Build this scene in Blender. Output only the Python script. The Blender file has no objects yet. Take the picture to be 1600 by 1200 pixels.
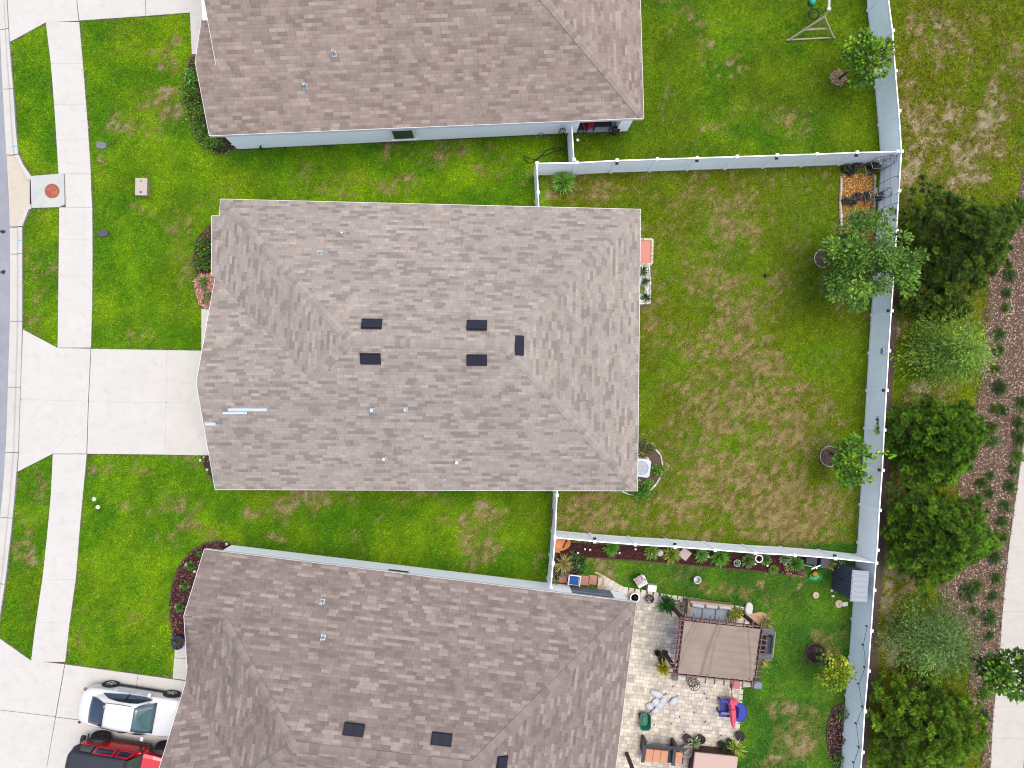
import bpy, math, random
import numpy as np
from mathutils import Vector, Matrix, Quaternion

# ------------------------------------------------------------------ camera, sky, sun, exposure
SC = bpy.context.scene
F_PX, CAM_H = 1150.0, 35.5                      # focal length in photo pixels (1600 wide), height above the lawn
NADIR = (766.0, 616.0)                          # the photo pixel straight below the drone
_dn = Vector(((NADIR[0] - 800) / F_PX, (600 - NADIR[1]) / F_PX, -1.0)).normalized()
ROT = _dn.rotation_difference(Vector((0, 0, -1)))
cam_d = bpy.data.cameras.new("camera")
cam_d.sensor_fit = 'HORIZONTAL'; cam_d.sensor_width = 36.0
cam_d.lens = F_PX / 1600 * 36.0
cam_d.clip_start = 0.5; cam_d.clip_end = 2000
cam = bpy.data.objects.new("camera", cam_d)
SC.collection.objects.link(cam)
cam.location = (0, 0, CAM_H); cam.rotation_mode = 'QUATERNION'; cam.rotation_quaternion = ROT
SC.camera = cam

SUN_ELEV, SUN_AZ = math.radians(78), math.radians(60)     # azimuth clockwise from +Y (the picture's up)
world = bpy.data.worlds.new("World"); SC.world = world; world.use_nodes = True
_wn = world.node_tree
_bg = _wn.nodes["Background"]
_sky = _wn.nodes.new("ShaderNodeTexSky"); _sky.sky_type = 'NISHITA'; _sky.sun_disc = False
_sky.sun_elevation = SUN_ELEV; _sky.sun_rotation = SUN_AZ
_sky.air_density = 0.8; _sky.dust_density = 3.6; _sky.ozone_density = 0.2
_wn.links.new(_sky.outputs[0], _bg.inputs[0]); _bg.inputs[1].default_value = 0.15
_sl = bpy.data.lights.new("sun", 'SUN'); _sl.energy = 0.8; _sl.angle = math.radians(40); _sl.color = (1.0, 0.93, 0.80)
sun = bpy.data.objects.new("sun", _sl); SC.collection.objects.link(sun)
_sd = Vector((math.sin(SUN_AZ) * math.cos(SUN_ELEV), math.cos(SUN_AZ) * math.cos(SUN_ELEV), math.sin(SUN_ELEV)))
sun.rotation_mode = 'QUATERNION'; sun.rotation_quaternion = _sd.to_track_quat('Z', 'Y')
sun.location = _sd * 60
SC.view_settings.view_transform = 'Standard'; SC.view_settings.look = 'None'
SC.view_settings.exposure = 1.42; SC.view_settings.gamma = 1.0
SC.cycles.filter_width = 1.1; SC.cycles.max_bounces = 6; SC.cycles.diffuse_bounces = 3; SC.cycles.transmission_bounces = 4; SC.cycles.transparent_max_bounces = 8

# ------------------------------------------------------------------ measuring: photo pixel at a height -> place in the world
_R = np.array(ROT.to_matrix())
def G(px, py, z=0.0):
    d = ROT @ Vector(((px - 800) / F_PX, (600 - py) / F_PX, -1.0))
    t = (z - CAM_H) / d.z
    return Vector((d.x * t, d.y * t, z))
def ray(px, py):
    return Vector((0, 0, CAM_H)), ROT @ Vector(((px - 800) / F_PX, (600 - py) / F_PX, -1.0))
def to_px(x, y, z=0.0):
    p = np.stack([np.asarray(x, float), np.asarray(y, float), np.zeros_like(x, float) + z - CAM_H], -1) @ _R
    return 800 + F_PX * p[..., 0] / -p[..., 2], 600 - F_PX * p[..., 1] / -p[..., 2]
def GL(pts, z=0.0):
    return [G(p[0], p[1], z) for p in pts]

# ------------------------------------------------------------------ numpy noise
def _hash(ix, iy, seed):
    h = (ix.astype(np.int64) * 374761393 + iy.astype(np.int64) * 668265263 + seed * 1442695041) & 0xffffffff
    h = ((h ^ (h >> 13)) * 1274126177) & 0xffffffff
    return ((h ^ (h >> 16)) & 0xffffff) / float(0xffffff)
def vnoise(x, y, seed=0):
    ix, iy = np.floor(x), np.floor(y); fx, fy = x - ix, y - iy
    fx = fx * fx * (3 - 2 * fx); fy = fy * fy * (3 - 2 * fy)
    a = _hash(ix, iy, seed); b = _hash(ix + 1, iy, seed); c = _hash(ix, iy + 1, seed); d = _hash(ix + 1, iy + 1, seed)
    return (a * (1 - fx) + b * fx) * (1 - fy) + (c * (1 - fx) + d * fx) * fy
def fbm(x, y, s, seed=0, oct=4):
    t = 0; a = 0.5; n = 0
    for k in range(oct):
        t = t + a * vnoise(x / s * 2 ** k + 17.3 * k, y / s * 2 ** k - 9.1 * k, seed + k); n += a; a *= 0.55
    return t / n
def pip(x, y, poly):
    ins = np.zeros(x.shape, bool); n = len(poly)
    for i in range(n):
        x0, y0 = poly[i][0], poly[i][1]; x1, y1 = poly[(i + 1) % n][0], poly[(i + 1) % n][1]
        if y0 == y1: continue
        c = ((y0 > y) != (y1 > y)) & (x < (x1 - x0) * (y - y0) / (y1 - y0) + x0)
        ins ^= c
    return ins
RNG = np.random.default_rng(7)
rnd = random.Random(11)

# ------------------------------------------------------------------ objects and their tags
def tag(o, label=None, cat=None, group=None, kind=None):
    if label: o['label'] = label
    if cat: o['category'] = cat
    if group: o['group'] = group
    if kind: o['kind'] = kind
    return o
def thing(name, label, cat, loc=(0, 0, 0), rz=0.0, group=None):
    o = bpy.data.objects.new(name, None); o.empty_display_size = 0.2
    SC.collection.objects.link(o); o.location = loc; o.rotation_euler = (0, 0, rz)
    return tag(o, label, cat, group)
def dup(root, loc=None, rz=None, label=None, group=None, scale=None):
    r = root.copy(); SC.collection.objects.link(r)
    if loc is not None: r.location = loc
    if rz is not None: r.rotation_euler = (0, 0, rz)
    if scale is not None: r.scale = (scale,) * 3 if not hasattr(scale, '__len__') else scale
    if label: r['label'] = label
    if group: r['group'] = group
    for ch in list(root.children):
        c = ch.copy(); SC.collection.objects.link(c); c.parent = r
        for g in list(ch.children):
            d = g.copy(); SC.collection.objects.link(d); d.parent = c
    return r

class MB:
    def __init__(self): self.v = []; self.f = []; self.mi = []; self.uv = []; self.col = []; self.hasuv = False; self.hascol = False
    def add(self, vs, fs, m=0, col=None, uvs=None):
        b = len(self.v); self.v += [tuple(p) for p in vs]
        for k, f in enumerate(fs):
            self.f.append(tuple(b + i for i in f)); self.mi.append(m)
            self.col.append(col); self.uv.append(uvs[k] if uvs else None)
        if col is not None: self.hascol = True
        if uvs: self.hasuv = True
        return self
    def box(self, c, s, rz=0.0, m=0, col=None, mat=None):
        x, y, z = s[0] / 2, s[1] / 2, s[2] / 2
        vs = [Vector(p) for p in ((-x, -y, -z), (x, -y, -z), (x, y, -z), (-x, y, -z), (-x, -y, z), (x, -y, z), (x, y, z), (-x, y, z))]
        R = mat if mat is not None else Matrix.Rotation(rz, 3, 'Z')
        vs = [R @ p + Vector(c) for p in vs]
        return self.add(vs, [(3, 2, 1, 0), (4, 5, 6, 7), (0, 1, 5, 4), (1, 2, 6, 5), (2, 3, 7, 6), (3, 0, 4, 7)], m, col)
    def bar(self, a, b, w, h, m=0, col=None):                 # a straight square bar from a to b
        a, b = Vector(a), Vector(b); d = b - a; L = d.length
        if L < 1e-6: return self
        x = d / L; up = Vector((0, 0, 1)) if abs(x.z) < .95 else Vector((0, 1, 0))
        y = up.cross(x).normalized(); z = x.cross(y)
        R = Matrix((x, y, z)).transposed()
        return self.box((a + b) / 2, (L, w, h), mat=R, m=m, col=col)
    def prism(self, poly, z0, z1, m=0, col=None):
        n = len(poly); P = [(p[0], p[1]) for p in poly]
        ar = sum(P[i][0] * P[(i + 1) % n][1] - P[(i + 1) % n][0] * P[i][1] for i in range(n))
        if ar < 0: P = P[::-1]
        vs = [(p[0], p[1], z0) for p in P] + [(p[0], p[1], z1) for p in P]
        fs = [tuple(range(n - 1, -1, -1)), tuple(range(n, 2 * n))] + [(i, (i + 1) % n, n + (i + 1) % n, n + i) for i in range(n)]
        return self.add(vs, fs, m, col)
    def tube(self, pts, r, n=8, m=0, col=None, cap=True):
        pts = [Vector(p) for p in pts]; k = len(pts)
        rs = list(r) if hasattr(r, '__len__') else [r] * k
        vs = []; prev = None
        for i, p in enumerate(pts):
            t = (pts[min(i + 1, k - 1)] - pts[max(i - 1, 0)])
            t = t.normalized() if t.length > 1e-9 else Vector((0, 0, 1))
            if prev is None:
                a = Vector((0, 0, 1)) if abs(t.z) < .9 else Vector((1, 0, 0)); u = t.cross(a).normalized()
            else:
                u = (prev - t * prev.dot(t)); u = u.normalized() if u.length > 1e-6 else t.orthogonal().normalized()
            prev = u; w = t.cross(u)
            for j in range(n):
                a = 2 * math.pi * j / n; vs.append(p + (u * math.cos(a) + w * math.sin(a)) * rs[i])
        fs = [(i * n + j, i * n + (j + 1) % n, (i + 1) * n + (j + 1) % n, (i + 1) * n + j) for i in range(k - 1) for j in range(n)]
        if cap: fs += [tuple(range(n - 1, -1, -1)), tuple(range((k - 1) * n, k * n))]
        return self.add(vs, fs, m, col)
    def lathe(self, prof, c=(0, 0, 0), n=24, m=0, col=None, mat=None, cap=True):
        vs = []; k = len(prof)
        for r, z in prof:
            for j in range(n):
                a = 2 * math.pi * j / n; p = Vector((r * math.cos(a), r * math.sin(a), z))
                if mat is not None: p = mat @ p
                vs.append(p + Vector(c))
        fs = [(i * n + j, i * n + (j + 1) % n, (i + 1) * n + (j + 1) % n, (i + 1) * n + j) for i in range(k - 1) for j in range(n)]
        if cap and prof[0][0] > 1e-5: fs.append(tuple(range(n - 1, -1, -1)))
        if cap and prof[-1][0] > 1e-5: fs.append(tuple(range((k - 1) * n, k * n)))
        return self.add(vs, fs, m, col)
    def grid(self, rows, m=0, col=None, closed=False):
        nr, nc = len(rows), len(rows[0]); vs = [p for r in rows for p in r]
        fs = [(i * nc + j, i * nc + (j + 1) % nc, (i + 1) * nc + (j + 1) % nc, (i + 1) * nc + j)
              for i in range(nr - 1) for j in range(nc if closed else nc - 1)]
        return self.add(vs, fs, m, col)
    def build(self, name, mats, parent=None, world=False, smooth=False, bevel=0.0, sub=0, kind=None, solid=0.0, seg=2):
        me = bpy.data.meshes.new(name)
        vs = self.v
        if world and parent is not None:
            o = Vector(parent.location)
            if parent.parent is not None: o = o + Vector(parent.parent.location)
            vs = [(p[0] - o.x, p[1] - o.y, p[2] - o.z) for p in vs]
        me.from_pydata(vs, [], self.f)
        for mm in (mats if isinstance(mats, (list, tuple)) else [mats]): me.materials.append(mm)
        if len(me.polygons) == len(self.mi):
            me.polygons.foreach_set('material_index', self.mi)
            if self.hasuv:
                L = me.uv_layers.new(name='UVMap')
                for p in me.polygons:
                    u = self.uv[p.index]
                    if u:
                        for k, li in enumerate(p.loop_indices): L.data[li].uv = u[k]
            if self.hascol:
                A = me.color_attributes.new('Col', 'FLOAT_COLOR', 'CORNER')
                for p in me.polygons:
                    c = self.col[p.index] or (1, 1, 1)
                    for li in p.loop_indices: A.data[li].color = (c[0], c[1], c[2], 1)
        me.validate(clean_customdata=False)
        if smooth:
            me.polygons.foreach_set('use_smooth', [True] * len(me.polygons))
        me.update()
        ob = bpy.data.objects.new(name, me); SC.collection.objects.link(ob)
        if parent is not None: ob.parent = parent
        if solid: md = ob.modifiers.new('solid', 'SOLIDIFY'); md.thickness = solid; md.offset = 0
        if bevel:
            md = ob.modifiers.new('bevel', 'BEVEL'); md.width = bevel; md.segments = seg; md.limit_method = 'ANGLE'; md.angle_limit = math.radians(40)
        if sub: md = ob.modifiers.new('sub', 'SUBSURF'); md.levels = sub; md.render_levels = sub
        if kind: ob['kind'] = kind
        return ob

def leaves(name, base, d, L, W, col, mat, parent=None, kind=None, up=None, world=False, mid=0.5):
    """many leaf blades in one mesh: each a kite from base along d"""
    base = np.asarray(base, float); d = np.asarray(d, float); n = len(base)
    if world and parent is not None:
        base = base - np.array(parent.location)
    d = d / (np.linalg.norm(d, axis=1, keepdims=True) + 1e-9)
    L = np.broadcast_to(np.asarray(L, float), (n,))[:, None]; W = np.broadcast_to(np.asarray(W, float), (n,))[:, None]
    if up is None: up = RNG.normal(size=(n, 3))
    s = np.cross(d, up); s = s / (np.linalg.norm(s, axis=1, keepdims=True) + 1e-9) * W / 2
    droop = np.array([0, 0, -1.0]) * L * 0.06
    v = np.stack([base, base + d * L * mid + s, base + d * L + droop, base + d * L * mid - s], 1).reshape(-1, 3)
    me = bpy.data.meshes.new(name)
    me.vertices.add(4 * n); me.vertices.foreach_set('co', v.astype(np.float32).ravel())
    me.loops.add(4 * n); me.loops.foreach_set('vertex_index', np.arange(4 * n, dtype=np.int32))
    me.polygons.add(n); me.polygons.foreach_set('loop_start', np.arange(0, 4 * n, 4, dtype=np.int32))
    me.polygons.foreach_set('loop_total', np.full(n, 4, np.int32))
    A = me.color_attributes.new('Col', 'FLOAT_COLOR', 'POINT')
    c = np.concatenate([np.repeat(np.asarray(col, float) * .86, 4, 0), np.ones((4 * n, 1))], 1)
    A.data.foreach_set('color', c.astype(np.float32).ravel())
    me.materials.append(mat); me.update(calc_edges=True)
    ob = bpy.data.objects.new(name, me); SC.collection.objects.link(ob)
    if parent is not None: ob.parent = parent
    if kind: ob['kind'] = kind
    return ob

# ------------------------------------------------------------------ materials
def srgb(r, g, b):
    return tuple(((c / 255) / 12.92 if c / 255 <= .04045 else ((c / 255 + .055) / 1.055) ** 2.4) for c in (r, g, b))
class NT:
    def __init__(self, name):
        self.m = bpy.data.materials.new(name); self.m.use_nodes = True; self.t = self.m.node_tree
        self.b = self.t.nodes['Principled BSDF']; self.out = self.t.nodes['Material Output']
    def n(self, typ, **kw):
        x = self.t.nodes.new(typ)
        for k, v in kw.items(): setattr(x, k, v)
        return x
    def lk(self, a, b): self.t.links.new(a, b)
    def put(self, sock, v):
        if hasattr(v, 'is_output') or hasattr(v, 'links'): self.lk(v, sock)
        else: sock.default_value = v
    def math(self, op, a, b=0.0, c=None):
        x = self.n('ShaderNodeMath', operation=op); self.put(x.inputs[0], a); self.put(x.inputs[1], b)
        if c is not None: self.put(x.inputs[2], c)
        return x.outputs[0]
    def mix(self, f, a, b, mode='MIX'):
        x = self.n('ShaderNodeMix', data_type='RGBA', blend_type=mode)
        self.put(x.inputs[0], f)
        for s, v in ((x.inputs[6], a), (x.inputs[7], b)):
            if hasattr(v, 'links'): self.lk(v, s)
            else: s.default_value = (v[0], v[1], v[2], 1)
        return x.outputs[2]
    def coord(self, k='Object'): return self.n('ShaderNodeTexCoord').outputs[k]
    def noise(self, scale, detail=4, rough=.55, vec=None, dim='3D'):
        x = self.n('ShaderNodeTexNoise'); x.inputs['Scale'].default_value = scale; x.inputs['Detail'].default_value = detail
        x.inputs['Roughness'].default_value = rough
        self.lk(vec if vec is not None else self.coord(), x.inputs['Vector']); return x.outputs['Fac']
    def ramp(self, f, stops, interp='LINEAR'):
        x = self.n('ShaderNodeValToRGB'); self.lk(f, x.inputs[0]); r = x.color_ramp; r.interpolation = interp
        while len(r.elements) < len(stops): r.elements.new(0.5)
        for e, (p, c) in zip(r.elements, stops):
            e.position = p; e.color = (c[0], c[1], c[2], 1) if hasattr(c, '__len__') else (c, c, c, 1)
        return x.outputs[0]
    def bump(self, h, strength=.3, dist=.02):
        x = self.n('ShaderNodeBump'); x.inputs['Strength'].default_value = strength; x.inputs['Distance'].default_value = dist
        self.lk(h, x.inputs['Height']); self.lk(x.outputs[0], self.b.inputs['Normal'])
    def done(self, col, rough=.6, metal=0.0, spec=.3):
        if hasattr(col, 'links'): self.lk(col, self.b.inputs['Base Color'])
        else: self.b.inputs['Base Color'].default_value = (col[0], col[1], col[2], 1)
        self.put(self.b.inputs['Roughness'], rough); self.b.inputs['Metallic'].default_value = metal
        self.b.inputs['Specular IOR Level'].default_value = spec
        return self.m
_MC = {}
KEEP = {'white_vinyl', 'vinyl_trim', 'white_stucco', 'white_fascia', 'white_soffit', 'ridge_shingle', 'ridge_shingle_pink', 'ridge_shingle_brown', 'bare_underlay', 'galvanised_metal', 'alloy_rim', 'black_plastic'}
def pm(name, col, rough=.6, metal=0.0, ns=6.0, na=.12, bump=0.0, vcol=False, spec=.3, coat=0.0):
    if name in _MC: return _MC[name]
    if name not in KEEP: col = tuple(v * .60 for v in col)
    t = NT(name); f = t.noise(ns, 5, .6)
    k = t.math('MULTIPLY_ADD', f, 2 * na, 1 - na)
    k3 = t.n('ShaderNodeCombineXYZ'); [t.lk(k, k3.inputs[i]) for i in range(3)]
    c = t.mix(1.0, col, k3.outputs[0], 'MULTIPLY')
    if vcol:
        a = t.n('ShaderNodeAttribute'); a.attribute_name = 'Col'; c = t.mix(1.0, c, a.outputs['Color'], 'MULTIPLY')
    if bump: t.bump(f, bump, .01)
    m = t.done(c, rough, metal, spec)
    if coat: t.b.inputs['Coat Weight'].default_value = coat; t.b.inputs['Coat Roughness'].default_value = .05
    _MC[name] = m; return m
def foliage_mat(name, rough=.55, trans=.25):
    if name in _MC: return _MC[name]
    t = NT(name); a = t.n('ShaderNodeAttribute'); a.attribute_name = 'Col'
    m = t.done(a.outputs['Color'], rough, 0, .25)
    if trans:
        tr = t.n('ShaderNodeBsdfTranslucent'); c2 = t.mix(1.0, a.outputs['Color'], (1.15, 1.25, .6), 'MULTIPLY'); t.lk(c2, tr.inputs[0])
        mx = t.n('ShaderNodeMixShader'); mx.inputs[0].default_value = trans
        t.lk(t.b.outputs[0], mx.inputs[1]); t.lk(tr.outputs[0], mx.inputs[2]); t.lk(mx.outputs[0], t.out.inputs[0])
    _MC[name] = m; return m

def shingle(name, dark, mid, light, course=.145, tabw=.37, runw=.40, lo=.2, hi=.86):
    dark, mid, light = [tuple(v * q for v, q in zip(c, (.765, .755, .71))) for c in (dark, mid, light)]
    t = NT(name); uv = t.n('ShaderNodeUVMap'); uv.uv_map = 'UVMap'
    sp = t.n('ShaderNodeSeparateXYZ'); t.lk(uv.outputs[0], sp.inputs[0]); u, v = sp.outputs[0], sp.outputs[1]
    vr = t.math('DIVIDE', v, course); row = t.math('FLOOR', vr); fr = t.math('FRACT', vr)
    w1 = t.n('ShaderNodeTexWhiteNoise', noise_dimensions='1D'); t.lk(row, w1.inputs['W']); wr = w1.outputs['Value']
    tu = t.math('MULTIPLY_ADD', wr, 7.37, t.math('DIVIDE', u, tabw)); tab = t.math('FLOOR', tu); ft = t.math('FRACT', tu)
    ru = t.math('MULTIPLY_ADD', wr, 5.11, t.math('DIVIDE', u, runw)); run = t.math('FLOOR', ru)
    def wn(a, b):
        c = t.n('ShaderNodeCombineXYZ'); t.lk(a, c.inputs[0]); t.lk(b, c.inputs[1])
        w = t.n('ShaderNodeTexWhiteNoise', noise_dimensions='2D'); t.lk(c.outputs[0], w.inputs['Vector']); return w.outputs
    r1 = wn(tab, row); r2 = wn(run, t.math('ADD', row, .5))
    base = t.ramp(r2['Value'], [(0, dark), (lo, dark), (lo + .1, mid), (hi - .06, mid), (hi + .02, light), (1, light)])
    k = t.math('MULTIPLY_ADD', r1['Value'], .20, .90)
    big = t.noise(.35, 3, .6); k = t.math('MULTIPLY', k, t.math('MULTIPLY_ADD', big, .3, .85))
    gr = t.noise(38, 3, .7); k = t.math('MULTIPLY', k, t.math('MULTIPLY_ADD', gr, .24, .88))
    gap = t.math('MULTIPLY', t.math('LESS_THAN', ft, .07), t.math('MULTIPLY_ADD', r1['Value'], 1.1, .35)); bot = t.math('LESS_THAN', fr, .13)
    k = t.math('MULTIPLY', k, t.math('MULTIPLY_ADD', gap, -.2, 1.0)); k = t.math('MULTIPLY', k, t.math('MULTIPLY_ADD', bot, -.10, 1.0))  # bot paints the shadow line of each shingle course; gap is tab cutouts
    k3 = t.n('ShaderNodeCombineXYZ'); [t.lk(k, k3.inputs[i]) for i in range(3)]
    c = t.mix(1.0, base, k3.outputs[0], 'MULTIPLY')
    tint = t.mix(t.math('MULTIPLY', r1['Value'], .5), c, t.mix(1.0, c, (1.06, .97, .93), 'MULTIPLY'))
    h = t.math('SUBTRACT', t.math('MULTIPLY', fr, -.6), t.math('MAXIMUM', gap, bot)); t.bump(t.math('ADD', h, t.math('MULTIPLY', gr, .5)), .35, .012)
    return t.done(tint, .9, 0, .15)
# ------------------------------------------------------------------ outlines on the ground, as photo pixels
def itp(tab, y): return float(np.interp(y, [t[1] for t in tab], [t[0] for t in tab]))
ROAD_E = [(-3, -60), (-1, 0), (.5, 60), (3, 117), (9, 225), (10, 242), (12, 300), (15.5, 362), (16, 425), (15.5, 500), (12.5, 600), (10, 682), (5, 760), (0, 812), (-9, 912), (-15, 972), (-30, 1100), (-52, 1260)]
CURB_E = [(9, -60), (12, 0), (16, 67), (22, 140), (26, 200), (30, 242), (36, 355), (36, 450), (36, 515), (35, 550), (33.5, 600), (30, 707), (27, 740), (24, 780), (19.5, 825), (11, 900), (0, 972), (-8, 1030), (-18, 1100), (-44, 1260)]
WALK_W = [(72, 36), (80, 100), (86, 175), (92, 272), (93, 325), (92, 425), (90.5, 543), (86, 640), (83, 709), (80, 775), (74, 837), (67.5, 900), (58, 962), (49, 1031)]
WALK_E = [(124, 33), (130, 100), (137, 188), (142, 262), (143, 300), (144.5, 325), (145, 400), (144.5, 475), (142.5, 544), (139, 640), (136, 709), (131, 762), (125, 825), (119.5, 900), (110, 967), (102, 1037)]
EWALK_W = [(1622, 520), (1600, 680), (1590, 755), (1575, 860), (1566, 955), (1560, 1040), (1551, 1120), (1547, 1200), (1540, 1290)]
MULCH = [(1612, 200), (1600, 262), (1586, 330), (1570, 395), (1546, 432), (1537, 520), (1530, 600), (1522, 650), (1500, 700), (1498, 760), (1492, 830), (1490, 900), (1466, 918), (1480, 960), (1520, 1010), (1515, 1060), (1508, 1100), (1530, 1140), (1535, 1200), (1520, 1290),
         (1540, 1290), (1547, 1200), (1551, 1120), (1560, 1040), (1566, 955), (1575, 860), (1590, 755), (1600, 680), (1640, 420), (1660, 200)]
DRIVE_A = [(36.5, 514.5), (90.5, 543.2), (143, 544.5), (316, 548), (420, 550), (420, 713), (316, 711), (136, 709), (83, 709), (27.5, 737.5), (33.5, 600)]
DRIVE_B = [(12, 0), (16, 67), (72, 36), (124, 33), (297, 20), (420, 12), (420, -160), (5, -160)]
DRIVE_C = [(0, 997), (49, 1031), (102, 1037), (270, 1060), (420, 1082), (400, 1300), (-60, 1300), (-8, 1030)]
PATH_A = [(315, 483), (345, 483), (345, 549), (315, 548)]
PATH_B = [(297, 20), (330, 18), (330, 85), (300, 85)]
PATH_C = [(275, 998), (310, 1000), (310, 1066), (270, 1060)]
PATIO = [(935, 900), (972, 921), (1010, 927), (1040, 933), (1085, 939), (1130, 946), (1176, 957), (1186, 1000), (1180, 1072), (1158, 1074), (1153, 1130), (1147, 1200), (1140, 1290), (900, 1290)]
INLET = [(12, 242), (30, 242), (50, 275), (101, 272), (103, 321), (50, 326), (36, 355), (15, 355)]
BED_RED = [(865, 846), (1000, 853), (1120, 861), (1258, 871), (1256, 898), (1130, 886), (1000, 875), (908, 869), (906, 896), (892, 900), (870, 912), (862, 912)]
BED_FRONT = [(358, 847), (340, 845), (318, 850), (296, 864), (280, 885), (269, 915), (265, 945), (268, 975), (272, 999), (310, 1000), (330, 900), (372, 857)]
BED_GOLD = [(1314, 272), (1366, 272), (1366, 372), (1312, 372)]
BED_AC = [(985, 688), (1010, 690), (1024, 702), (1034, 715), (1035, 730), (1032, 745), (1022, 760), (1010, 768), (995, 772), (975, 768), (970, 700)]
BED_GRAVEL = [(335, 425), (312, 428), (302, 440), (306, 455), (312, 478), (322, 484), (345, 484), (350, 430)]
BED_HEDGE = [(298, 86), (290, 110), (287, 150), (292, 180), (305, 210), (322, 232), (345, 243), (366, 236), (380, 225), (360, 90)]
BED_BUSH = [(345, 350), (325, 352), (306, 372), (300, 410), (308, 432), (345, 432)]
BED_CORNER = [(350, 711), (313, 712), (318, 728), (330, 748), (350, 752)]
BED_OVAL = [(1318, 1098), (1304, 1104), (1294, 1125), (1291, 1150), (1296, 1178), (1306, 1195), (1322, 1205), (1320, 1150)]
PAD_PINK = [(985, 373), (1019, 373), (1018, 413), (985, 413)]
BED_WHITE = [(985, 413), (1014, 413), (1015, 475), (985, 475)]
def circ(cx, cy, r, n=14, k=1.0): return [(cx + r * math.cos(a * 2 * math.pi / n), cy + k * r * math.sin(a * 2 * math.pi / n)) for a in range(n)]
RINGS = [circ(1309, 122, 13), circ(1286, 404, 14), circ(1297, 713, 15), circ(1274, 1020, 16)]
FOOT = [[(352, 324), (978, 339), (974, 752), (346, 750)], [(371, 233), (980, 205), (970, -300), (340, -300)], [(362, 852), (972, 928), (930, 1300), (280, 1300), (310, 1000)]]
HARD = [[(-400, -400)] + [(itp(CURB_E, y), y) for y in range(-60, 1261, 20)] + [(-400, 1400)],
        WALK_W + WALK_E[::-1], DRIVE_A, DRIVE_B, DRIVE_C, PATH_A, PATH_B, PATH_C, PATIO, INLET,
        EWALK_W + [(1720, 1290), (1720, 520)], PAD_PINK] + FOOT
BED_SOIL_SHADE = [(1398, 440), (1394, 485), (1390, 548), (1386.5, 610), (1380, 735), (1372, 860), (1367, 922), (1362, 986), (1358, 1049), (1352, 1112), (1344, 1240), (1350, 1240), (1361, 1112), (1370, 1049), (1370, 986), (1378, 922), (1381, 860), (1391, 735), (1394, 610), (1400, 548), (1402, 485), (1408, 440)]
SOILS = [BED_SOIL_SHADE, BED_RED, BED_FRONT, BED_GOLD, BED_AC, BED_GRAVEL, BED_HEDGE, BED_BUSH, BED_CORNER, BED_OVAL, BED_WHITE, MULCH] + RINGS
def mask(px, py, polys):
    m = np.zeros(px.shape, bool)
    for q in polys: m |= pip(px, py, q)
    return m
FENCE_BASE_X = lambda py: np.interp(py, [-200, 0, 237, 480, 880, 1200, 1400], [1330, 1357, 1372, 1362, 1337, 1306, 1290])

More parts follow.
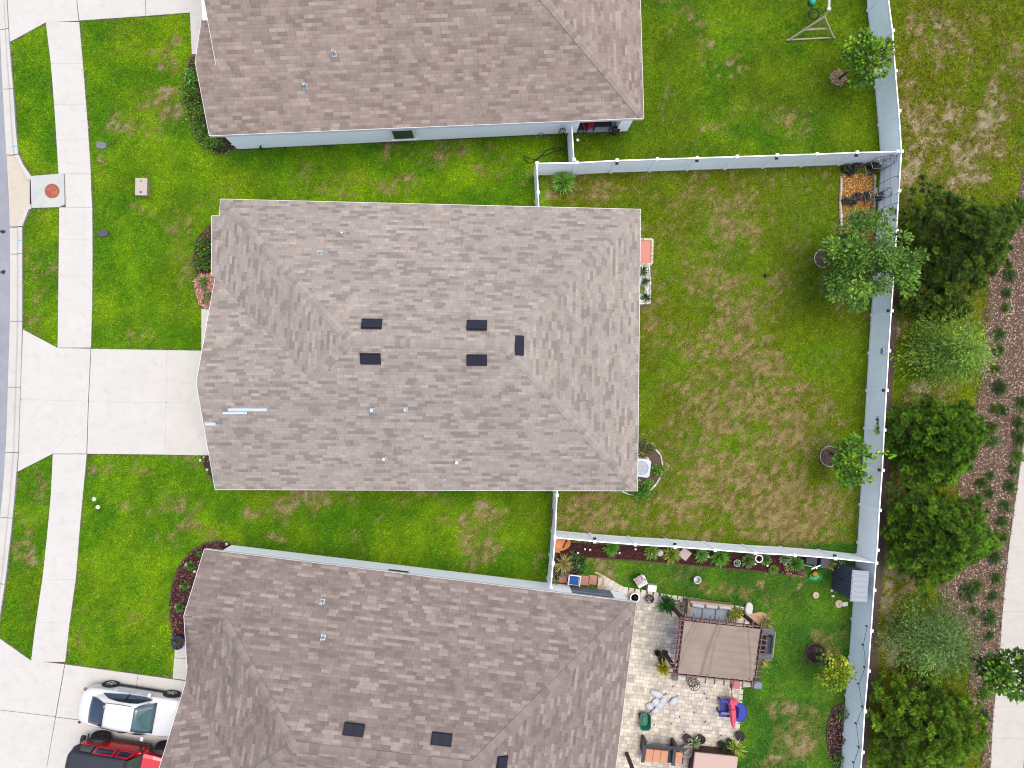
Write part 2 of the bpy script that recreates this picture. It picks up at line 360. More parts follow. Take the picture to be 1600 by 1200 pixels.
# dry, worn or bare spots in the turf: x, y, half width, half height, strength (photo pixels)
SPOTS = [(268, 62, 16, 14, .7), (258, 100, 22, 16, .7), (262, 160, 34, 26, .8), (190, 198, 26, 14, .7), (235, 205, 34, 12, .55), (155, 258, 14, 24, .7), (218, 166, 12, 10, .6), (235, 72, 12, 6, .6),
         (285, 345, 34, 22, .5), (290, 400, 26, 40, .3), (215, 520, 30, 14, .35), (60, 335, 18, 10, .7), (62, 420, 22, 40, .45), (58, 480, 22, 40, .4), (225, 330, 14, 9, .6),
         (165, 730, 30, 14, .6), (215, 735, 30, 10, .5), (290, 725, 24, 14, .45), (190, 790, 26, 14, .55), (280, 790, 50, 22, .5), (305, 830, 30, 16, .6), (270, 838, 30, 10, .45), (55, 760, 22, 20, .55), (45, 830, 18, 50, .35), (40, 860, 20, 40, .3),
         (180, 935, 20, 10, .4), (225, 960, 26, 10, .4), (125, 1000, 14, 12, .35), (195, 970, 12, 8, .3), (140, 905, 14, 10, .3),
         (395, 803, 40, 9, .95), (470, 790, 46, 20, .75), (500, 775, 30, 12, .6), (440, 830, 24, 18, .7), (520, 770, 60, 8, .5), (545, 845, 10, 8, .9), (612, 810, 20, 10, .45), (740, 810, 60, 18, .65), (780, 805, 40, 8, .75), (760, 850, 50, 24, .4), (745, 860, 26, 18, .5), (850, 880, 12, 20, .5), (640, 770, 100, 7, .35),
         (520, 300, 34, 12, .55), (480, 265, 30, 18, .4), (590, 232, 16, 12, .6), (560, 270, 40, 24, .35), (620, 285, 44, 18, .6), (700, 240, 50, 18, .45), (770, 265, 40, 24, .45), (830, 290, 24, 14, .4), (760, 228, 20, 12, .4), (850, 262, 20, 14, .5), (680, 225, 60, 8, .4),
         (1095, 66, 16, 8, .95), (1140, 80, 14, 10, .9), (1092, 90, 8, 10, .8), (1100, 112, 12, 8, .6), (1150, 112, 20, 10, .45), (1045, 50, 8, 16, .5), (1085, 25, 20, 14, .45), (1040, 145, 14, 30, .4), (1110, 210, 30, 14, .6), (1050, 180, 24, 14, .4), (1160, 170, 20, 14, .3), (1250, 190, 40, 30, .3),
         (905, 295, 50, 26, .75), (880, 300, 30, 20, .8), (965, 296, 46, 14, .5), (860, 300, 14, 22, .8),
         (1140, 345, 50, 40, .45), (1170, 360, 30, 20, .4), (1100, 440, 40, 40, .35), (1150, 470, 40, 30, .4), (1140, 520, 44, 46, .5), (1100, 560, 40, 30, .3), (1210, 440, 30, 40, .25), (1190, 560, 40, 30, .4), (1220, 570, 24, 20, .4),
         (1140, 640, 50, 40, .55), (1110, 660, 20, 30, .5), (1225, 640, 40, 50, .5), (1260, 600, 30, 20, .3), (1130, 735, 70, 40, .5), (1190, 770, 80, 50, .6), (1260, 790, 70, 50, .65), (1210, 820, 80, 26, .65), (1060, 790, 50, 26, .4), (925, 785, 56, 18, .8), (900, 810, 34, 16, .7), (960, 818, 60, 12, .5), (1100, 835, 60, 10, .6), (1270, 845, 60, 12, .5), (1250, 690, 60, 40, .45), (1300, 640, 20, 30, .25), (1020, 470, 20, 60, .2),
         (1160, 925, 34, 14, .7), (1110, 920, 18, 8, .6), (945, 880, 30, 12, .7), (950, 895, 24, 12, .6), (1240, 900, 12, 14, .8), (1225, 940, 30, 30, .35), (1195, 965, 18, 18, .6), (1250, 1150, 34, 46, .65), (1230, 1110, 40, 24, .6), (1290, 1010, 30, 24, .5), (1215, 1180, 30, 26, .5), (1265, 975, 14, 8, .5),
         (1415, 20, 14, 30, .6), (1460, 30, 24, 20, .6), (1480, 60, 40, 30, .5), (1462, 100, 10, 22, .8), (1425, 120, 20, 60, .7), (1490, 175, 15, 20, 1.3), (1560, 185, 18, 26, 1.1), (1555, 140, 26, 26, .7), (1580, 90, 24, 30, .6), (1440, 190, 26, 40, .6), (1500, 240, 30, 24, .95), (1520, 280, 40, 22, .95), (1440, 260, 30, 50, .75), (1545, 215, 26, 40, .8), (1470, 215, 24, 26, .7), (1420, 230, 14, 60, .7), (1490, 300, 40, 14, .8),
         (1410, 500, 20, 40, .7), (1440, 620, 30, 20, 1.0), (1400, 640, 14, 30, .9), (1415, 740, 24, 24, 1.0), (1400, 770, 20, 30, .7), (1480, 455, 30, 16, .7), (1395, 920, 20, 40, .9), (1410, 905, 26, 20, .9), (1395, 1010, 16, 34, .95), (1400, 1030, 14, 20, 1.1), (1440, 1070, 24, 14, 1.2), (1400, 1150, 26, 20, 1.1), (1385, 1170, 14, 30, .9), (1385, 870, 12, 30, .9), (1480, 600, 50, 20, .5)]
LUSH = [(60, 160, 40, 110), (200, 440, 60, 80), (230, 300, 80, 30), (600, 840, 90, 30), (680, 860, 70, 30), (700, 260, 200, 14), (560, 255, 30, 20), (1000, 215, 120, 22), (1300, 200, 60, 50), (1080, 120, 30, 70), (200, 900, 90, 60), (1010, 640, 20, 90), (1330, 600, 18, 200), (1260, 510, 60, 60), (1250, 950, 60, 60), (1180, 1140, 26, 60), (1000, 300, 70, 14), (920, 240, 22, 14)]
def turf(px, py):
    """dryness 0..1.6, and the turf's own colour (albedo), at photo pixels px,py on the ground"""
    back = (px > 862) & (px < FENCE_BASE_X(py)) & (py > 255) & (py < 850)
    beyond = px > FENCE_BASE_X(py) + 10
    low = (px > 862) & (py > 850) & ~beyond; up = (px > 862) & (py < 255) & ~beyond
    FN = .55 * fbm(px, py, 7, 91, 2) + .45 * fbm(px, py, 3.2, 93, 2)
    wx = px + 26 * (fbm(px, py, 26, 31, 3) - .5) * 2; wy = py + 26 * (fbm(px, py, 26, 47, 3) - .5) * 2
    d = np.where(back, .31, np.where(beyond, .17, np.where(low, .22, np.where(up, .17, .13))))
    d = d + np.where(back & (py > 600), .05, 0)
    d = d + (fbm(px, py, 60, 3, 4) - .5) * np.where(back, .7, np.where(beyond, .9, .5)) + (fbm(px, py, 8, 5, 3) - .5) * np.where(back, .95, np.where(beyond, 1.3, .5)) + (FN - .5) * np.where(back, 1.15, np.where(beyond, 1.1, .45))
    d = d - np.where(back, .16 * np.clip((1080 - px) / 120, 0, 1) * (py < 740) + .08 * (py < 430), 0)
    for x, y, rx, ry, s in SPOTS:
        e = np.clip(1.25 - (((wx - x) / rx) ** 2 + ((wy - y) / ry) ** 2), 0, 1)
        d = d + s * e * np.clip(3.4 * (FN - .29), -.1, 1.6)
    for x, y, rx, ry in LUSH:
        e = np.clip(1.2 - ((wx - x) / rx) ** 2 - ((wy - y) / ry) ** 2, 0, 1); d = d - .26 * e
    d = np.clip(d, 0, 1.6)
    n1 = fbm(px, py, 40, 21, 3); n2 = fbm(px, py, 5, 22, 3)
    g1 = np.array(GREEN_A); g2 = np.array(GREEN_B); g3 = np.array(GREEN_C)
    t = np.clip((n1 - .3) * 2, 0, 1)[..., None]
    g = g1 * (1 - t) + g2 * t
    olive = np.clip(np.where(back, .75, np.where(beyond, .8, np.where(low, .0, np.where(up, .35, .0)))) + (fbm(px, py, 70, 77, 2) - .5), 0, 1)[..., None]
    g = g * (1 - olive) + g3 * olive
    low_g = np.where(low, .76, np.where((py > 760) & (px > 380) & (px < 862), .86, np.where(up, .84, 1.0)))
    g = g * (.64 + .72 * n2)[..., None] * low_g[..., None] * np.where(low[..., None], np.array((.74, .93, 1.0)), 1.0) + np.where(low[..., None], np.array((0, 0, .012)), 0) * (1 + np.stack([.5 * (fbm(px, py, 14, 88, 2) - .5)] + [0 * n2] * 2, -1))
    g = np.where(beyond[..., None], g * np.array((1.15, 1.02, 1.0)), g); e = np.clip((d - .30) / .48, 0, 1)[..., None]
    tf = np.clip((.6 * fbm(px, py, 4.5, 95, 2) + .4 * FN - .36) * 3.6, 0, 1)[..., None]; tanc = np.array(TAN_A) * (1 - tf) + np.array(TAN_B) * tf
    c = g * (1 - e) + tanc * e
    e2 = np.clip((d - np.where(back, 1.6, .92)) / .3, 0, 1)[..., None]
    c = c * (1 - e2) + np.array(SAND) * e2
    return d, c
GREEN_A = (.084, .240, .001); GREEN_B = (.215, .385, .002); GREEN_C = (.140, .195, .002)
TAN_A = (.165, .142, .030); TAN_B = (.40, .305, .13); SAND = (.45, .37, .23)

# ------------------------------------------------------------------ ground sheet
def build_lawn():
    xs = np.concatenate([[-400, -250, -150], np.arange(-100, -26.5, 1.2), np.arange(-26, 28.01, .2), np.arange(29, 100, 1.2), [150, 250, 400]])
    ys = np.concatenate([[-400, -250, -150], np.arange(-100, -20.5, 1.2), np.arange(-20, 21.01, .2), np.arange(22, 100, 1.2), [150, 250, 400]])
    X, Y = np.meshgrid(xs, ys); px, py = to_px(X, Y)
    d, c = turf(px, py); c = c * np.where((np.abs(X - 1) < 26.6) & (np.abs(Y - .5) < 20.3), .39, .72)[..., None]
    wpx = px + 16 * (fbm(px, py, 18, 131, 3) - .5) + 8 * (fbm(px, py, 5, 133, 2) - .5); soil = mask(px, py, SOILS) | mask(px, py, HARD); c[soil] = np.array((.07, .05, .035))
    Z = np.where(np.abs(X) < 30, (fbm(X, Y, 2.2, 61, 3) - .5) * .05, 0) - .012
    nx, ny = len(xs), len(ys)
    Z = np.where(mask(px, py, HARD), -.03, Z)
    v = np.stack([X, Y, Z], -1).reshape(-1, 3)
    i = np.arange(nx * ny).reshape(ny, nx)
    f = np.stack([i[:-1, :-1], i[:-1, 1:], i[1:, 1:], i[1:, :-1]], -1).reshape(-1, 4)
    me = bpy.data.meshes.new('lawn'); me.vertices.add(len(v)); me.vertices.foreach_set('co', v.astype(np.float32).ravel())
    me.loops.add(f.size); me.loops.foreach_set('vertex_index', f.astype(np.int32).ravel())
    me.polygons.add(len(f)); me.polygons.foreach_set('loop_start', np.arange(0, f.size, 4, dtype=np.int32)); me.polygons.foreach_set('loop_total', np.full(len(f), 4, np.int32))
    A = me.color_attributes.new('Col', 'FLOAT_COLOR', 'POINT'); cc = np.concatenate([c.reshape(-1, 3), np.ones((len(v), 1))], 1)
    A.data.foreach_set('color', cc.astype(np.float32).ravel())
    t = NT('turf_base'); a = t.n('ShaderNodeAttribute'); a.attribute_name = 'Col'
    n = t.noise(9, 6, .7); k = t.ramp(n, [(.25, .55), (.75, 1.5)]); col = t.mix(1.0, a.outputs['Color'], k, 'MULTIPLY'); t.bump(t.noise(30, 4, .7), .6, .03)
    me.materials.append(t.done(col, .9, 0, .1)); me.update(calc_edges=True)
    o = bpy.data.objects.new('lawn', me); SC.collection.objects.link(o); tag(o, kind='structure')
build_lawn()

def build_grass():
    N = 330000
    x = RNG.uniform(-25.5, 27, N); y = RNG.uniform(-19.5, 20.5, N); px, py = to_px(x, y)
    ok = (px > -30) & (px < 1640) & (py > -40) & (py < 1240)
    x, y, px, py = x[ok], y[ok], px[ok], py[ok]
    wpx = px + 44 * (fbm(px, py, 22, 131, 3) - .5) + 22 * (fbm(px, py, 5, 133, 2) - .5); ok = ~(mask(px, py, HARD) | mask(px, py, SOILS[1:-5] + RINGS) | mask(wpx - 3, py, [MULCH]) | mask(px + 4 + .5 * (wpx - px), py, [BED_SOIL_SHADE])); x, y, px, py = x[ok], y[ok], px[ok], py[ok]
    d, c = turf(px, py)
    keep = RNG.random(len(x)) < np.clip(1.35 - d * .75, .12, 1); x, y, d, c, px = x[keep], y[keep], d[keep], c[keep], px[keep]
    n = len(x); K = 3
    x = np.repeat(x, K) + RNG.normal(0, .03, n * K); y = np.repeat(y, K) + RNG.normal(0, .03, n * K); c = np.repeat(c, K, 0); d = np.repeat(d, K)
    tall = 1 + .8 * (np.repeat(px, K) > 1400)
    n = len(x); z = (fbm(x, y, 2.2, 61, 3) - .5) * .05 - .02
    a = RNG.uniform(0, 2 * math.pi, n); tilt = RNG.uniform(.25, 1.25, n)
    dr = np.stack([np.cos(a) * np.sin(tilt), np.sin(a) * np.sin(tilt), np.cos(tilt)], 1)
    c = c * RNG.uniform(.45, 1.65, n)[:, None] * (1 + RNG.normal(0, .07, (n, 3)))
    st = RNG.random(n) < np.clip(.01 + .10 * d, 0, .2)
    c[st] = np.array((.30, .25, .08)) * RNG.uniform(.7, 1.25, (st.sum(), 1))
    o = leaves('grass', np.stack([x, y, z], 1), dr, RNG.uniform(.05, .125, n) * tall, RNG.uniform(.018, .034, n), np.clip(c, .003, 1), foliage_mat('grass_blade', .8, .2), kind='stuff', up=np.stack([-np.sin(a), np.cos(a), np.full(n, .05)], 1) * 0 + np.array([0, 0, 1.0]) + RNG.normal(0, .4, (n, 3)))
    tag(o, 'short mown green grass with dry tan patches around the houses', 'grass', kind='stuff')
build_grass()

# ------------------------------------------------------------------ concrete, asphalt, paving
def concrete(name, col, stain=.1):
    col = tuple(v * q for v, q in zip(col, (.757, .742, .706)))
    t = NT(name); a = t.noise(.7, 5, .6); b = t.noise(14, 4, .7); s = t.noise(2.4, 6, .65)
    k = t.math('MULTIPLY', t.math('MULTIPLY_ADD', a, stain * 1.6, 1 - stain * .8), t.math('MULTIPLY_ADD', b, .12, .94))
    k = t.math('MULTIPLY', k, t.ramp(s, [(.28, .90), (.5, 1.0)])); 
    k3 = t.n('ShaderNodeCombineXYZ'); [t.lk(k, k3.inputs[i]) for i in range(3)]
    t.bump(b, .15, .005); return t.done(t.mix(1.0, col, k3.outputs[0], 'MULTIPLY'), .85, 0, .2)
CONC = concrete('pale_concrete', (.47, .468, .455), .09); CURBC = concrete('kerb_concrete', (.445, .442, .425), .16)
BEIGE = concrete('beige_concrete', (.445, .41, .345), .1); GREYC = concrete('grey_concrete', (.40, .425, .415), .14)
BUFF = concrete('weathered_concrete', (.50, .49, .43), .14)
def asphalt():
    t = NT('asphalt'); b = t.noise(60, 3, .8); a = t.noise(1.2, 4)
    c = t.ramp(b, [(.3, (.105, .112, .125)), (.5, (.175, .186, .205)), (.72, (.28, .292, .315))]); k = t.ramp(a, [(.3, .9), (.7, 1.08)]); t.bump(b, .5, .01)
    return t.done(t.mix(1.0, c, k, 'MULTIPLY'), .9, 0, .2)
def st(name, mb, m, **k):
    o = mb.build(name, m, **k); return tag(o, kind='structure')
m = MB(); ys = list(range(-60, 1261, 20))
m.prism([G(-420, -60)] + [G(itp(ROAD_E, y) + .6, y) for y in ys] + [G(-420, 1260)], -.2, .0); st('road', m, asphalt())
# kerb and gutter, in cast lengths with open joints
joints = [-60, 46, 139, 242]; joints2 = [355, 397, 502, 605, 707, 809, 912, 1018, 1125, 1260]
m = MB(); fr = [0, .42, .52, .66, .74, 1.0]; hz = [.004, -.015, -.01, .06, .085, .085]
for js in (joints, joints2):
    for a, b in zip(js, js[1:]):
        n = max(3, int((b - a) / 18)); rows = []
        for q in range(n + 1):
            y = a + .45 + (b - a - .9) * q / n; p0 = G(itp(ROAD_E, y), y); p1 = G(itp(CURB_E, y), y)
            r = [p0.lerp(p1, f) for f in fr]; rows.append([(p.x, p.y, h) for p, h in zip(r, hz)] + [(p1.x, p1.y, -.2)])
        m.grid(rows)
        for r in (rows[0], rows[-1]): m.add(list(r) + [(r[0][0], r[0][1], -.2)], [tuple(range(len(r) + 1))])
st('kerb', m, CURBC)
m = MB(); m.prism(GL([(10.5, 243), (25, 243), (41, 271), (48, 282), (49.5, 320), (44, 322), (28, 354), (15.5, 354)]), -.2, .002); st('gutter_apron', m, BEIGE)
def strip(L, R, ycuts, name, mtl, z=.035, gap=.16):
    m = MB(); q = [ycuts[0] + .4 + (ycuts[-1] - ycuts[0] - .8) * k / 12 for k in range(13)]
    m.prism(GL([(itp(L, y) + .4, y) for y in q] + [(itp(R, y) - .4, y) for y in q[::-1]]), -.1, z - .01)
    for a, b in zip(ycuts, ycuts[1:]):
        n = max(1, int((b - a) / 25)); q = [a + gap + (b - a - 2 * gap) * k / n for k in range(n + 1)]
        m.prism(GL([(itp(L, y), y) for y in q] + [(itp(R, y), y) for y in q[::-1]]), -.12, z)
    return st(name, m, mtl, bevel=.008)
strip(WALK_W, WALK_E, [34.5, 99.5, 164, 219, 272], 'sidewalk', CONC)
strip([(101.8, 272), (103.3, 325)], WALK_E, [272, 324], 'sidewalk', CONC)
strip(WALK_W, WALK_E, [324, 375, 430, 486, 543.4], 'sidewalk', CONC)
strip(WALK_W, WALK_E, [709.4, 770, 842, 905, 972, 1034], 'sidewalk', CONC)
strip(EWALK_W, [(p[0] + 51, p[1] + 6) for p in EWALK_W], [520, 577, 634, 690, 752, 802, 855, 903, 955, 998, 1050, 1103, 1153, 1205, 1290], 'footpath', concrete('footpath_concrete', (.43, .415, .39), .12))
def slabs(name, polys, mtl=None, z=.036, fill=()):
    m = MB()
    for a, b in fill: A, B = G(*a), G(*b); m.bar((A.x, A.y, z - .035), (B.x, B.y, z - .035), .08, .05)
    for q in polys: m.prism(GL(q), -.12, z)
    return st(name, m, mtl or CONC, bevel=.008)
slabs('driveway', [[(36.5, 514.8), (90.5, 543.6), (142.2, 544.8), (138.2, 626.5), (32.6, 623.8), (34.5, 565)], [(32.6, 624.5), (138.2, 627.2), (135.6, 708.8), (83, 708.8), (28, 737), (30, 707)],
                   [(143.2, 544.9), (261, 547), (259.5, 629), (139.2, 627.2)], [(139.2, 627.8), (259.5, 629.8), (258, 710.3), (136.7, 708.9)], ], CONC, fill=(((34, 624.2), (138, 626.9)), ((139.5, 627.5), (259, 629.4))))
slabs('driveway', [[(261.7, 547), (315, 548), (420, 550), (420, 633), (260.2, 629)], [(260.2, 629.8), (420, 634), (420, 713), (258.7, 710.4)]], concrete('driveway_concrete', (.466, .462, .44), .12), fill=(((261.3, 547.5), (260, 629), ), ((260, 630), (258.4, 710)), ((261, 629.4), (420, 633.5))))
slabs('driveway', [[(12.3, 0), (16, 66), (72, 35.4), (123.3, 33), (120, 0), (113, -60), (8, -60)], [(124.4, 32.6), (228, 25.4), (226, -60), (114, -60), (120.8, 0)], [(228.6, 25.3), (297, 20), (420, 12), (420, -60), (226.6, -60)]])
slabs('driveway', [[(0, 997.5), (48.5, 1031.6), (101.3, 1037.6), (87, 1119), (-20, 1106), (-8, 1030)], [(-20, 1106.7), (87, 1119.7), (68, 1230), (55, 1300), (-55, 1300)],
                   [(102.4, 1037.8), (216, 1053.5), (204, 1134), (88, 1119.6)], [(216.6, 1053.6), (270, 1061), (420, 1082), (420, 1165), (204.6, 1134)], [(87.8, 1120.4), (204, 1134.8), (420, 1166), (400, 1300), (56, 1300)]])
slabs('front_walk', [PATH_A], CONC); slabs('front_walk', [PATH_B], CONC); slabs('front_walk', [[(275, 999), (310, 1001), (310, 1030), (272.6, 1027)], [(272.5, 1027.6), (310, 1030.6), (310, 1065), (270, 1059.6)]], concrete('walk_concrete', (.44, .44, .42), .1))

def pavers():
    t = NT('beige_pavers'); mp = t.n('ShaderNodeMapping'); mp.inputs['Rotation'].default_value = (0, 0, math.radians(7)); t.lk(t.coord(), mp.inputs[0])
    def brick(w, h, off, c1, c2, sq=1.0):
        b = t.n('ShaderNodeTexBrick'); b.offset = off; b.squash = sq; b.squash_frequency = 3
        b.inputs['Scale'].default_value = 1; b.inputs['Brick Width'].default_value = w; b.inputs['Row Height'].default_value = h; b.inputs['Mortar Size'].default_value = .007; b.inputs['Mortar Smooth'].default_value = .3
        b.inputs['Color1'].default_value = (*c1, 1); b.inputs['Color2'].default_value = (*c2, 1); b.inputs['Mortar'].default_value = (.17, .15, .13, 1); t.lk(mp.outputs[0], b.inputs['Vector']); return b
    b1 = brick(.29, .185, .5, (.46, .42, .34), (.30, .272, .238), .62); 
    big = t.noise(1.1, 4); c = t.mix(t.ramp(big, [(.45, 0), (.65, .6)]), b1.outputs[0], t.mix(1.0, b1.outputs[0], (.90, .89, .88), 'MULTIPLY'))
    v = t.n('ShaderNodeTexVoronoi'); v.inputs['Scale'].default_value = 3.2; t.lk(mp.outputs[0], v.inputs['Vector'])
    hs = t.ramp(v.outputs['Distance'], [(.1, 1.12), (.7, .82)]); c = t.mix(1.0, c, hs, 'MULTIPLY')
    g = t.ramp(t.noise(22, 4, .7), [(.3, .88), (.7, 1.1)]); c = t.mix(1.0, c, g, 'MULTIPLY')
    t.bump(t.math('MULTIPLY', b1.outputs['Fac'], -1), .4, .01); return t.done(c, .85, 0, .2)
PAV = pavers()
m = MB(); m.prism(GL(PATIO), -.1, .03); st('patio', m, PAV)
# kerb of single bricks along the lawn edge of the patio
m = MB(); edge = [(938, 902), (972, 921.5), (1010, 927.5), (1040, 933.5), (1085, 939.5), (1130, 946.5), (1172, 956)]
seg = []
for a, b in zip(edge, edge[1:]):
    A, B = G(*a), G(*b); n = max(1, int((B - A).length / .24)); seg += [(A.lerp(B, (k + .5) / n), (B - A)) for k in range(n)]
for p, d in seg:
    s = rnd.uniform(.85, 1.1); m.box((p.x, p.y, .02), (.236, .32, .055), math.atan2(d.y, d.x), col=(.66 * s, .61 * s, .53 * s))
for a, b in (((1158, 1076), (1153, 1130)), ((1153, 1130), (1147, 1200)), ((1147, 1200), (1142, 1260))):
    A, B = G(*a), G(*b); n = int((B - A).length / .24)
    for k in range(n):
        p = A.lerp(B, (k + .5) / n); s = rnd.uniform(.85, 1.1); m.box((p.x, p.y, .02), (.236, .2, .05), math.atan2((B - A).y, (B - A).x), col=(.6 * s, .55 * s, .47 * s))
st('patio_edging', m, pm('cast_brick', (1, 1, 1), .85, vcol=True, ns=10, na=.15), bevel=.01)

# planting beds: low mounded sheets
def bed(name, poly, col, z=.03, na=.35, ns=18):
    m = MB(); P = GL(poly); c = sum(P, Vector()) / len(P); ins = [c.lerp(p, .93) for p in P]; n = len(P)
    m.add([(p.x, p.y, -.06) for p in P] + [(p.x, p.y, z) for p in ins], [(i, (i + 1) % n, n + (i + 1) % n, n + i) for i in range(n)] + [tuple(range(n, 2 * n))])
    o = m.build(name, pm(name + '_mat' + str(col), col, .95, ns=ns, na=na, bump=.6, spec=.1))
    bm = o.data
    return tag(o, kind='structure')
def chips(name, poly, n, cols, size=(.05, .12), z=.035, label=None, wid=.4, tilt=.35):
    px = [p[0] for p in poly]; py = [p[1] for p in poly]
    X = RNG.uniform(min(px), max(px), n * 3); Y = RNG.uniform(min(py), max(py), n * 3); ok = pip(X, Y, poly); X, Y = X[ok][:n], Y[ok][:n]
    P = np.array([tuple(G(a, b)) for a, b in zip(X, Y)]); k = len(P); P[:, 2] = z + RNG.uniform(-.005, .03, k)
    a = RNG.uniform(0, 6.28, k); e = RNG.normal(0, tilt, k); d = np.stack([np.cos(a), np.sin(a), e], 1)
    c = np.array(cols)[RNG.integers(0, len(cols), k)] * RNG.uniform(.7, 1.3, (k, 1)); L = RNG.uniform(*size, k)
    o = leaves(name, P, d, L, L * wid, c, foliage_mat('loose_chips', .85, 0), kind='stuff', up=np.array([0, 0, 1.0]) + RNG.normal(0, .3, (k, 3)))
    return tag(o, label or 'loose wood chips', 'mulch', kind='stuff')
bed('mulch_strip', MULCH, (.115, .078, .055)); bed('flower_bed', BED_RED, (.045, .016, .016)); bed('flower_bed', BED_FRONT, (.048, .018, .017))
bed('mulch_bed', BED_GOLD, (.26, .13, .035)); bed('shrub_bed', BED_AC, (.11, .075, .05)); bed('gravel_bed', BED_GRAVEL, (.26, .13, .10)); bed('shrub_bed', BED_HEDGE, (.05, .04, .025))
bed('shrub_bed', BED_BUSH, (.06, .045, .028)); bed('shrub_bed', BED_CORNER, (.05, .035, .02)); bed('flower_bed', BED_OVAL, (.03, .018, .014)); m = MB(); m.prism(GL(BED_SOIL_SHADE), -.06, .012); st('soil_with_painted_shade', m, pm('soil_shade_brown', (.095, .065, .055), .95, ns=16, na=.4, bump=.5)); bed('pebble_bed', BED_WHITE, (.50, .51, .50))  # soil strip: the long fence's shadow is painted into its dark brown
bed('paver_pad', PAD_PINK, (.62, .26, .20), .035, .15, 30)
for q, c in zip(RINGS, ((.26, .17, .10), (.10, .075, .05), (.13, .09, .06), (.03, .02, .018))): bed('tree_ring', q, c)
chips('wood_chips', MULCH, 26000, [(.25, .165, .12), (.17, .105, .078), (.34, .25, .19), (.10, .06, .045), (.42, .35, .29), (.13, .08, .055)], (.05, .13), .03, 'pinkish brown wood chips strewn between the pines and the footpath')
chips('red_mulch', BED_RED, 3200, [(.06, .017, .018), (.09, .025, .025), (.035, .012, .014)], (.05, .12), .03, 'dark red mulch in the narrow bed along the white fence')
chips('red_mulch', BED_FRONT, 3000, [(.065, .02, .02), (.10, .03, .028), (.035, .013, .013), (.24, .15, .11)], (.05, .11), .03, 'dark red mulch in the crescent bed at the house corner')
chips('gold_mulch', BED_GOLD, 3000, [(.42, .22, .06), (.30, .14, .035), (.55, .34, .13), (.16, .07, .02)], (.05, .12), .03, 'golden yellow bark mulch in the fence corner')
chips('pink_gravel', BED_GRAVEL, 1500, [(.40, .18, .15), (.30, .14, .11), (.5, .30, .24)], (.04, .09), .03, 'pink gravel in front of the eave', .8)
chips('dry_leaves', BED_HEDGE, 1100, [(.20, .13, .08), (.12, .08, .05), (.28, .2, .13)], (.05, .1), .03, 'brown leaf litter beneath the hedge')
chips('dry_leaves', BED_OVAL, 900, [(.22, .11, .08), (.14, .07, .06), (.33, .22, .17), (.06, .035, .03)], (.05, .12), .03, 'reddish leaf litter in the oval bed at the fence')
chips('white_pebbles', BED_WHITE, 900, [(.62, .64, .64), (.5, .53, .54), (.72, .72, .7)], (.05, .09), .03, 'white pebbles in the framed bed at the house wall', .8)
for q, c, l in zip(RINGS, ((.40, .27, .16), (.16, .11, .07), (.2, .14, .09), (.05, .03, .025)), ('tan straw mulch round the young tree beside the white fence', 'brown mulch round the trunk of the largest garden tree', 'brown mulch inside the pale stone ring', 'dark soil round the small yellow green tree')):
    chips('ring_mulch', q, 260, [c, tuple(v * .6 for v in c), tuple(v * 1.4 for v in c)], (.05, .11), .035, l)
# ------------------------------------------------------------------ houses
PITCH = .45; EAVE = 2.72
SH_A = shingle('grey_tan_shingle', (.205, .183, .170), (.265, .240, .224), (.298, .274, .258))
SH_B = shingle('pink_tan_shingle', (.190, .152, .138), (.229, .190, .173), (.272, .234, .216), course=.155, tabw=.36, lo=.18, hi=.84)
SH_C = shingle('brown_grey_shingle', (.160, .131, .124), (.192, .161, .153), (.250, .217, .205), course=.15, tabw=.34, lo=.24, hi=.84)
WHITE_PAINT = pm('white_stucco', (.88, .89, .88), .8, ns=25, na=.04, bump=.1)
FASCIA = pm('white_fascia', (.56, .55, .53), .5, ns=3, na=.03)
SOFFIT = pm('white_soffit', (.70, .70, .69), .7)
BLACKP = pm('black_plastic', (.012, .013, .022), .7, ns=9, na=.1, spec=.15)
GALV = pm('galvanised_metal', (.36, .41, .44), .45, .6, ns=20, na=.15)
GLASS_DK = pm('dark_window_glass', (.03, .04, .05), .3, 0, spec=.4)
def plane_from(P, Q, p=PITCH):
    """roof plane rising at pitch p from the eave P-Q; inward is to the left of P->Q"""
    d = (Q - P); d.z = 0; d.normalize(); n = Vector((-d.y, d.x, 0)); N = Vector((-n.x * p, -n.y * p, 1)).normalized()
    return P, N, d, n
def on_plane(pl, px, py):
    o, d = ray(px, py); t = (pl[0] - o).dot(pl[1]) / d.dot(pl[1]); return o + d * t
def roof_uv(P, d, n, pts):
    out = []
    for q in pts:
        r = q - P; h = Vector((r.x, r.y, 0)); u = h.dot(d); v = h.dot(n); out.append((u + 40, math.copysign(math.hypot(v, r.z), v) + 40))
    return out
def add_face(m, pts, P, d, n, mi=0):
    a = Vector()                                                 # keep the normal up
    for i in range(len(pts)): a += pts[i].cross(pts[(i + 1) % len(pts)])
    if a.z < 0: pts = pts[::-1]
    m.add(pts, [tuple(range(len(pts)))], mi, uvs=[roof_uv(P, d, n, pts)])
def fascia(m, a, b, h=.2, t=.011, top=.002):
    a, b = Vector(a), Vector(b); d = b - a; w = Vector((d.y, -d.x, 0)).normalized() * t
    vs = [a + w * q + Vector((0, 0, z)) for z in (top, -h) for q in (-.4, 1)] + [b + w * q + Vector((0, 0, z)) for z in (top, -h) for q in (-.4, 1)]
    m.add(vs, [(0, 1, 5, 4), (2, 6, 7, 3), (1, 3, 7, 5), (0, 4, 6, 2), (0, 2, 3, 1), (4, 5, 7, 6)])
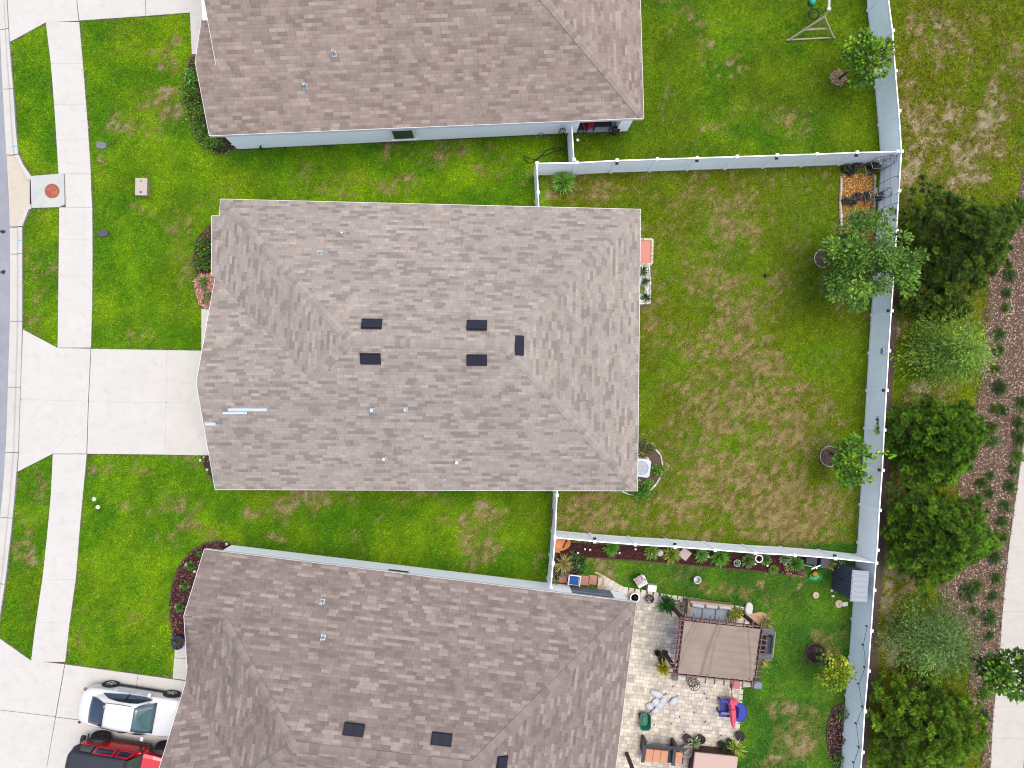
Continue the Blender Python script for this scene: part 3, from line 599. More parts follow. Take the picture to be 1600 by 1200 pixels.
def caps(m, a, b, k, step=.2, w=.17, seed=1, tint=(.765, .755, .71)):
    r = random.Random(seed); d = b - a; L = d.length; d = d / L; a = a + d * (.16 if k < PITCH else 0); L = (b - a).length; s = Vector((d.y, -d.x, 0)).normalized(); n = int(L / step)
    for i in range(n):
        p0 = a + d * (i * L / n); p1 = a + d * ((i + 1.25) * L / n) if i < n - 1 else b
        c = r.choice((.82, .95, 1, 1, 1.04, 1.1, 1.14)); l0, l1 = .034, .018
        v = []
        for p, l in ((p0, l0), (p1, l1)):
            for q in (-w, 0, w): v.append(p + s * q + Vector((0, 0, l - abs(q) * k)))
        v += [Vector(q) - Vector((0, 0, .05)) for q in (v[0], v[1], v[2])]
        m.add(v, [(0, 1, 4, 3), (1, 2, 5, 4), (0, 6, 7, 1), (1, 7, 8, 2), (0, 3, 6), (2, 8, 5)], col=tuple(c * t for t in tint))
def roof_vent(roof, px, py, pl, rz, base):
    """low twin slotted exhaust vent, sitting on a roof plane"""
    p = on_plane(pl, px, py); p = p + pl[1] * .03; ax = pl[2]; up = (pl[3] + Vector((0, 0, PITCH))).normalized(); nn = pl[1]
    R = Matrix((ax, up, nn)).transposed(); m = MB()
    m.box(p + nn * .02, (.84, .50, .02), mat=R)
    for s in (-1, 1):
        m.box(p + ax * (s * .205) + nn * .085, (.385, .40, .035), mat=R); m.box(p + ax * (s * .205) + nn * .045, (.34, .33, .06), mat=R)
    m.box(p + nn * .075, (.03, .44, .05), mat=R)
    for s in (-1, 1): m.box(p + ax * s * .405 + nn * .06, (.015, .40, .06), mat=R)
    return m.build('roof_vent', BLACKP, roof, world=True, bevel=.008)
def vent_pipe(roof, px, py, pl, base, r=.055, h=.32):
    p = on_plane(pl, px, py); m = MB(); nn = pl[1]; R = Matrix((pl[2], (pl[3] + Vector((0, 0, PITCH))).normalized(), nn)).transposed()
    m.box(p + nn * .012, (.19, .22, .01), mat=R); m.lathe([(r * 1.7, -.05), (r * 1.4, .06), (r * 1.05, .12)], p, 14); m.lathe([(r, 0), (r, h), (r * .75, h), (r * .75, h - .1)], p, 14)
    return m.build('vent_pipe', GALV, roof, world=True, smooth=False)
def walls(parent, poly, z0, z1, name='wall', mtl=None):
    m = MB(); n = len(poly); t = .15
    m.prism([(p.x, p.y) for p in poly], z0, z1)
    return m.build(name, mtl or WHITE_PAINT, parent, world=True)
def soffit(parent, pts, z):
    m = MB(); m.add([(p.x, p.y, z) for p in pts], [tuple(range(len(pts)))]); m.add([(p.x, p.y, z - .012) for p in pts], [tuple(range(len(pts) - 1, -1, -1))])
    return m.build('soffit', SOFFIT, parent, world=True)

# ---- the middle house: hipped roof with a front gable over the garage
def house_middle():
    h = thing('house', 'single storey white house with pale grey brown hip roof and a shiny patch', 'house', G(660, 545))
    A, B, C, D = G(344.5, 311, EAVE), G(1001, 327, EAVE), G(996, 767, EAVE), G(336, 765, EAVE)
    S = plane_from(D, C); E_ = plane_from(C, B)
    RE, RW, M_, AP = on_plane(S, 789, 541), on_plane(S, 547, 532), on_plane(S, 487, 596), on_plane(S, 306.5, 598)
    N = plane_from(B, A); V = G(336, 434, EAVE); A2 = G(343, 337, EAVE)
    W = plane_from(A, V)
    X1, X2 = on_plane(W, 330.5, 337), on_plane(W, 330.5, 430)
    m = MB()
    add_face(m, [D, C, RE, RW, M_, AP], *[S[0], S[2], S[3]]); add_face(m, [C, B, RE], E_[0], E_[2], E_[3])
    add_face(m, [B, A, RW, RE], N[0], N[2], N[3]); add_face(m, [A, A2, X1, X2, V, M_, RW], W[0], W[2], W[3])
    gd = (V - AP); gd.z = 0; q = plane_from(V, V + (M_ - AP) * -1); add_face(m, [V, M_, AP], V, q[2], q[3])
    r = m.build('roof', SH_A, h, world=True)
    m = MB()
    for a, b in ((D, C), (C, B), (B, A), (A, A2), (A2, X1), (X1, X2), (AP, D), (V, AP)): fascia(m, a, b)
    m.build('fascia', FASCIA, r, world=True)
    m = MB(); caps(m, RW, RE, PITCH, seed=3); caps(m, A, RW, .32, seed=4); caps(m, B, RE, .32, seed=5); caps(m, C, RE, .32, seed=6); caps(m, M_, RW, .32, seed=7)
    m.build('ridge_cap', pm('ridge_shingle', (.252, .229, .214), .9, ns=30, na=.12, bump=.3, vcol=True, spec=.15), r, world=True)
    for px, py, pl in ((581, 507, N), (745, 509, N), (579, 560, S), (745, 562, S), (810, 540, E_)): roof_vent(r, px, py, pl, 0, h)
    for px, py, pl, s in ((536, 365, N, 1.1), (500, 395, N, .8), (582, 641, S, 1.1), (634, 640, S, .8), (601, 717, S, 1.1), (714, 722, S, 1.15)): vent_pipe(r, px, py, pl, h, .055 * s)
    patch = pm('bare_underlay', (.34, .395, .43), .6, 0, ns=16, na=.25)
    for x0, x1, yc, hh in ((341, 417, 640.2, .13), (348, 386, 645.2, .12), (320.5, 337, 662.5, .13)):
        a, b = on_plane(S, x0, yc), on_plane(S, x1, yc); up = (S[3] + Vector((0, 0, PITCH))).normalized() * hh; o = S[1] * .012; m = MB()
        n = max(3, int((b - a).length / .37)); P = []
        for k in range(n + 1):
            q = a.lerp(b, k / n); j = rnd.uniform(-.02, .02); P.append((q - up * (.5 + j) + o, q + up * (.5 - j * 2) + o))
        m.add([v for p in P for v in p], [(2 * k, 2 * k + 2, 2 * k + 3, 2 * k + 1) for k in range(n) if (k * 7 + int(x0)) % 6 != 5])
        m.build('underlay_patch', patch, r, world=True)
    wl = [G(352, 327, EAVE), G(988, 342, EAVE), G(983, 756, EAVE), G(345, 756, EAVE), G(345, 440, EAVE), G(352, 432, EAVE)]
    w = walls(h, wl, 0, 2.5); soffit(h, [A, B, C, D, V, X2, X1, A2], EAVE - .2)
    m = MB(); g = [D.lerp(C, .012), V.lerp(V + (C - D), .012), AP.lerp(AP + (C - D), .012)]; m.add([v - Vector((0, 0, .12)) for v in g] , [(0, 1, 2)]); m.build('gable_wall', WHITE_PAINT, h, world=True, solid=.05)
    m = MB(); p = G(1003, 358, .35); m.tube([G(994, 358, .5), G(1000, 358, .45), p], .03, 8); m.build('drain_pipe', pm('white_pvc', (.75, .76, .74), .4), h, world=True, smooth=True)
    return S
house_middle()

# ---- the upper house, cut by the frame
def house_upper():
    h = thing('house', 'white house with pinkish brown roof and open back porch with red chair', 'house', G(650, 100))
    SWc, SEc = G(327, 212, EAVE), G(1006, 184.5, EAVE); S = plane_from(SWc, SEc)
    AP, RK, RT, RE = on_plane(S, 305, 97), on_plane(S, 337, 101), on_plane(S, 304, -82), on_plane(S, 784, -82)
    NE, NW = G(993, -262, EAVE), G(296, -232, EAVE)
    RKn = NW.copy()
    E_ = plane_from(SEc, NE); N = plane_from(NE, NW)
    m = MB()
    add_face(m, [SWc, SEc, RE, RT, RK, AP], S[0], S[2], S[3]); add_face(m, [SEc, NE, RE], E_[0], E_[2], E_[3]); add_face(m, [NE, NW, RT, RE], N[0], N[2], N[3])
    L0, L1 = G(314.5, 32, 2.95), G(352, 30, 2.95); AX = AP + (RK - AP) * 2.4
    q = plane_from(L1, L0); add_face(m, [L0, L1, AX, AP], q[0], q[2], q[3])
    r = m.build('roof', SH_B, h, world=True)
    m = MB()
    for a, b in ((SWc, SEc), (SEc, NE), (NE, NW), (AP, SWc), (L0, AP), (RT, RK), (NW, RT)): fascia(m, a, b)
    m.build('fascia', FASCIA, r, world=True)
    m = MB(); caps(m, RT, RE, PITCH, seed=13); caps(m, SEc, RE, .32, seed=14); caps(m, NE, RE, .32, seed=15)
    m.build('ridge_cap', pm('ridge_shingle_pink', (.236, .196, .178), .9, ns=30, na=.12, bump=.3, vcol=True, spec=.15), r, world=True)
    vent_pipe(r, 522, 84, S, h, .06); vent_pipe(r, 477, 135, S, h, .065)
    # gable wall above the small front roof
    e = (SEc - SWc).normalized() * .3; lo = Vector((0, 0, .12)); m = MB(); q = RK + (RK - RT) * ((RK.z - EAVE - .02) / (RT.z - RK.z)); m.add([Vector((q.x, q.y, EAVE)) + e - lo, RT + e - lo, NW + e * 1.5 - lo], [(0, 1, 2)]); m.build('gable_wall', WHITE_PAINT, h, world=True, solid=.05)
    m = MB(); m.add([SWc + e * .7 - lo, AP + e * .7 - lo, L0 + e * .7 - lo], [(0, 1, 2)]); m.build('gable_wall', WHITE_PAINT, h, world=True, solid=.05)
    W0, W1 = G(371, 233), G(901, 207.3); Ec = G(980, 205); e = (W1 - W0).normalized(); n = Vector((-e.y, e.x, 0))
    w = walls(h, [W0, W1, W1 + n * 2.4, Ec + n * 2.4, Ec + n * 11.8, W0 + n * 11.8], 0, 2.52)
    soffit(h, [SWc, SEc, NE, NW], EAVE - .2)
    m = MB(); c = Ec - e * .27 + n * .27; m.prism([c + (e * a + n * b) * .27 for a, b in ((-1, -1), (1, -1), (1, 1), (-1, 1))], 0, 2.52); m.build('porch_column', WHITE_PAINT, h, world=True)
    m = MB(); m.prism([W1, Ec, Ec + n * 2.4, W1 + n * 2.4], -.1, .06); m.build('porch_floor', pm('grey_blue_floor', (.36, .40, .45), .6, ns=4, na=.1), h, world=True)
    # window of the side wall, hose tap, faint render stripe
    p = G(636, 226, 0); c = p + Vector((0, 0, 1.6)); m = MB(); m.box(c - n * .03, (1.05, .1, 1.15), math.atan2(e.y, e.x)); fr = m.build('window', FASCIA, h, world=True)
    m = MB(); m.box(c - n * .055, (.90, .1, .98), math.atan2(e.y, e.x)); m.build('pane', GLASS_DK, fr, world=True)
    m = MB(); m.box(c - n * .06 + Vector((0, 0, -.62)), (1.2, .16, .07), math.atan2(e.y, e.x)); m.build('sill', FASCIA, fr, world=True)
    m = MB(); q = G(411, 231, .0) + Vector((0, 0, .35)); m.tube([q, q - n * .12, q - n * .16 - Vector((0, 0, .1))], .03, 8); m.lathe([(0, 0), (.06, .01), (.06, .03), (0, .04)], q - n * .12 + Vector((0, 0, .04)), 10); m.build('hose_tap', BLACKP, h, world=True)
    m = MB(); q = G(380, 231, 0) + Vector((0, 0, .55)); m.box(q - n * .02, (.75, .05, .06), math.atan2(e.y, e.x)); m.build('wall_ledge', FASCIA, h, world=True)
    return e, n, W1, Ec
UE, UN, UW1, UEC = house_upper()

# ---- the lower house, turned a little and cut by the frame
def house_lower():
    h = thing('house', 'white house with dark brown grey roof beside the paved patio', 'house', G(650, 1080))
    NWc, NEc = G(319, 858, EAVE), G(995, 941, EAVE); N = plane_from(NEc, NWc)
    RW, RE, T, AP = on_plane(N, 459, 1166), on_plane(N, 738, 1197), on_plane(N, 348.5, 965), on_plane(N, 287, 962)
    d = (NEc - NWc).normalized(); n = Vector((d.y, -d.x, 0)); w2 = 2 * abs((RE - NEc).dot(n))
    SEc, SWx = NEc + n * w2, NWc + n * w2
    E_ = plane_from(SEc, NEc); S = plane_from(SWx, SEc)
    V = G(296, 1015, EAVE); Ve = G(284, 1117, EAVE - .02)
    W = plane_from(V, Ve)
    gw = G(290, 1066, EAVE - .05); AG = G(236, 1240, 4.75)
    rd = d; tt = 0
    hv = (RW - T).copy(); M2 = on_plane(S, 331, 1246) if False else None
    # garage ridge meets the hip from RW at the height of the garage apex
    dirh = (-d + n).normalized(); L = (RW.z - AG.z) / (PITCH * .7071); M2 = RW + dirh * L; M2.z = AG.z
    m = MB()
    add_face(m, [NEc, NWc, AP, T, RW, RE], N[0], N[2], N[3]); add_face(m, [SEc, NEc, RE], E_[0], E_[2], E_[3])
    SWg = M2 + n * (abs((M2 - SWx).dot(n))) ; SWg = SWx - d * 1.0; 
    add_face(m, [SWg, SEc, RE, RW, M2, AG], S[0], S[2], S[3])
    add_face(m, [T, V, Ve + Vector((0, 0, .02)), M2, RW], W[0], W[2], W[3])
    k = plane_from(gw + d, gw); q = plane_from(gw + (M2 - AG), gw); add_face(m, [gw, Ve + d * .1 + n * .35 + Vector((0, 0, .02)), M2, AG], q[0], q[2], q[3])
    sv = G(292, 1043, EAVE - .02); q = plane_from(sv + d, sv); add_face(m, [sv, V + d * .12 + n * .1, T, AP], q[0], q[2], q[3])
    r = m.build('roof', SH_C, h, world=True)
    m = MB()
    for a, b in ((NEc, NWc), (SEc, NEc), (NWc, AP), (AP, sv), (gw, AG), (Ve, V), (AG, SWg)): fascia(m, b, a)
    m.build('fascia', FASCIA, r, world=True)
    m = MB(); caps(m, RW, RE, PITCH, seed=23); caps(m, NEc, RE, .32, seed=24); caps(m, T, RW, .32, seed=25); caps(m, M2, RW, .32, seed=26); caps(m, SEc, RE, .32, seed=27)
    m.build('ridge_cap', pm('ridge_shingle_brown', (.192, .162, .153), .9, ns=30, na=.12, bump=.3, vcol=True, spec=.15), r, world=True)
    roof_vent(r, 553, 1140, N, 0, h); roof_vent(r, 690, 1155, N, 0, h); roof_vent(r, 783, 1196, E_, 0, h)
    vent_pipe(r, 504, 940, N, h, .06); vent_pipe(r, 505, 996, N, h, .055)
    W0, W1, Ec = G(362, 851.5), G(888, 914), G(973, 927); e = (W1 - W0).normalized(); n2 = Vector((e.y, -e.x, 0))
    q1, q2 = G(889, 914.2), G(953, 922)
    walls(h, [W0, q1, q1 + n2 * 2.2, Ec + n2 * 2.2, Ec + n2 * 11.2, W0 + n2 * 11.2], 0, 2.52)
    lo = Vector((0, 0, .12))
    for tri in ((NWc, AP - lo * 2, sv.lerp(AP, .42) - lo * 4 - n * .25), (gw, AG, SWg)): m = MB(); m.add([v + d * .22 - lo for v in tri], [(0, 1, 2)]); m.build('gable_wall', WHITE_PAINT, h, world=True, solid=.05)
    soffit(h, [NWc, NEc, SEc, SWx], EAVE - .2)
    m = MB(); m.prism([q2, Ec, Ec + n2 * .55, q2 + n2 * .55], 0, 2.52); m.build('porch_column', WHITE_PAINT, h, world=True)
    m = MB(); m.prism([q1, q2, q2 + n2 * .1, q1 + n2 * .1], .05, .9); m.build('porch_screen', pm('grey_screen', (.20, .235, .27), .6), h, world=True)
    m = MB(); m.prism([q1, Ec, Ec + n2 * 2.2, q1 + n2 * 2.2], -.1, .05); m.build('porch_floor', pm('grey_blue_floor', (.36, .40, .45), .6), h, world=True)
    p = G(628, 884, 0); c = p + Vector((0, 0, 1.75)); ang = math.atan2(e.y, e.x); m = MB(); m.box(c - n2 * .02, (1.0, .1, 1.1), ang); fr = m.build('window', FASCIA, h, world=True)
    m = MB(); m.box(c - n2 * .045, (.88, .1, .95), ang); m.build('pane', GLASS_DK, fr, world=True)
house_lower()

# ------------------------------------------------------------------ white vinyl fences
VINYL = pm('white_vinyl', (.90, .93, .935), .35, ns=2, na=.03, spec=.4); VTRIM = pm('vinyl_trim', (.78, .785, .775), .35, ns=2, na=.02, spec=.4)
def vinyl_board():
    t = NT('grooved_vinyl'); uv = t.n('ShaderNodeUVMap'); uv.uv_map = 'UVMap'; sp = t.n('ShaderNodeSeparateXYZ'); t.lk(uv.outputs[0], sp.inputs[0])
    f = t.math('FRACT', t.math('DIVIDE', sp.outputs[0], .155)); g = t.math('LESS_THAN', f, .07); c = t.mix(g, (.91, .935, .94), (.78, .815, .83))
    d = t.ramp(t.noise(1.1, 4), [(.3, .93), (.7, 1.03)]); t.bump(t.math('MULTIPLY', g, -1), .5, .008); return t.done(t.mix(1.0, c, d, 'MULTIPLY'), .4, 0, .35)
BOARD = vinyl_board()
FH = 1.83
def fence(label, caps_px, lights=(), boxes=(), zc=1.9, group='white vinyl fences round the gardens', first_post=True, last_post=True, side=None):
    P = [G(p[0], p[1], zc) for p in caps_px]
    f = thing('fence', label, 'fence', (P[0].x, P[0].y, 0), 0, group)
    for i, (a, b) in enumerate(zip(P, P[1:])):
        d = Vector((b.x - a.x, b.y - a.y, 0)); L = d.length; d /= L; w = Vector((-d.y, d.x, 0)); a0 = a + d * .06; b0 = b - d * .06; m = MB()
        lo, hi = .06, FH - .09
        for s in (.02, -.02):
            q = [a0 + w * s, b0 + w * s]; z = [(q[0].x, q[0].y, lo), (q[1].x, q[1].y, lo), (q[1].x, q[1].y, hi), (q[0].x, q[0].y, hi)]
            m.add(z, [(0, 1, 2, 3) if s < 0 else (3, 2, 1, 0)], uvs=[[(0, 0), (L, 0), (L, 1.8), (0, 1.8)] if s < 0 else [(0, 1.8), (L, 1.8), (L, 0), (0, 0)]])
        pa = m.build('fence_panel', BOARD, f, world=True)
        m = MB(); ang = math.atan2(d.y, d.x); c = (a + b) / 2
        m.box((c.x, c.y, FH - .06), (L - .1, .05, .12), ang); m.build('top_rail', VTRIM, pa, world=True, bevel=.006); m = MB(); m.box((c.x, c.y, .11), (L - .1, .05, .16), ang); m.build('bottom_rail', VTRIM, pa, world=True, bevel=.006)
    for i, p in enumerate(P):
        if (i == 0 and not first_post) or (i == len(P) - 1 and not last_post): continue
        q = P[min(i + 1, len(P) - 1)] - P[max(i - 1, 0)]; ang = math.atan2(q.y, q.x); m = MB(); m.box((p.x, p.y, .93), (.127, .127, 1.86), ang)
        po = m.build('fence_post', VINYL, f, world=True, bevel=.006)
        m = MB(); R = Matrix.Rotation(ang, 3, 'Z'); v = [R @ Vector((x, y, 0)) + p + Vector((0, 0, z)) for z, s in ((-.05, .075), (-.02, .075), (.01, .062)) for x, y in ((-s, -s), (s, -s), (s, s), (-s, s))] + [p + Vector((0, 0, .05))]
        m.add(v, [(k, (k + 1) % 4, 4 + (k + 1) % 4, 4 + k) for k in range(4)] + [(4 + k, 4 + (k + 1) % 4, 8 + (k + 1) % 4, 8 + k) for k in range(4)] + [(8 + k, 8 + (k + 1) % 4, 12) for k in range(4)] + [(3, 2, 1, 0)])
        m.build('post_cap', VTRIM, po, world=True)
        if i in lights or i in boxes:
            w = Vector((math.sin(ang), -math.cos(ang), 0)) * (side or 1); c = p + w * .12 + Vector((0, 0, -.13)); m = MB()
            s = (.14, .10, .09) if i in lights else (.26, .08, .26)
            m.box(c - (Vector() if i in lights else Vector((0, 0, .25))), s, ang); m.build('solar_light' if i in lights else 'junction_box', BLACKP if i in lights else pm('grey_box', (.36, .42, .46), .5), po, world=True, bevel=.008)
    return f
fence('long white vinyl fence running between the back gardens and the pines', [(1384, -80), (1388, -16), (1396, 47), (1400.5, 110), (1406, 173), (1410, 236), (1406, 298), (1402.5, 360), (1398.5, 423), (1394, 485.5), (1390, 548), (1386.5, 610), (1383, 672), (1380, 735), (1375.5, 797.5), (1372, 860), (1370, 880), (1367, 922.5), (1362.5, 986), (1358, 1049), (1352.5, 1112), (1348.5, 1176), (1343.5, 1240)], lights=(9, 11, 13), boxes=(10,), side=1)
fence('white fence between the middle garden and the upper garden with four black solar lights', [(839, 254.5), (901.5, 253.5), (964.5, 250), (1027.5, 248), (1090, 246), (1152.5, 244), (1215, 242), (1277.5, 240), (1340, 237.5), (1403.5, 236)], lights=(2, 4, 6, 8), side=1)
fence('short white fence from the spiky plant down to the middle house', [(839, 254.5), (841, 300), (842.5, 338)], first_post=False, last_post=False)
fence('short white fence joining the upper house beside its open porch', [(893.5, 190), (897, 249)], first_post=False)
fence('white fence above the dark red flower bed', [(867.5, 840.5), (929.5, 846.5), (993, 851.3), (1055.3, 855), (1118, 859.7), (1181, 864.7), (1243, 868), (1306, 873), (1369, 880)], lights=(1, 3, 7), side=-1, last_post=False)
fence('short white fence with a pinkish board leaning on it', [(872, 752), (870.5, 774), (867.5, 840.5)], last_post=False, first_post=False)
fence('short white fence between the orange pot and the lower house', [(867.5, 840.5), (864.5, 880), (861, 918)], first_post=False, lights=(2,), side=0.01)
# ------------------------------------------------------------------ trees, shrubs, plants
LEAF = foliage_mat('leaf', .5, .2); NEEDLE = foliage_mat('needle', .7, .25)
BARK = pm('bark', (.16, .115, .08), .9, ns=22, na=.35, bump=.6, spec=.1); BARKD = pm('dark_bark', (.09, .065, .05), .9, ns=22, na=.35, bump=.6, spec=.1)
def unit(n):
    v = RNG.normal(size=(n, 3)); return v / np.linalg.norm(v, axis=1, keepdims=True)
def leaf_crown(name, clumps, per, L, W, cols, parent, out=.55, up=.35, mat=None, jitter=.25, center=None):
    """clumps: (x,y,z,r). leaves spread through each clump, pointing mostly outward"""
    B = []; D = []; C = []; LL = []
    ctr = np.mean([c[:3] for c in clumps], 0) if center is None else np.array(center)
    for c in clumps:
        n = max(6, int(per * (c[3] / .35) ** 2)); u = unit(n); r = c[3] * RNG.random(n)[:, None] ** .45
        p = np.array(c[:3]) + u * r * np.array([1, 1, .75]); o = p - ctr; o /= np.linalg.norm(o, axis=1, keepdims=True) + 1e-6
        d = u * .7 + o * out + unit(n) * .8; d[:, 2] += up * .3
        B.append(p); D.append(d); base = np.array(cols[RNG.integers(0, len(cols))]) * np.array((1.30, 1.28, .7)) * RNG.uniform(1 - jitter, 1 + jitter)
        C.append(base * RNG.uniform(.5, 1.65, (n, 1)) * (1 + RNG.normal(0, .06, (n, 3))))
        LL.append(RNG.uniform(.7, 1.3, n))
    B = np.concatenate(B); D = np.concatenate(D); C = np.clip(np.concatenate(C), .003, 1); LL = np.concatenate(LL)
    upv = np.stack([RNG.normal(0, .6, len(B)), RNG.normal(0, .6, len(B)), np.ones(len(B))], 1)
    return leaves(name, B, D, L * LL, W * LL, C, mat or LEAF, parent, up=upv)
def limbs(m, base, tips, r0, z0):
    for t in tips:
        t = Vector(t); a = Vector((base[0], base[1], z0 * rnd.uniform(.7, 1.1))); mid = a.lerp(t, .5) + Vector((rnd.uniform(-.1, .1), rnd.uniform(-.1, .1), .12 * (t - a).length))
        m.tube([a, mid, t], [r0, r0 * .6, r0 * .2], 6)
def broad_tree(label, cx, cy, zc, rad, base_px, cols, n=46, per=80, L=.15, W=.085, clr=.32, name='tree', extra=(), trunk_r=.06, group='garden trees'):
    c = G(cx, cy, zc); b = G(*base_px) if base_px else Vector((c.x, c.y, 0)); t = thing(name, label, 'tree', b, 0, group)
    o = c - b; clumps = []
    for k in range(n):
        u = unit(1)[0]; q = rnd.uniform(.35, 1.0) ** .6; j = 1 + .16 * math.sin(3 * math.atan2(u[1], u[0]) + cx) + .10 * math.sin(5 * math.atan2(u[1], u[0]) + cy) + rnd.uniform(-.15, .18)
        clumps.append((o.x + u[0] * rad[0] * q * j, o.y + u[1] * rad[1] * q * j, o.z + u[2] * rad[2] * q, clr * rnd.uniform(.7, 1.25)))
    for px, py, z, r in extra:
        p = G(px, py, z) - b; clumps.append((p.x, p.y, p.z, r))
    m = MB(); top = Vector((o.x, o.y, o.z)); m.tube([(0, 0, -.1), (o.x * .25, o.y * .25, o.z * .45), top * .95], [trunk_r * 1.25, trunk_r, trunk_r * .4], 9)
    limbs(m, (o.x * .3, o.y * .3), [q[:3] for q in clumps[::3]], trunk_r * .5, o.z * .5); m.build('trunk', BARK, t, smooth=True)
    leaf_crown('crown', clumps, per, L, W, cols, t)
    return t
GR_DEEP = [(.040, .098, .014), (.058, .13, .016), (.082, .165, .02), (.03, .07, .012)]
GR_LIME = [(.08, .18, .010), (.115, .22, .011), (.055, .135, .012), (.04, .10, .014)]
GR_GOLD = [(.12, .18, .010), (.09, .15, .012), (.17, .21, .014), (.05, .10, .014)]
broad_tree('largest garden tree, dark green leafy crown leaning over the white fence', 1359, 408, 3.5, (1.95, 1.9, 1.5), (1291, 405), [(.045, .105, .020), (.065, .140, .024), (.095, .185, .035), (.032, .075, .018)], n=110, per=60, L=.18, W=.08, clr=.38, trunk_r=.09)
broad_tree('young tree with bright green and orange tipped leaves over the upper fence', 1352, 92, 2.3, (.98, 1.0, .9), (1311, 123), [(.06, .14, .010), (.09, .18, .012), (.04, .09, .010), (.14, .20, .014)], n=44, per=44, L=.19, W=.13, clr=.27, extra=[(1368, 75, 2.9, .2), (1388, 98, 2.7, .16), (1356, 52, 2.7, .2), (1322, 88, 2.3, .25), (1378, 113, 2.3, .2)])
broad_tree('small bright lime tree with a branch reaching over the fence', 1330, 722, 2.2, (.72, 1.0, .8), (1297, 708), GR_LIME, n=34, per=46, L=.17, W=.12, clr=.28, extra=[(1352, 712, 2.4, .22), (1362, 716, 2.5, .2), (1372, 708, 2.5, .17), (1381, 706, 2.6, .14), (1391, 711, 2.7, .14), (1356, 700, 2.4, .16), (1344, 748, 2.2, .2)])
broad_tree('small round tree with yellow green leaves near the oval bed', 1302, 1052, 1.9, (.72, .74, .6), (1277, 1024), GR_GOLD, n=40, per=60, L=.13, W=.09, clr=.25)
broad_tree('broadleaf tree overhanging the grey footpath at the picture edge', 1582, 1056, 4.0, (1.0, 1.05, .8), (1522, 1030), GR_DEEP, n=40, per=52, L=.22, W=.13, clr=.33, group='trees beyond the fence')

def pine(label, cx, cy, zc, rad, h, seed, cols, n=200, tuft=.235, needles=70, base=None):
    """young pine: a trunk with whorls of rising branches ending in round tufts of needles, massed to a bumpy dome"""
    c = G(cx, cy, zc); t = thing('pine_tree', label, 'pine tree', (c.x, c.y, 0), 0, 'pines beyond the fence'); R = random.Random(seed)
    m = MB(); m.tube([(0, 0, -.1), (.05, .03, h * .5), (0, 0, h * .93)], [.11, .07, .02], 8); tips = []; ph = [R.uniform(0, 6.28) for _ in range(4)]
    def edge(a): return 1 + .16 * math.sin(3 * a + ph[0]) + .10 * math.sin(5 * a + ph[1]) + .10 * math.sin(8 * a + ph[2])
    for k in range(n):
        q = ((k + .5) / n) ** .5; a = k * 2.39996 + R.uniform(-.2, .2); q2 = min(1.1, q * R.uniform(.94, 1.06)) * edge(a)
        if q > .72 and R.random() < .22: q2 *= R.uniform(1.0, 1.18)
        lump = .35 * math.sin(4 * a + ph[3] + 3 * q) * q; z = h * (.30 + .68 * max(0, 1 - q ** 1.7)) + lump * .5 + R.uniform(-.28, .22)
        tips.append((math.cos(a) * rad[0] * q2, math.sin(a) * rad[1] * q2, max(.25, z), tuft * R.uniform(.75, 1.3), 1.0))
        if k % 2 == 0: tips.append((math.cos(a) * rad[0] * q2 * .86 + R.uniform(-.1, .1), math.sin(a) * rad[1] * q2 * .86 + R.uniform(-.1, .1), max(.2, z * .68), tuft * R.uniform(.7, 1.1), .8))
    for k in range(0, len(tips), 3):
        x, y, z = tips[k][:3]; s0 = Vector((0, 0, max(.25, z * .62))); e = Vector((x, y, z)); m.tube([s0, s0.lerp(e, .55) - Vector((0, 0, .08)), e], [.03, .018, .007], 5)
    m.build('trunk', BARK, t, smooth=True)
    B = []; D = []; C = []; L = []
    for x, y, z, s, br in tips:
        k = needles; u = unit(k); o = np.array([x, y, .9]); o = o / (np.linalg.norm(o) + 1e-6); u[:, 2] = np.abs(u[:, 2]) * .95 + .05; u = u + o * .35
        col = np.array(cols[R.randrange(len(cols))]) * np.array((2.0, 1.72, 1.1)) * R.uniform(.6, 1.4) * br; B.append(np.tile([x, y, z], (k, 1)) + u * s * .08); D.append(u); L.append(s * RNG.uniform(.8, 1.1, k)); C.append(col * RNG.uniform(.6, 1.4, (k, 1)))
    B = np.concatenate(B); leaves('crown', B, np.concatenate(D), np.concatenate(L), .036, np.clip(np.concatenate(C), .002, 1), NEEDLE, t, mid=.6)
    return t
PINE = [(.038, .098, .012), (.052, .128, .014), (.070, .160, .016), (.030, .076, .012)]
PINE2 = [(.052, .122, .014), (.070, .150, .016), (.088, .180, .018), (.040, .09, .013)]
pine('dark wide pine beside the largest garden tree', 1498, 378, 2.2, (2.55, 2.5), 4.4, 1, [(.030, .068, .014), (.042, .088, .014), (.058, .115, .016), (.026, .052, .013)], n=400)
pine('bushy pine with dense round tufts, upper of the two in the middle', 1468, 688, 2.0, (2.15, 1.95), 3.9, 2, PINE, n=400)
pine('dense bright pine level with the shed', 1470, 838, 2.0, (2.35, 2.1), 4.0, 3, PINE, n=400)
pine('broad pine cut by the lower picture edge beside the fence', 1448, 1140, 1.9, (2.5, 2.3), 3.9, 4, PINE2, n=400)
pine('small sparse pine spreading below the wide dark pine', 1462, 468, 1.2, (1.7, 1.0), 2.3, 5, [(.045, .085, .016), (.06, .11, .018)], n=130, tuft=.2)

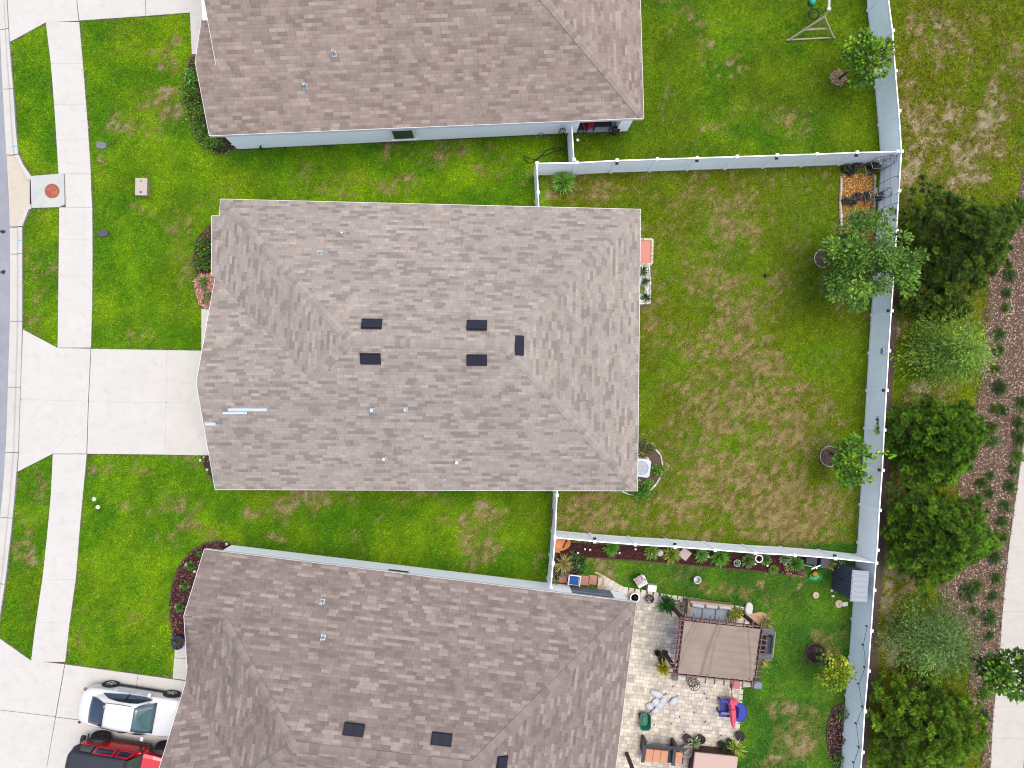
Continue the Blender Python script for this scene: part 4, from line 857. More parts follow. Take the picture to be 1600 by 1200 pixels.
def cypress(label, cx, cy, zc, rad, h, seed, cols, n=340):
    """light feathery tree: arching branches with short fine sprays"""
    c = G(cx, cy, zc); t = thing('feathery_tree', label, 'tree', (c.x, c.y, 0), 0, 'trees beyond the fence'); R = random.Random(seed); m = MB(); m.tube([(0, 0, -.1), (0, 0, h)], [.09, .02], 8)
    B = []; D = []; C = []
    for k in range(46):
        f = k / 45; z0 = .4 + (h - .6) * f; a = k * 2.399; reach = (1 - f) ** .6 * R.uniform(.6, 1.1) + .12
        e = Vector((math.cos(a) * rad[0] * reach, math.sin(a) * rad[1] * reach, z0 + .35)); s = Vector((0, 0, z0)); mid = s.lerp(e, .5) + Vector((0, 0, .12)); m.tube([s, mid, e], [.022, .014, .005], 4)
        ns = int(n * reach); g = RNG.uniform(.15, 1.05, ns)[:, None]; p = np.array(s) * (1 - g) + np.array(e) * g; p[:, 2] += .12 * np.sin(g[:, 0] * 3.1)
        sp = .34; p += RNG.normal(0, sp, (ns, 3)) * np.array([1, 1, .45]) * (.35 + .65 * g); o = np.array([math.cos(a), math.sin(a), .25]); d = o * .9 + unit(ns) * .9
        col = np.array(cols[R.randrange(len(cols))]) * 1.35 * R.uniform(.75, 1.25); B.append(p); D.append(d); C.append(col * RNG.uniform(.6, 1.5, (ns, 1)))
    m.build('trunk', BARK, t, smooth=True); B = np.concatenate(B); k = len(B)
    leaves('crown', B, np.concatenate(D), RNG.uniform(.10, .24, k), RNG.uniform(.022, .045, k), np.clip(np.concatenate(C), .003, 1), LEAF, t); return t
FEA = [(.095, .19, .024), (.12, .22, .026), (.075, .15, .024), (.15, .25, .028)]
cypress('light green feathery tree between the dark pines', 1488, 548, 1.9, (2.0, 1.75), 3.4, 6, FEA)
cypress('pale feathery tree beside the fence below the shed', 1462, 1000, 1.9, (2.3, 2.0), 3.5, 7, [(.085, .165, .040), (.105, .19, .045), (.065, .13, .036), (.125, .21, .05)])

# low tufted shrubs in the chip strip: one of each kind, then copies
def tuft_shrub(kind):
    t = thing('tufted_shrub', 'x', 'shrub'); n = 330; u = unit(n); u[:, 2] = np.abs(u[:, 2]) + .15; u *= (.35 + 1.25 * vnoise(u[:, 0] * 2.6 + 9 * kind, u[:, 1] * 2.6, 5))[:, None]
    cols = {0: (.055, .115, .022), 1: (.075, .145, .018), 2: (.042, .088, .020)}[kind]; r = RNG.random(n)[:, None]
    p = u * np.array([.22, .22, .16]) * r ** .5; p[:, 2] += .03
    leaves('foliage', p, u + unit(n) * .5, RNG.uniform(.08, .26, n), RNG.uniform(.018, .036, n), np.array(cols) * 1.25 * RNG.uniform(.4, 1.7, (n, 1)), LEAF, t)
    m = MB(); m.tube([(0, 0, -.05), (0, 0, .15)], [.02, .012], 5); m.build('stem', BARK, t); return t
ORD = 'first second third fourth fifth sixth seventh eighth ninth tenth eleventh twelfth thirteenth fourteenth fifteenth sixteenth seventeenth eighteenth nineteenth twentieth'.split()
ORD += ['twenty-' + w for w in ORD[:9]] + ['thirtieth'] + ['thirty-' + w for w in ORD[:9]]
spots = [(1595, 318, 1), (1588, 335, 2), (1577, 430, 1.1), (1572, 458, 1), (1571, 481, .8), (1562, 522, 1.1), (1560, 548, 1), (1556, 576, 1), (1560, 605, 1.4), (1552, 639, 1), (1565, 641, 1.1), (1596, 630, 1.2), (1590, 660, 1.2), (1548, 667, 1.3), (1550, 690, 1.2), (1590, 685, 1.3), (1589, 712, 1.2), (1582, 734, 1), (1547, 743, 1), (1532, 754, 1.3), (1576, 760, 1.1), (1545, 771, 1), (1522, 782, 1.5), (1570, 791, 1.1), (1565, 815, 1), (1552, 868, 1.4), (1566, 839, 1), (1556, 903, 1.2), (1526, 915, 1.2), (1512, 926, 1.4), (1550, 932, 1.1), (1521, 954, 1.1), (1545, 965, 1.2), (1546, 994, .9), (1536, 1084, 1.3), (1535, 1116, 1.1)]
spots.sort(key=lambda s: s[1]); protos = [tuft_shrub(k) for k in range(3)]; used = set()
for i, (x, y, s) in enumerate(spots):
    k = i % 3; lab = 'small dark green shrub in the wood chips, %s counted from the top' % ORD[i]; g = G(x, y, .1); loc = (g.x, g.y, .02)
    if k not in used:
        o = protos[k]; used.add(k); o.location = loc; o.scale = (s * .9, s * 1.1, s); o['label'] = lab; o['group'] = 'small shrubs in the wood chip strip'
    else: dup(protos[k], loc, rnd.uniform(0, 6.28), lab, 'small shrubs in the wood chip strip', (s * rnd.uniform(.7, 1.15), s * rnd.uniform(.7, 1.15), s * rnd.uniform(.7, 1.2)))

def shrub(label, px, py, r, h, cols, z=0, L=.1, W=.06, per=60, n=10, cat='shrub', name='shrub', group=None, sx=1.0, sy=1.0):
    g = G(px, py, z + h * .6); t = thing(name, label, cat, (g.x, g.y, z), 0, group); cl = []
    for k in range(n):
        a = rnd.uniform(0, 6.28); q = rnd.uniform(0, .85) ** .6; cl.append((math.cos(a) * r * q * sx, math.sin(a) * r * q * sy, h * rnd.uniform(.35, .9), r * rnd.uniform(.35, .55)))
    leaf_crown('foliage', cl, per, L, W, cols, t, center=(0, 0, 0)); m = MB()
    for c in cl[:4]: m.tube([(0, 0, -.04), (c[0] * .6, c[1] * .6, c[2] * .7)], [.018, .008], 5)
    m.build('stem', BARK, t); return t
def spiky(label, px, py, r, h, cols, n=150, W=.05, z=0.0, name='spiky_plant', group=None, stem=0.0, cat='plant'):
    g = G(px, py, z + h * .4); t = thing(name, label, cat, (g.x, g.y, z), 0, group); a = RNG.uniform(0, 6.28, n); e = RNG.uniform(.12, 1.25, n); u = np.stack([np.cos(a) * np.cos(e), np.sin(a) * np.cos(e), np.sin(e)], 1)
    c = np.array(cols)[RNG.integers(0, len(cols), n)] * np.array((1.25, 1.2, .9)) * RNG.uniform(.6, 1.5, (n, 1)); L = r * RNG.uniform(.7, 1.1, n); P = np.zeros((n, 3)); P[:, 2] = h * .3 + stem; P += u * .03
    s = np.cross(u, np.array([0, 0, 1.0]))
    leaves('foliage', P, u, L, W, c, LEAF, t, up=np.cross(s, u) + RNG.normal(0, .2, (n, 3)), mid=.35); m = MB(); m.lathe([(.05, -.05), (.06, h * .2 + stem), (.02, h * .45 + stem)], n=8); m.build('stem', BARK, t); return t
spiky('large bright green spiky plant inside the fence corner', 880.5, 285, .72, .75, [(.09, .24, .03), (.14, .31, .05), (.06, .17, .035), (.20, .36, .10)], n=320, W=.055)
HG = [(.045, .105, .018), (.062, .135, .02), (.035, .08, .018), (.08, .15, .026)]
for x, y, r, l in ((300, 122, .44, 'bright green hedge shrub, topmost under the pinkish brown eave'), (297, 152, .50, 'dark hedge shrub just below the bright one at the eave'), (304, 181, .50, 'hedge shrub in the middle of the row at the eave'), (318, 207, .52, 'hedge shrub next to the house corner'), (338, 226, .46, 'hedge shrub around the house corner at the white wall')):
    shrub(l, x, y, r, .8, HG if y > 130 else [(.05, .16, .02), (.07, .2, .02)], per=110, n=14, group='hedge shrubs under the upper eave', L=.09, W=.055)
shrub('bare brown shrub next to the upper front walk', 299, 92, .22, .4, [(.17, .11, .08), (.12, .08, .06)], per=60, n=7, L=.1, W=.03)
shrub('dark shrub with olive tips under the front eave', 321, 384, .45, .8, [(.03, .085, .018), (.055, .12, .02), (.09, .12, .03), (.02, .05, .015)], per=100, n=14, group='shrubs by the front door eave')
shrub('dark shrub beneath the olive tipped one at the eave', 318, 412, .42, .7, [(.04, .10, .02), (.09, .13, .02), (.025, .07, .02)], per=100, n=12, group='shrubs by the front door eave')
shrub('reddish twiggy shrub at the edge of the pink gravel', 324, 366, .25, .6, [(.16, .08, .05), (.10, .07, .04)], per=60, n=8, L=.1, W=.03)
shrub('round green shrub standing in the pink gravel', 319, 443, .25, .5, [(.03, .12, .02), (.05, .16, .025)], per=120, n=9, group='shrubs by the front door eave')
shrub('green shrub half hidden by the eave in the pink gravel', 326, 462, .24, .6, [(.03, .10, .02), (.04, .12, .02)], per=100, n=8, group='shrubs by the front door eave')
shrub('tiny dark red plant in the pink gravel', 316, 472, .10, .25, [(.05, .012, .012), (.03, .01, .012)], per=200, n=4, L=.06, W=.03)
shrub('low dark shrub with pale flowers at the garage corner', 320, 718, .22, .35, [(.03, .05, .02), (.05, .07, .03), (.4, .38, .3)], per=100, n=8, L=.06, W=.04)
shrub('low twiggy plant under the garage eave', 326, 738, .16, .3, [(.06, .05, .03), (.05, .08, .03)], per=90, n=6, L=.06, W=.03)
shrub('dark leafy shrub north of the air conditioner', 1008, 703, .42, .6, [(.035, .08, .025), (.06, .10, .04), (.16, .14, .08), (.03, .06, .02)], per=110, n=12, group='shrubs round the air conditioner')
shrub('low bright shrub right of the air conditioner', 1027, 736, .30, .4, [(.045, .14, .02), (.07, .19, .025)], per=120, n=9, group='shrubs round the air conditioner')
shrub('bushy green shrub at the roof corner below the air conditioner', 1006, 765, .46, .6, [(.045, .15, .02), (.065, .19, .025), (.035, .11, .02)], per=120, n=14, group='shrubs round the air conditioner')
# flower beds
for x, y, r, c, l in ((955, 857, .34, [(.06, .19, .03), (.10, .25, .04)], 'bright green plant, first clump right of the fence corner'), (1018, 862, .34, [(.10, .19, .03), (.15, .24, .05)], 'lime plant left of the round white stone'), (1049, 866, .40, [(.12, .20, .03), (.18, .24, .05)], 'yellow green clump between the round stone and the square stone'),
                      (1096, 867, .32, [(.08, .21, .05), (.12, .27, .08)], 'striped green clump right of the square stone'), (1124, 870, .42, [(.06, .20, .03), (.10, .25, .04)], 'widest bright clump in the red mulch bed'), (1168, 876, .30, [(.07, .14, .04), (.10, .16, .06)], 'olive clump left of the white ring stand'),
                      (1196, 874, .24, [(.07, .15, .03), (.10, .18, .05)], 'olive clump right of the white ring stand'), (1228, 873, .28, [(.09, .16, .09), (.4, .42, .36), (.06, .13, .04)], 'white speckled clump in the red mulch bed'), (1243, 881, .36, [(.05, .15, .03), (.08, .2, .05)], 'dark green clump with a pale stake at the end of the bed'), (1208, 890, .20, [(.09, .17, .03), (.13, .2, .05)], 'small lime clump near the bed edge')):
    spiky(l, x, y, r * 1.3, .4, c, n=170, W=.07, name='garden_plant', group='plants in the red mulch bed')
shrub('pink flowering plant at the end of the red mulch bed', 1233, 891, .26, .3, [(.40, .12, .2), (.30, .08, .14), (.05, .12, .03)], per=110, n=8, L=.07, W=.05)
for x, y, l in ((312, 866, 'small green shrub closest to the roof corner in the crescent bed'), (298, 884, 'small round shrub, second in the crescent bed'), (289, 915, 'small round shrub, third in the crescent bed'), (281, 949, 'small round shrub, lowest in the crescent bed')):
    spiky(l, x, y, .26 if y > 870 else .16, .4, [(.055, .15, .03), (.08, .19, .04), (.04, .10, .025)], n=150, W=.035, name='garden_plant', group='shrubs in the crescent bed')
spiky('large dry straw coloured spiky plant behind the orange pot', 880, 881, .66, .7, [(.22, .22, .09), (.30, .27, .14), (.14, .17, .07), (.2, .16, .1)], n=110, W=.045)
shrub('dark blue green shrub beside the dry spiky plant', 901, 879, .40, .6, [(.02, .085, .03), (.03, .11, .035), (.05, .14, .05)], per=110, n=12)
shrub('small grey green succulent beside the fence end', 867, 903, .24, .3, [(.10, .17, .10), (.16, .24, .16)], per=80, n=7, L=.12, W=.05)
shrub('blue grey plant left of the white armchair', 878, 894, .26, .4, [(.07, .12, .10), (.04, .07, .06)], per=80, n=7, L=.12, W=.05)
shrub('reddish brown plant at the end of the paver steps', 900, 891, .2, .3, [(.10, .06, .05), (.22, .14, .1)], per=70, n=6)
shrub('leafy plant at the head of the oval bed', 1317, 1117, .34, .5, [(.05, .12, .03), (.08, .16, .04)], per=80, n=9, group='plants in the oval bed')
shrub('low green plant at the foot of the oval bed', 1312, 1190, .36, .4, [(.04, .11, .03), (.06, .15, .04)], per=80, n=9, group='plants in the oval bed')
shrub('orange red plant beside the wire trellis', 1314, 1158, .16, .35, [(.30, .06, .025), (.2, .05, .02), (.07, .1, .03)], per=80, n=6, group='plants in the oval bed')
shrub('small dry shrub against the fence above the oval bed', 1318, 982, .26, .35, [(.09, .08, .05), (.14, .1, .07), (.06, .09, .03)], per=60, n=7, L=.09, W=.03)
# ------------------------------------------------------------------ cars
PAINT_W = pm('white_car_paint', (.70, .70, .705), .22, ns=1, na=.01, spec=.5, coat=.6); PAINT_R = pm('red_car_paint', (.68, .008, .020), .25, ns=1, na=.02, spec=.5, coat=.6)
TYRE = pm('tyre_rubber', (.018, .018, .02), .8, ns=40, na=.2); RIM = pm('alloy_rim', (.45, .46, .48), .3, .8); RIMD = pm('black_rim', (.02, .02, .022), .35, .2); CARGLASS = pm('car_glass', (.015, .03, .055), .06, 0, spec=.7); CARGLASS2 = pm('windscreen_glass', (.07, .14, .155), .08, 0, spec=.7)
PLAST = pm('black_trim', (.018, .018, .02), .55); SOFTTOP = pm('black_soft_top', (.026, .029, .042), .65, ns=60, na=.2, bump=.2); LAMPR = pm('red_lens', (.12, .008, .008), .15, spec=.6); LAMPW = pm('clear_lens', (.45, .48, .5), .1, spec=.6)
def wheel(parent, c, r, w, side, rim=RIM, spokes=5):
    R = Matrix.Rotation(math.radians(90) * -side, 3, 'X'); m = MB()
    m.lathe([(r * .62, -w / 2), (r * .93, -w / 2), (r, -w * .32), (r, w * .32), (r * .93, w / 2), (r * .66, w / 2), (r * .62, w * .38)], c, 28, mat=R); o = m.build('wheel', TYRE, parent, smooth=False)
    m = MB(); m.lathe([(r * .60, w * .40), (r * .64, w * .46), (r * .67, w * .40)], c, 28, mat=R, cap=False); m.lathe([(0, w * .40), (r * .14, w * .40), (r * .16, w * .3)], c, 14, mat=R)
    for k in range(spokes):
        a = 2 * math.pi * k / spokes + .3
        for da in (-.13, .13): m.bar(R @ Vector((math.cos(a) * r * .1, math.sin(a) * r * .1, w * .37)) + Vector(c), R @ Vector((math.cos(a + da) * r * .62, math.sin(a + da) * r * .62, w * .39)) + Vector(c), r * .085, r * .085)
    m.build('rim', rim, o); m = MB(); m.lathe([(0, w * .2), (r * .62, w * .2)], c, 24, mat=R); m.build('brake_disc', PLAST, o); return o
def sedan():
    a, b = G(174, 1069, .33), G(269, 1084, .33); h = (b - a); rz = math.atan2(h.y, h.x); h.normalize(); right = Vector((h.y, -h.x, 0)); WB = h.length and (b - a).length
    c = (a + b) / 2 + right * .90; t = thing('car', 'white four door sedan parked on the driveway with its nose under the eave', 'car', (c.x, c.y, .036), rz)
    ax = WB / 2; wr = .335
    # stations: x, half width, sill z, shoulder z, top z (bonnet, boot lid), half width of the top
    S = [(-ax - 1.10, .40, .44, .62, .72, .30), (-ax - 1.05, .60, .34, .74, .86, .48), (-ax - .92, .76, .27, .84, .98, .62), (-ax - .70, .87, .24, .89, 1.05, .70), (-ax - .45, .915, .22, .92, 1.07, .70), (-ax, .925, .20, .93, 1.06, .70), (-.6, .925, .19, .93, 1.02, .72), (.4, .925, .19, .92, .99, .74), (ax - .45, .92, .19, .90, .99, .74), (ax, .915, .20, .86, .95, .74), (ax + .40, .89, .22, .80, .88, .70), (ax + .72, .80, .26, .70, .77, .58), (ax + .88, .60, .36, .60, .64, .45)]
    rows = []
    for x, w, zb, zs, zt, wt in S:
        half = [(w * .80, zb), (w * .97, zb + .06), (w, zb + (zs - zb) * .5), (w * .985, zs - .06), (w * .94, zs), (wt, zt - .02), (wt * .5, zt + .015), (0, zt + .02)]
        P = [(x, -y, z) for y, z in half] + [(x, y, z) for y, z in half[-2::-1]]; rows.append(P)
    m = MB(); m.grid(rows); m.add(rows[0], [tuple(range(len(rows[0])))]); m.add(rows[-1], [tuple(range(len(rows[0]) - 1, -1, -1))]); 
    body = m.build('body', PAINT_W, t, smooth=True, sub=2)
    # cabin: base ring at the shoulder, roof ring
    base = [(-ax - .42, .66, 1.03), (-ax + .1, .80, .98), (-.3, .84, .955), (.55, .85, .95), (ax - .52, .74, .97)]
    top = [(-ax + .38, .50, 1.40), (-ax + .6, .59, 1.43), (-.3, .62, 1.465), (.10, .615, 1.46), (.28, .57, 1.43)]
    m = MB(); rows = []
    for (x0, y0, z0), (x1, y1, z1) in zip(base, top):
        pr = [(x0, -y0, z0 - .05), (x0 + (x1 - x0) * .5, -(y0 * .45 + y1 * .55) - .02, z0 + (z1 - z0) * .55), (x1, -y1, z1), (x1, -y1 * .5, z1 + .025), (x1, 0, z1 + .03)]; rows.append(pr + [(p[0], -p[1], p[2]) for p in pr[-2::-1]])
    m.grid(rows); cab = m.build('roof', PAINT_W, t, smooth=True, sub=2)
    def panel(name, pts, mtl, n=6, par=t, bulge=.03, off=.02):
        A, B, C, D = [Vector(p) for p in pts]; R = []; nr = (B - A).cross(D - A).normalized()
        for i in range(n + 1):
            u = i / n; R.append([(A.lerp(B, u)).lerp(D.lerp(C, u), k / n) + nr * (off + bulge * 4 * u * (1 - u) * 1.0) for k in range(n + 1)])
        m = MB(); m.grid(R); return m.build(name, mtl, par, smooth=True, solid=.01)
    panel('windscreen', [(ax - .38, -.70, 1.0), (ax - .38, .70, 1.0), (.26, .53, 1.445), (.26, -.53, 1.445)], CARGLASS2, bulge=.07, off=.015)
    panel('rear_window', [(-ax - .38, .60, 1.08), (-ax - .38, -.60, 1.08), (-ax + .40, -.52, 1.44), (-ax + .40, .52, 1.44)], CARGLASS, bulge=.05, off=.015)
    m = MB(); m.tube([(ax - .38, y, 1.005) for y in (-.7, -.35, 0, .35, .7)], .035, 6); m.build('wiper_cowl', PLAST, t)
    for s in (-1, 1):
        o = [(-ax + .02, .775, 1.035), (-.30, .86, 1.0), (.50, .865, .985), (ax - .56, .79, 1.0), (.34, .66, 1.30), (.02, .665, 1.375), (-.5, .66, 1.375), (-ax + .42, .665, 1.25)]
        m = MB(); v = [(x, y * s * 1.01 + s * .012, z) for x, y, z in o]; ctr = tuple(sum(p[k] for p in v) / len(v) for k in range(3)); m.add(v + [(ctr[0], ctr[1] + s * .0, ctr[2])], [(k, (k + 1) % 8, 8) if s > 0 else ((k + 1) % 8, k, 8) for k in range(8)]); w = m.build('side_window', CARGLASS, t, solid=.012)
        m = MB(); m.bar((-.22, s * .90, .99), (-.28, s * .69, 1.40), .05, .02); m.build('pillar', PLAST, w)
        m = MB(); m.tube([(-ax + .35, s * .56, 1.45), (-.4, s * .60, 1.49), (.15, s * .585, 1.47)], .012, 5); m.build('roof_seam', PLAST, cab)
        m = MB(); m.box((.68, s * 1.0, 1.0), (.16, .22, .14)); m.build('mirror', PAINT_W, t, bevel=.05, seg=3)
        m = MB(); m.box((-ax - .80, s * .715, .86), (.30, .12, .09), rz=-s * .62); m.build('tail_light', LAMPR, t, bevel=.03); m = MB(); m.box((ax + .62, s * .70, .70), (.3, .2, .1), rz=-s * .4); m.build('headlight', LAMPW, t, bevel=.03)
        for x in (-ax, ax): 
            wheel(t, (x, s * .86, wr), wr, .22, s)
            m = MB(); R = Matrix.Rotation(math.radians(90) * -s, 3, 'X'); m.lathe([(0, 0), (wr + .055, 0), (wr + .055, .06), (0, .06)], (x, s * .875, wr + .01), 26, mat=R); m.build('wheel_arch', PLAST, body)
        for x in (-.95, .1): m = MB(); m.box((x, s * .935, .80), (.2, .03, .035)); m.build('door_handle', PAINT_W, t, bevel=.01)
        m = MB(); m.box((0, s * .90, .2), (WB - .8, .05, .09)); m.build('sill_trim', PLAST, t, bevel=.01)
sedan()
def offroader():
    a, b = G(159, 1147, .42), G(259, 1163, .42); h = b - a; rz = math.atan2(h.y, h.x); WB = h.length; h.normalize(); right = Vector((h.y, -h.x, 0)); c = (a + b) / 2 + right * .92
    t = thing('car', 'red boxy off-road car with black soft top and big black tyres', 'car', (c.x, c.y, .036), rz); ax = WB / 2; wr = .42
    m = MB(); m.prism([(-ax - .55, -.76), (ax - .75, -.78), (ax - .75, .78), (-ax - .55, .76)], .50, 1.16); m.build('body', PAINT_R, t, bevel=.05, seg=3)
    m = MB(); m.grid([[(x, -w, z0), (x, -w, z), (x, -w * .8, z + .06), (x, 0, z + .085), (x, w * .8, z + .06), (x, w, z), (x, w, z0)] for x, w, z, z0 in ((ax - .72, .74, 1.12, .6), (ax - .2, .70, 1.10, .6), (ax + .50, .60, 1.04, .6), (ax + .56, .58, .98, .6))]); m.add([(ax + .56, -.58, .6), (ax + .56, .58, .6), (ax + .56, .58, .98), (ax + .56, -.58, .98)], [(0, 1, 2, 3)]); m.build('bonnet', PAINT_R, t, smooth=False, bevel=.02)
    m = MB(); rows = [[(x, -w0, 1.16), (x + dx, -w1, z), (x + dx, -w1 * .9, z + .05), (x + dx, 0, z + .075), (x + dx, w1 * .9, z + .05), (x + dx, w1, z), (x, w0, 1.16)] for x, dx, w0, w1, z in ((-ax - .84, .04, .42, .36, 1.58), (-ax - .78, .04, .62, .52, 1.66), (-ax - .58, .04, .74, .63, 1.72), (-ax + .3, 0, .77, .66, 1.77), (0, 0, .775, .665, 1.79), (ax - .98, -.22, .775, .65, 1.76), (ax - .86, -.3, .77, .63, 1.72))]
    m.grid(rows); m.add(rows[0], [tuple(range(7))]); tp = m.build('soft_top', SOFTTOP, t, bevel=.03)
    m = MB(); m.add([(ax - .70, -.70, 1.18), (ax - .70, .70, 1.18), (ax - 1.10, .62, 1.74), (ax - 1.10, -.62, 1.74)], [(0, 1, 2, 3)]); m.build('windscreen', pm('dark_green_glass', (.03, .06, .055), .08, spec=.7), t, solid=.02)
    m = MB(); m.bar((ax - .68, -.74, 1.17), (ax - .68, .74, 1.17), .06, .06); m.bar((ax - 1.12, -.66, 1.78), (ax - 1.12, .66, 1.78), .09, .06); m.build('windscreen_frame', PLAST, t, bevel=.01)
    m = MB(); m.bar((ax - .95, -.3, 1.55), (ax - .95, .3, 1.55), .05, .03); m.build('red_strip', PAINT_R, t)
    for s in (-1, 1):
        for x0, x1 in ((-ax + .28, -.30), (-.20, ax - 1.02)):
            m = MB(); zb, zt = 1.22, 1.66; f = lambda z: s * (.785 - (z - 1.16) * .21 + .012)
            P = [(x0, f(zb), zb), (x1 + .1 * (x1 > 0), f(zb), zb), (x1 - .1 * (x1 > 0), f(zt), zt), (x0, f(zt), zt)]; C = tuple(sum(p[k] for p in P) / 4 for k in range(3)); I = [tuple(C[k] + (p[k] - C[k]) * .80 for k in range(3)) for p in P]
            m.add(P + I, [(k, (k + 1) % 4, 4 + (k + 1) % 4, 4 + k) for k in range(4)]); fr = m.build('door_frame', PAINT_R, t, solid=.04)
            m = MB(); m.add(I, [(0, 1, 2, 3)]); m.build('side_window', CARGLASS, fr, solid=.01)
        f = lambda z: s * (.785 - (z - 1.16) * .21 + .014); m = MB(); m.add([(-ax - .42, f(1.28), 1.28), (-ax + .16, f(1.26), 1.26), (-ax + .18, f(1.64), 1.64), (-ax - .3, f(1.62), 1.62)], [(0, 1, 2, 3)]); m.build('rear_side_window', pm('grey_clear_window', (.07, .09, .085), .2, spec=.6), t, solid=.012)
        for x, q in ((-ax, .52), (ax, .62)):
            m = MB(); m.grid([[(x + math.cos(a) * q, s * .72, .50 + math.sin(a) * .47), (x + math.cos(a) * q, s * .93, .50 + math.sin(a) * .45)] for a in [math.pi * k / 10 for k in range(11)]]); m.build('fender', PLAST, t, solid=.035); wheel(t, (x, s * .80, wr), wr, .27, s, RIMD, 5)
        m = MB(); m.bar((-ax + .55, s * .82, .48), (ax - .65, s * .82, .48), .1, .08); m.build('side_step', PLAST, t, bevel=.02); m = MB(); m.box((ax - .80, s * .98, 1.24), (.1, .22, .2)); m.build('mirror', PLAST, t, bevel=.03)
        m = MB(); m.box((-ax - .57, s * .68, .92), (.07, .15, .24)); m.build('tail_light', LAMPR, t, bevel=.02); m = MB(); m.lathe([(0, 0), (.1, 0), (.1, .05), (0, .05)], (ax + .56, s * .42, .85), 16, mat=Matrix.Rotation(math.pi / 2, 3, 'Y')); m.build('headlight', LAMPW, t)
    m = MB(); m.box((-ax - .72, 0, .56), (.2, 1.62, .2)); m.build('rear_bumper', PLAST, t, bevel=.04); m = MB(); m.box((ax + .72, 0, .56), (.22, 1.6, .2)); m.build('front_bumper', PLAST, t, bevel=.04)
    m = MB(); m.lathe([(.2, -.13), (.38, -.13), (.42, -.08), (.42, .08), (.38, .13), (.2, .13)], (-ax - .70, 0, .95), 26, mat=Matrix.Rotation(math.pi / 2, 3, 'Y')); m.build('spare_wheel', TYRE, t)
offroader()

# ------------------------------------------------------------------ street things
def sewer():
    t = thing('storm_drain', 'grey concrete kerb inlet with wings and a square top slab', 'storm drain', G(75, 298)); m = MB(); m.prism(GL([(50, 276), (101.5, 272), (103, 320.5), (94, 324.5), (51.5, 326)]), -.2, .12); m.build('slab', GREYC, t, world=True, bevel=.012)
    for q in ([(24.5, 243.2), (31, 242.4), (38, 258), (50, 275.5), (49.6, 282), (45.5, 281), (40, 271)], [(44.5, 321.5), (49.6, 320), (51, 326.5), (46.5, 328.5), (37, 354), (28, 354.4)]): m = MB(); m.prism(GL(q), -.2, .11); m.build('wing', CURBC, t, world=True, bevel=.012)
    m = MB(); A, B = G(49.4, 283), G(49.4, 319); m.bar((A.x, A.y, .04), (B.x, B.y, .04), .06, .1); m.build('throat', pm('dark_opening', (.01, .01, .01), .9), t, world=True)
    c = G(81.5, 298.5, .12); t = thing('manhole_cover', 'rusty round manhole cover on the grey inlet slab', 'manhole cover', c); n = NT('rusty_iron'); f = n.noise(7, 5, .7); n.bump(n.noise(40, 3), .5, .01); rust = n.done(n.ramp(f, [(.3, (.16, .035, .025)), (.5, (.24, .065, .04)), (.7, (.30, .12, .06))]), .8, .1)
    m = MB(); m.lathe([(.33, 0), (.345, .012), (.345, .016), (.30, .016), (.30, .010)], n=36); m.build('frame', rust, t); m = MB(); m.lathe([(0, .018), (.29, .018), (.295, .004)], n=36); [m.lathe([(r, .0175), (r + .012, .024), (r + .024, .0175)], n=36, cap=False) for r in (.08, .15, .22)]; m.build('lid', rust, t)
sewer()
def cover(px, py, label, col, rz):
    c = G(px, py, .03); t = thing('meter_box', label, 'utility cover', (c.x, c.y, 0), rz); m = MB(); q = [(math.copysign(abs(math.cos(a)) ** .6, math.cos(a)) * .25, math.copysign(abs(math.sin(a)) ** .6, math.sin(a)) * .17) for a in [k * math.pi / 12 for k in range(24)]]; m.prism(q, -.05, .05); m.build('rim', pm('grey_plastic' + str(col), tuple(v * .8 for v in col), .7, ns=12, na=.3), t)
    m = MB(); m.prism([(x * .86, y * .86) for x, y in q], .03, .058); m.box((.05, 0, .06), (.09, .05, .012)); m.build('lid', pm('grey_lid' + str(col), col, .75, ns=14, na=.4), t)
cover(158.5, 227, 'mottled grey oval utility cover beside the walk above the beige box', (.16, .19, .20), -.05); cover(161, 364.5, 'plain dark grey utility cover beside the walk below the beige box', (.075, .08, .095), .1)
def pedestal():
    c = G(221, 292, .3); t = thing('utility_box', 'beige utility box with two small dark marks on the lid', 'utility box', (c.x, c.y, 0), -.02); m = MB(); m.box((0, 0, .14), (.54, .80, .34)); m.build('box', pm('beige_box', (.44, .375, .30), .55, ns=3, na=.06), t, bevel=.03, seg=3)
    m = MB(); m.box((0, 0, .325), (.56, .83, .05)); m.build('lid', pm('beige_lid', (.48, .42, .345), .5, ns=3, na=.05), t, bevel=.02, seg=3)
    for y, s in ((.26, .035), (-.26, .05)): m = MB(); m.lathe([(0, .352), (s, .352), (s, .347)], (.0, y, 0), 12); m.build('latch', PLAST, t)
pedestal()
def cleanout(px, py, label):
    c = G(px, py, .06); t = thing('cleanout_cap', label, 'pipe cap', (c.x, c.y, 0), 0, 'white pipe caps in the lawn'); m = MB(); m.lathe([(.085, -.1), (.095, .05), (.075, .055), (.05, .03)], n=18); m.build('pipe', pm('white_pvc', (.75, .76, .74), .4), t); m = MB(); m.box((0, 0, .045), (.05, .05, .04)); m.build('plug', pm('tan_plug', (.5, .45, .35), .6), t)
cleanout(146.5, 780, 'upper of two white pipe caps in the grass beside the walk'); cleanout(152.5, 792.5, 'lower of two white pipe caps in the grass beside the walk')
for px, py, r, l in ((4, 362, .16, 'round dark oil blot on the road'), (5, 425, .15, 'double dark oil blot lower on the road')):
    m = MB(); c = G(px, py, .004); q = [(c.x + math.cos(a) * r * rnd.uniform(.5, 1.1), c.y + math.sin(a) * r * .7 * rnd.uniform(.6, 1.1)) for a in [k * .42 for k in range(15)]]; m.prism(q, .001, .0045); tag(m.build('oil_stain', pm('oil', (.02, .022, .026), .4), None), l, 'stain')
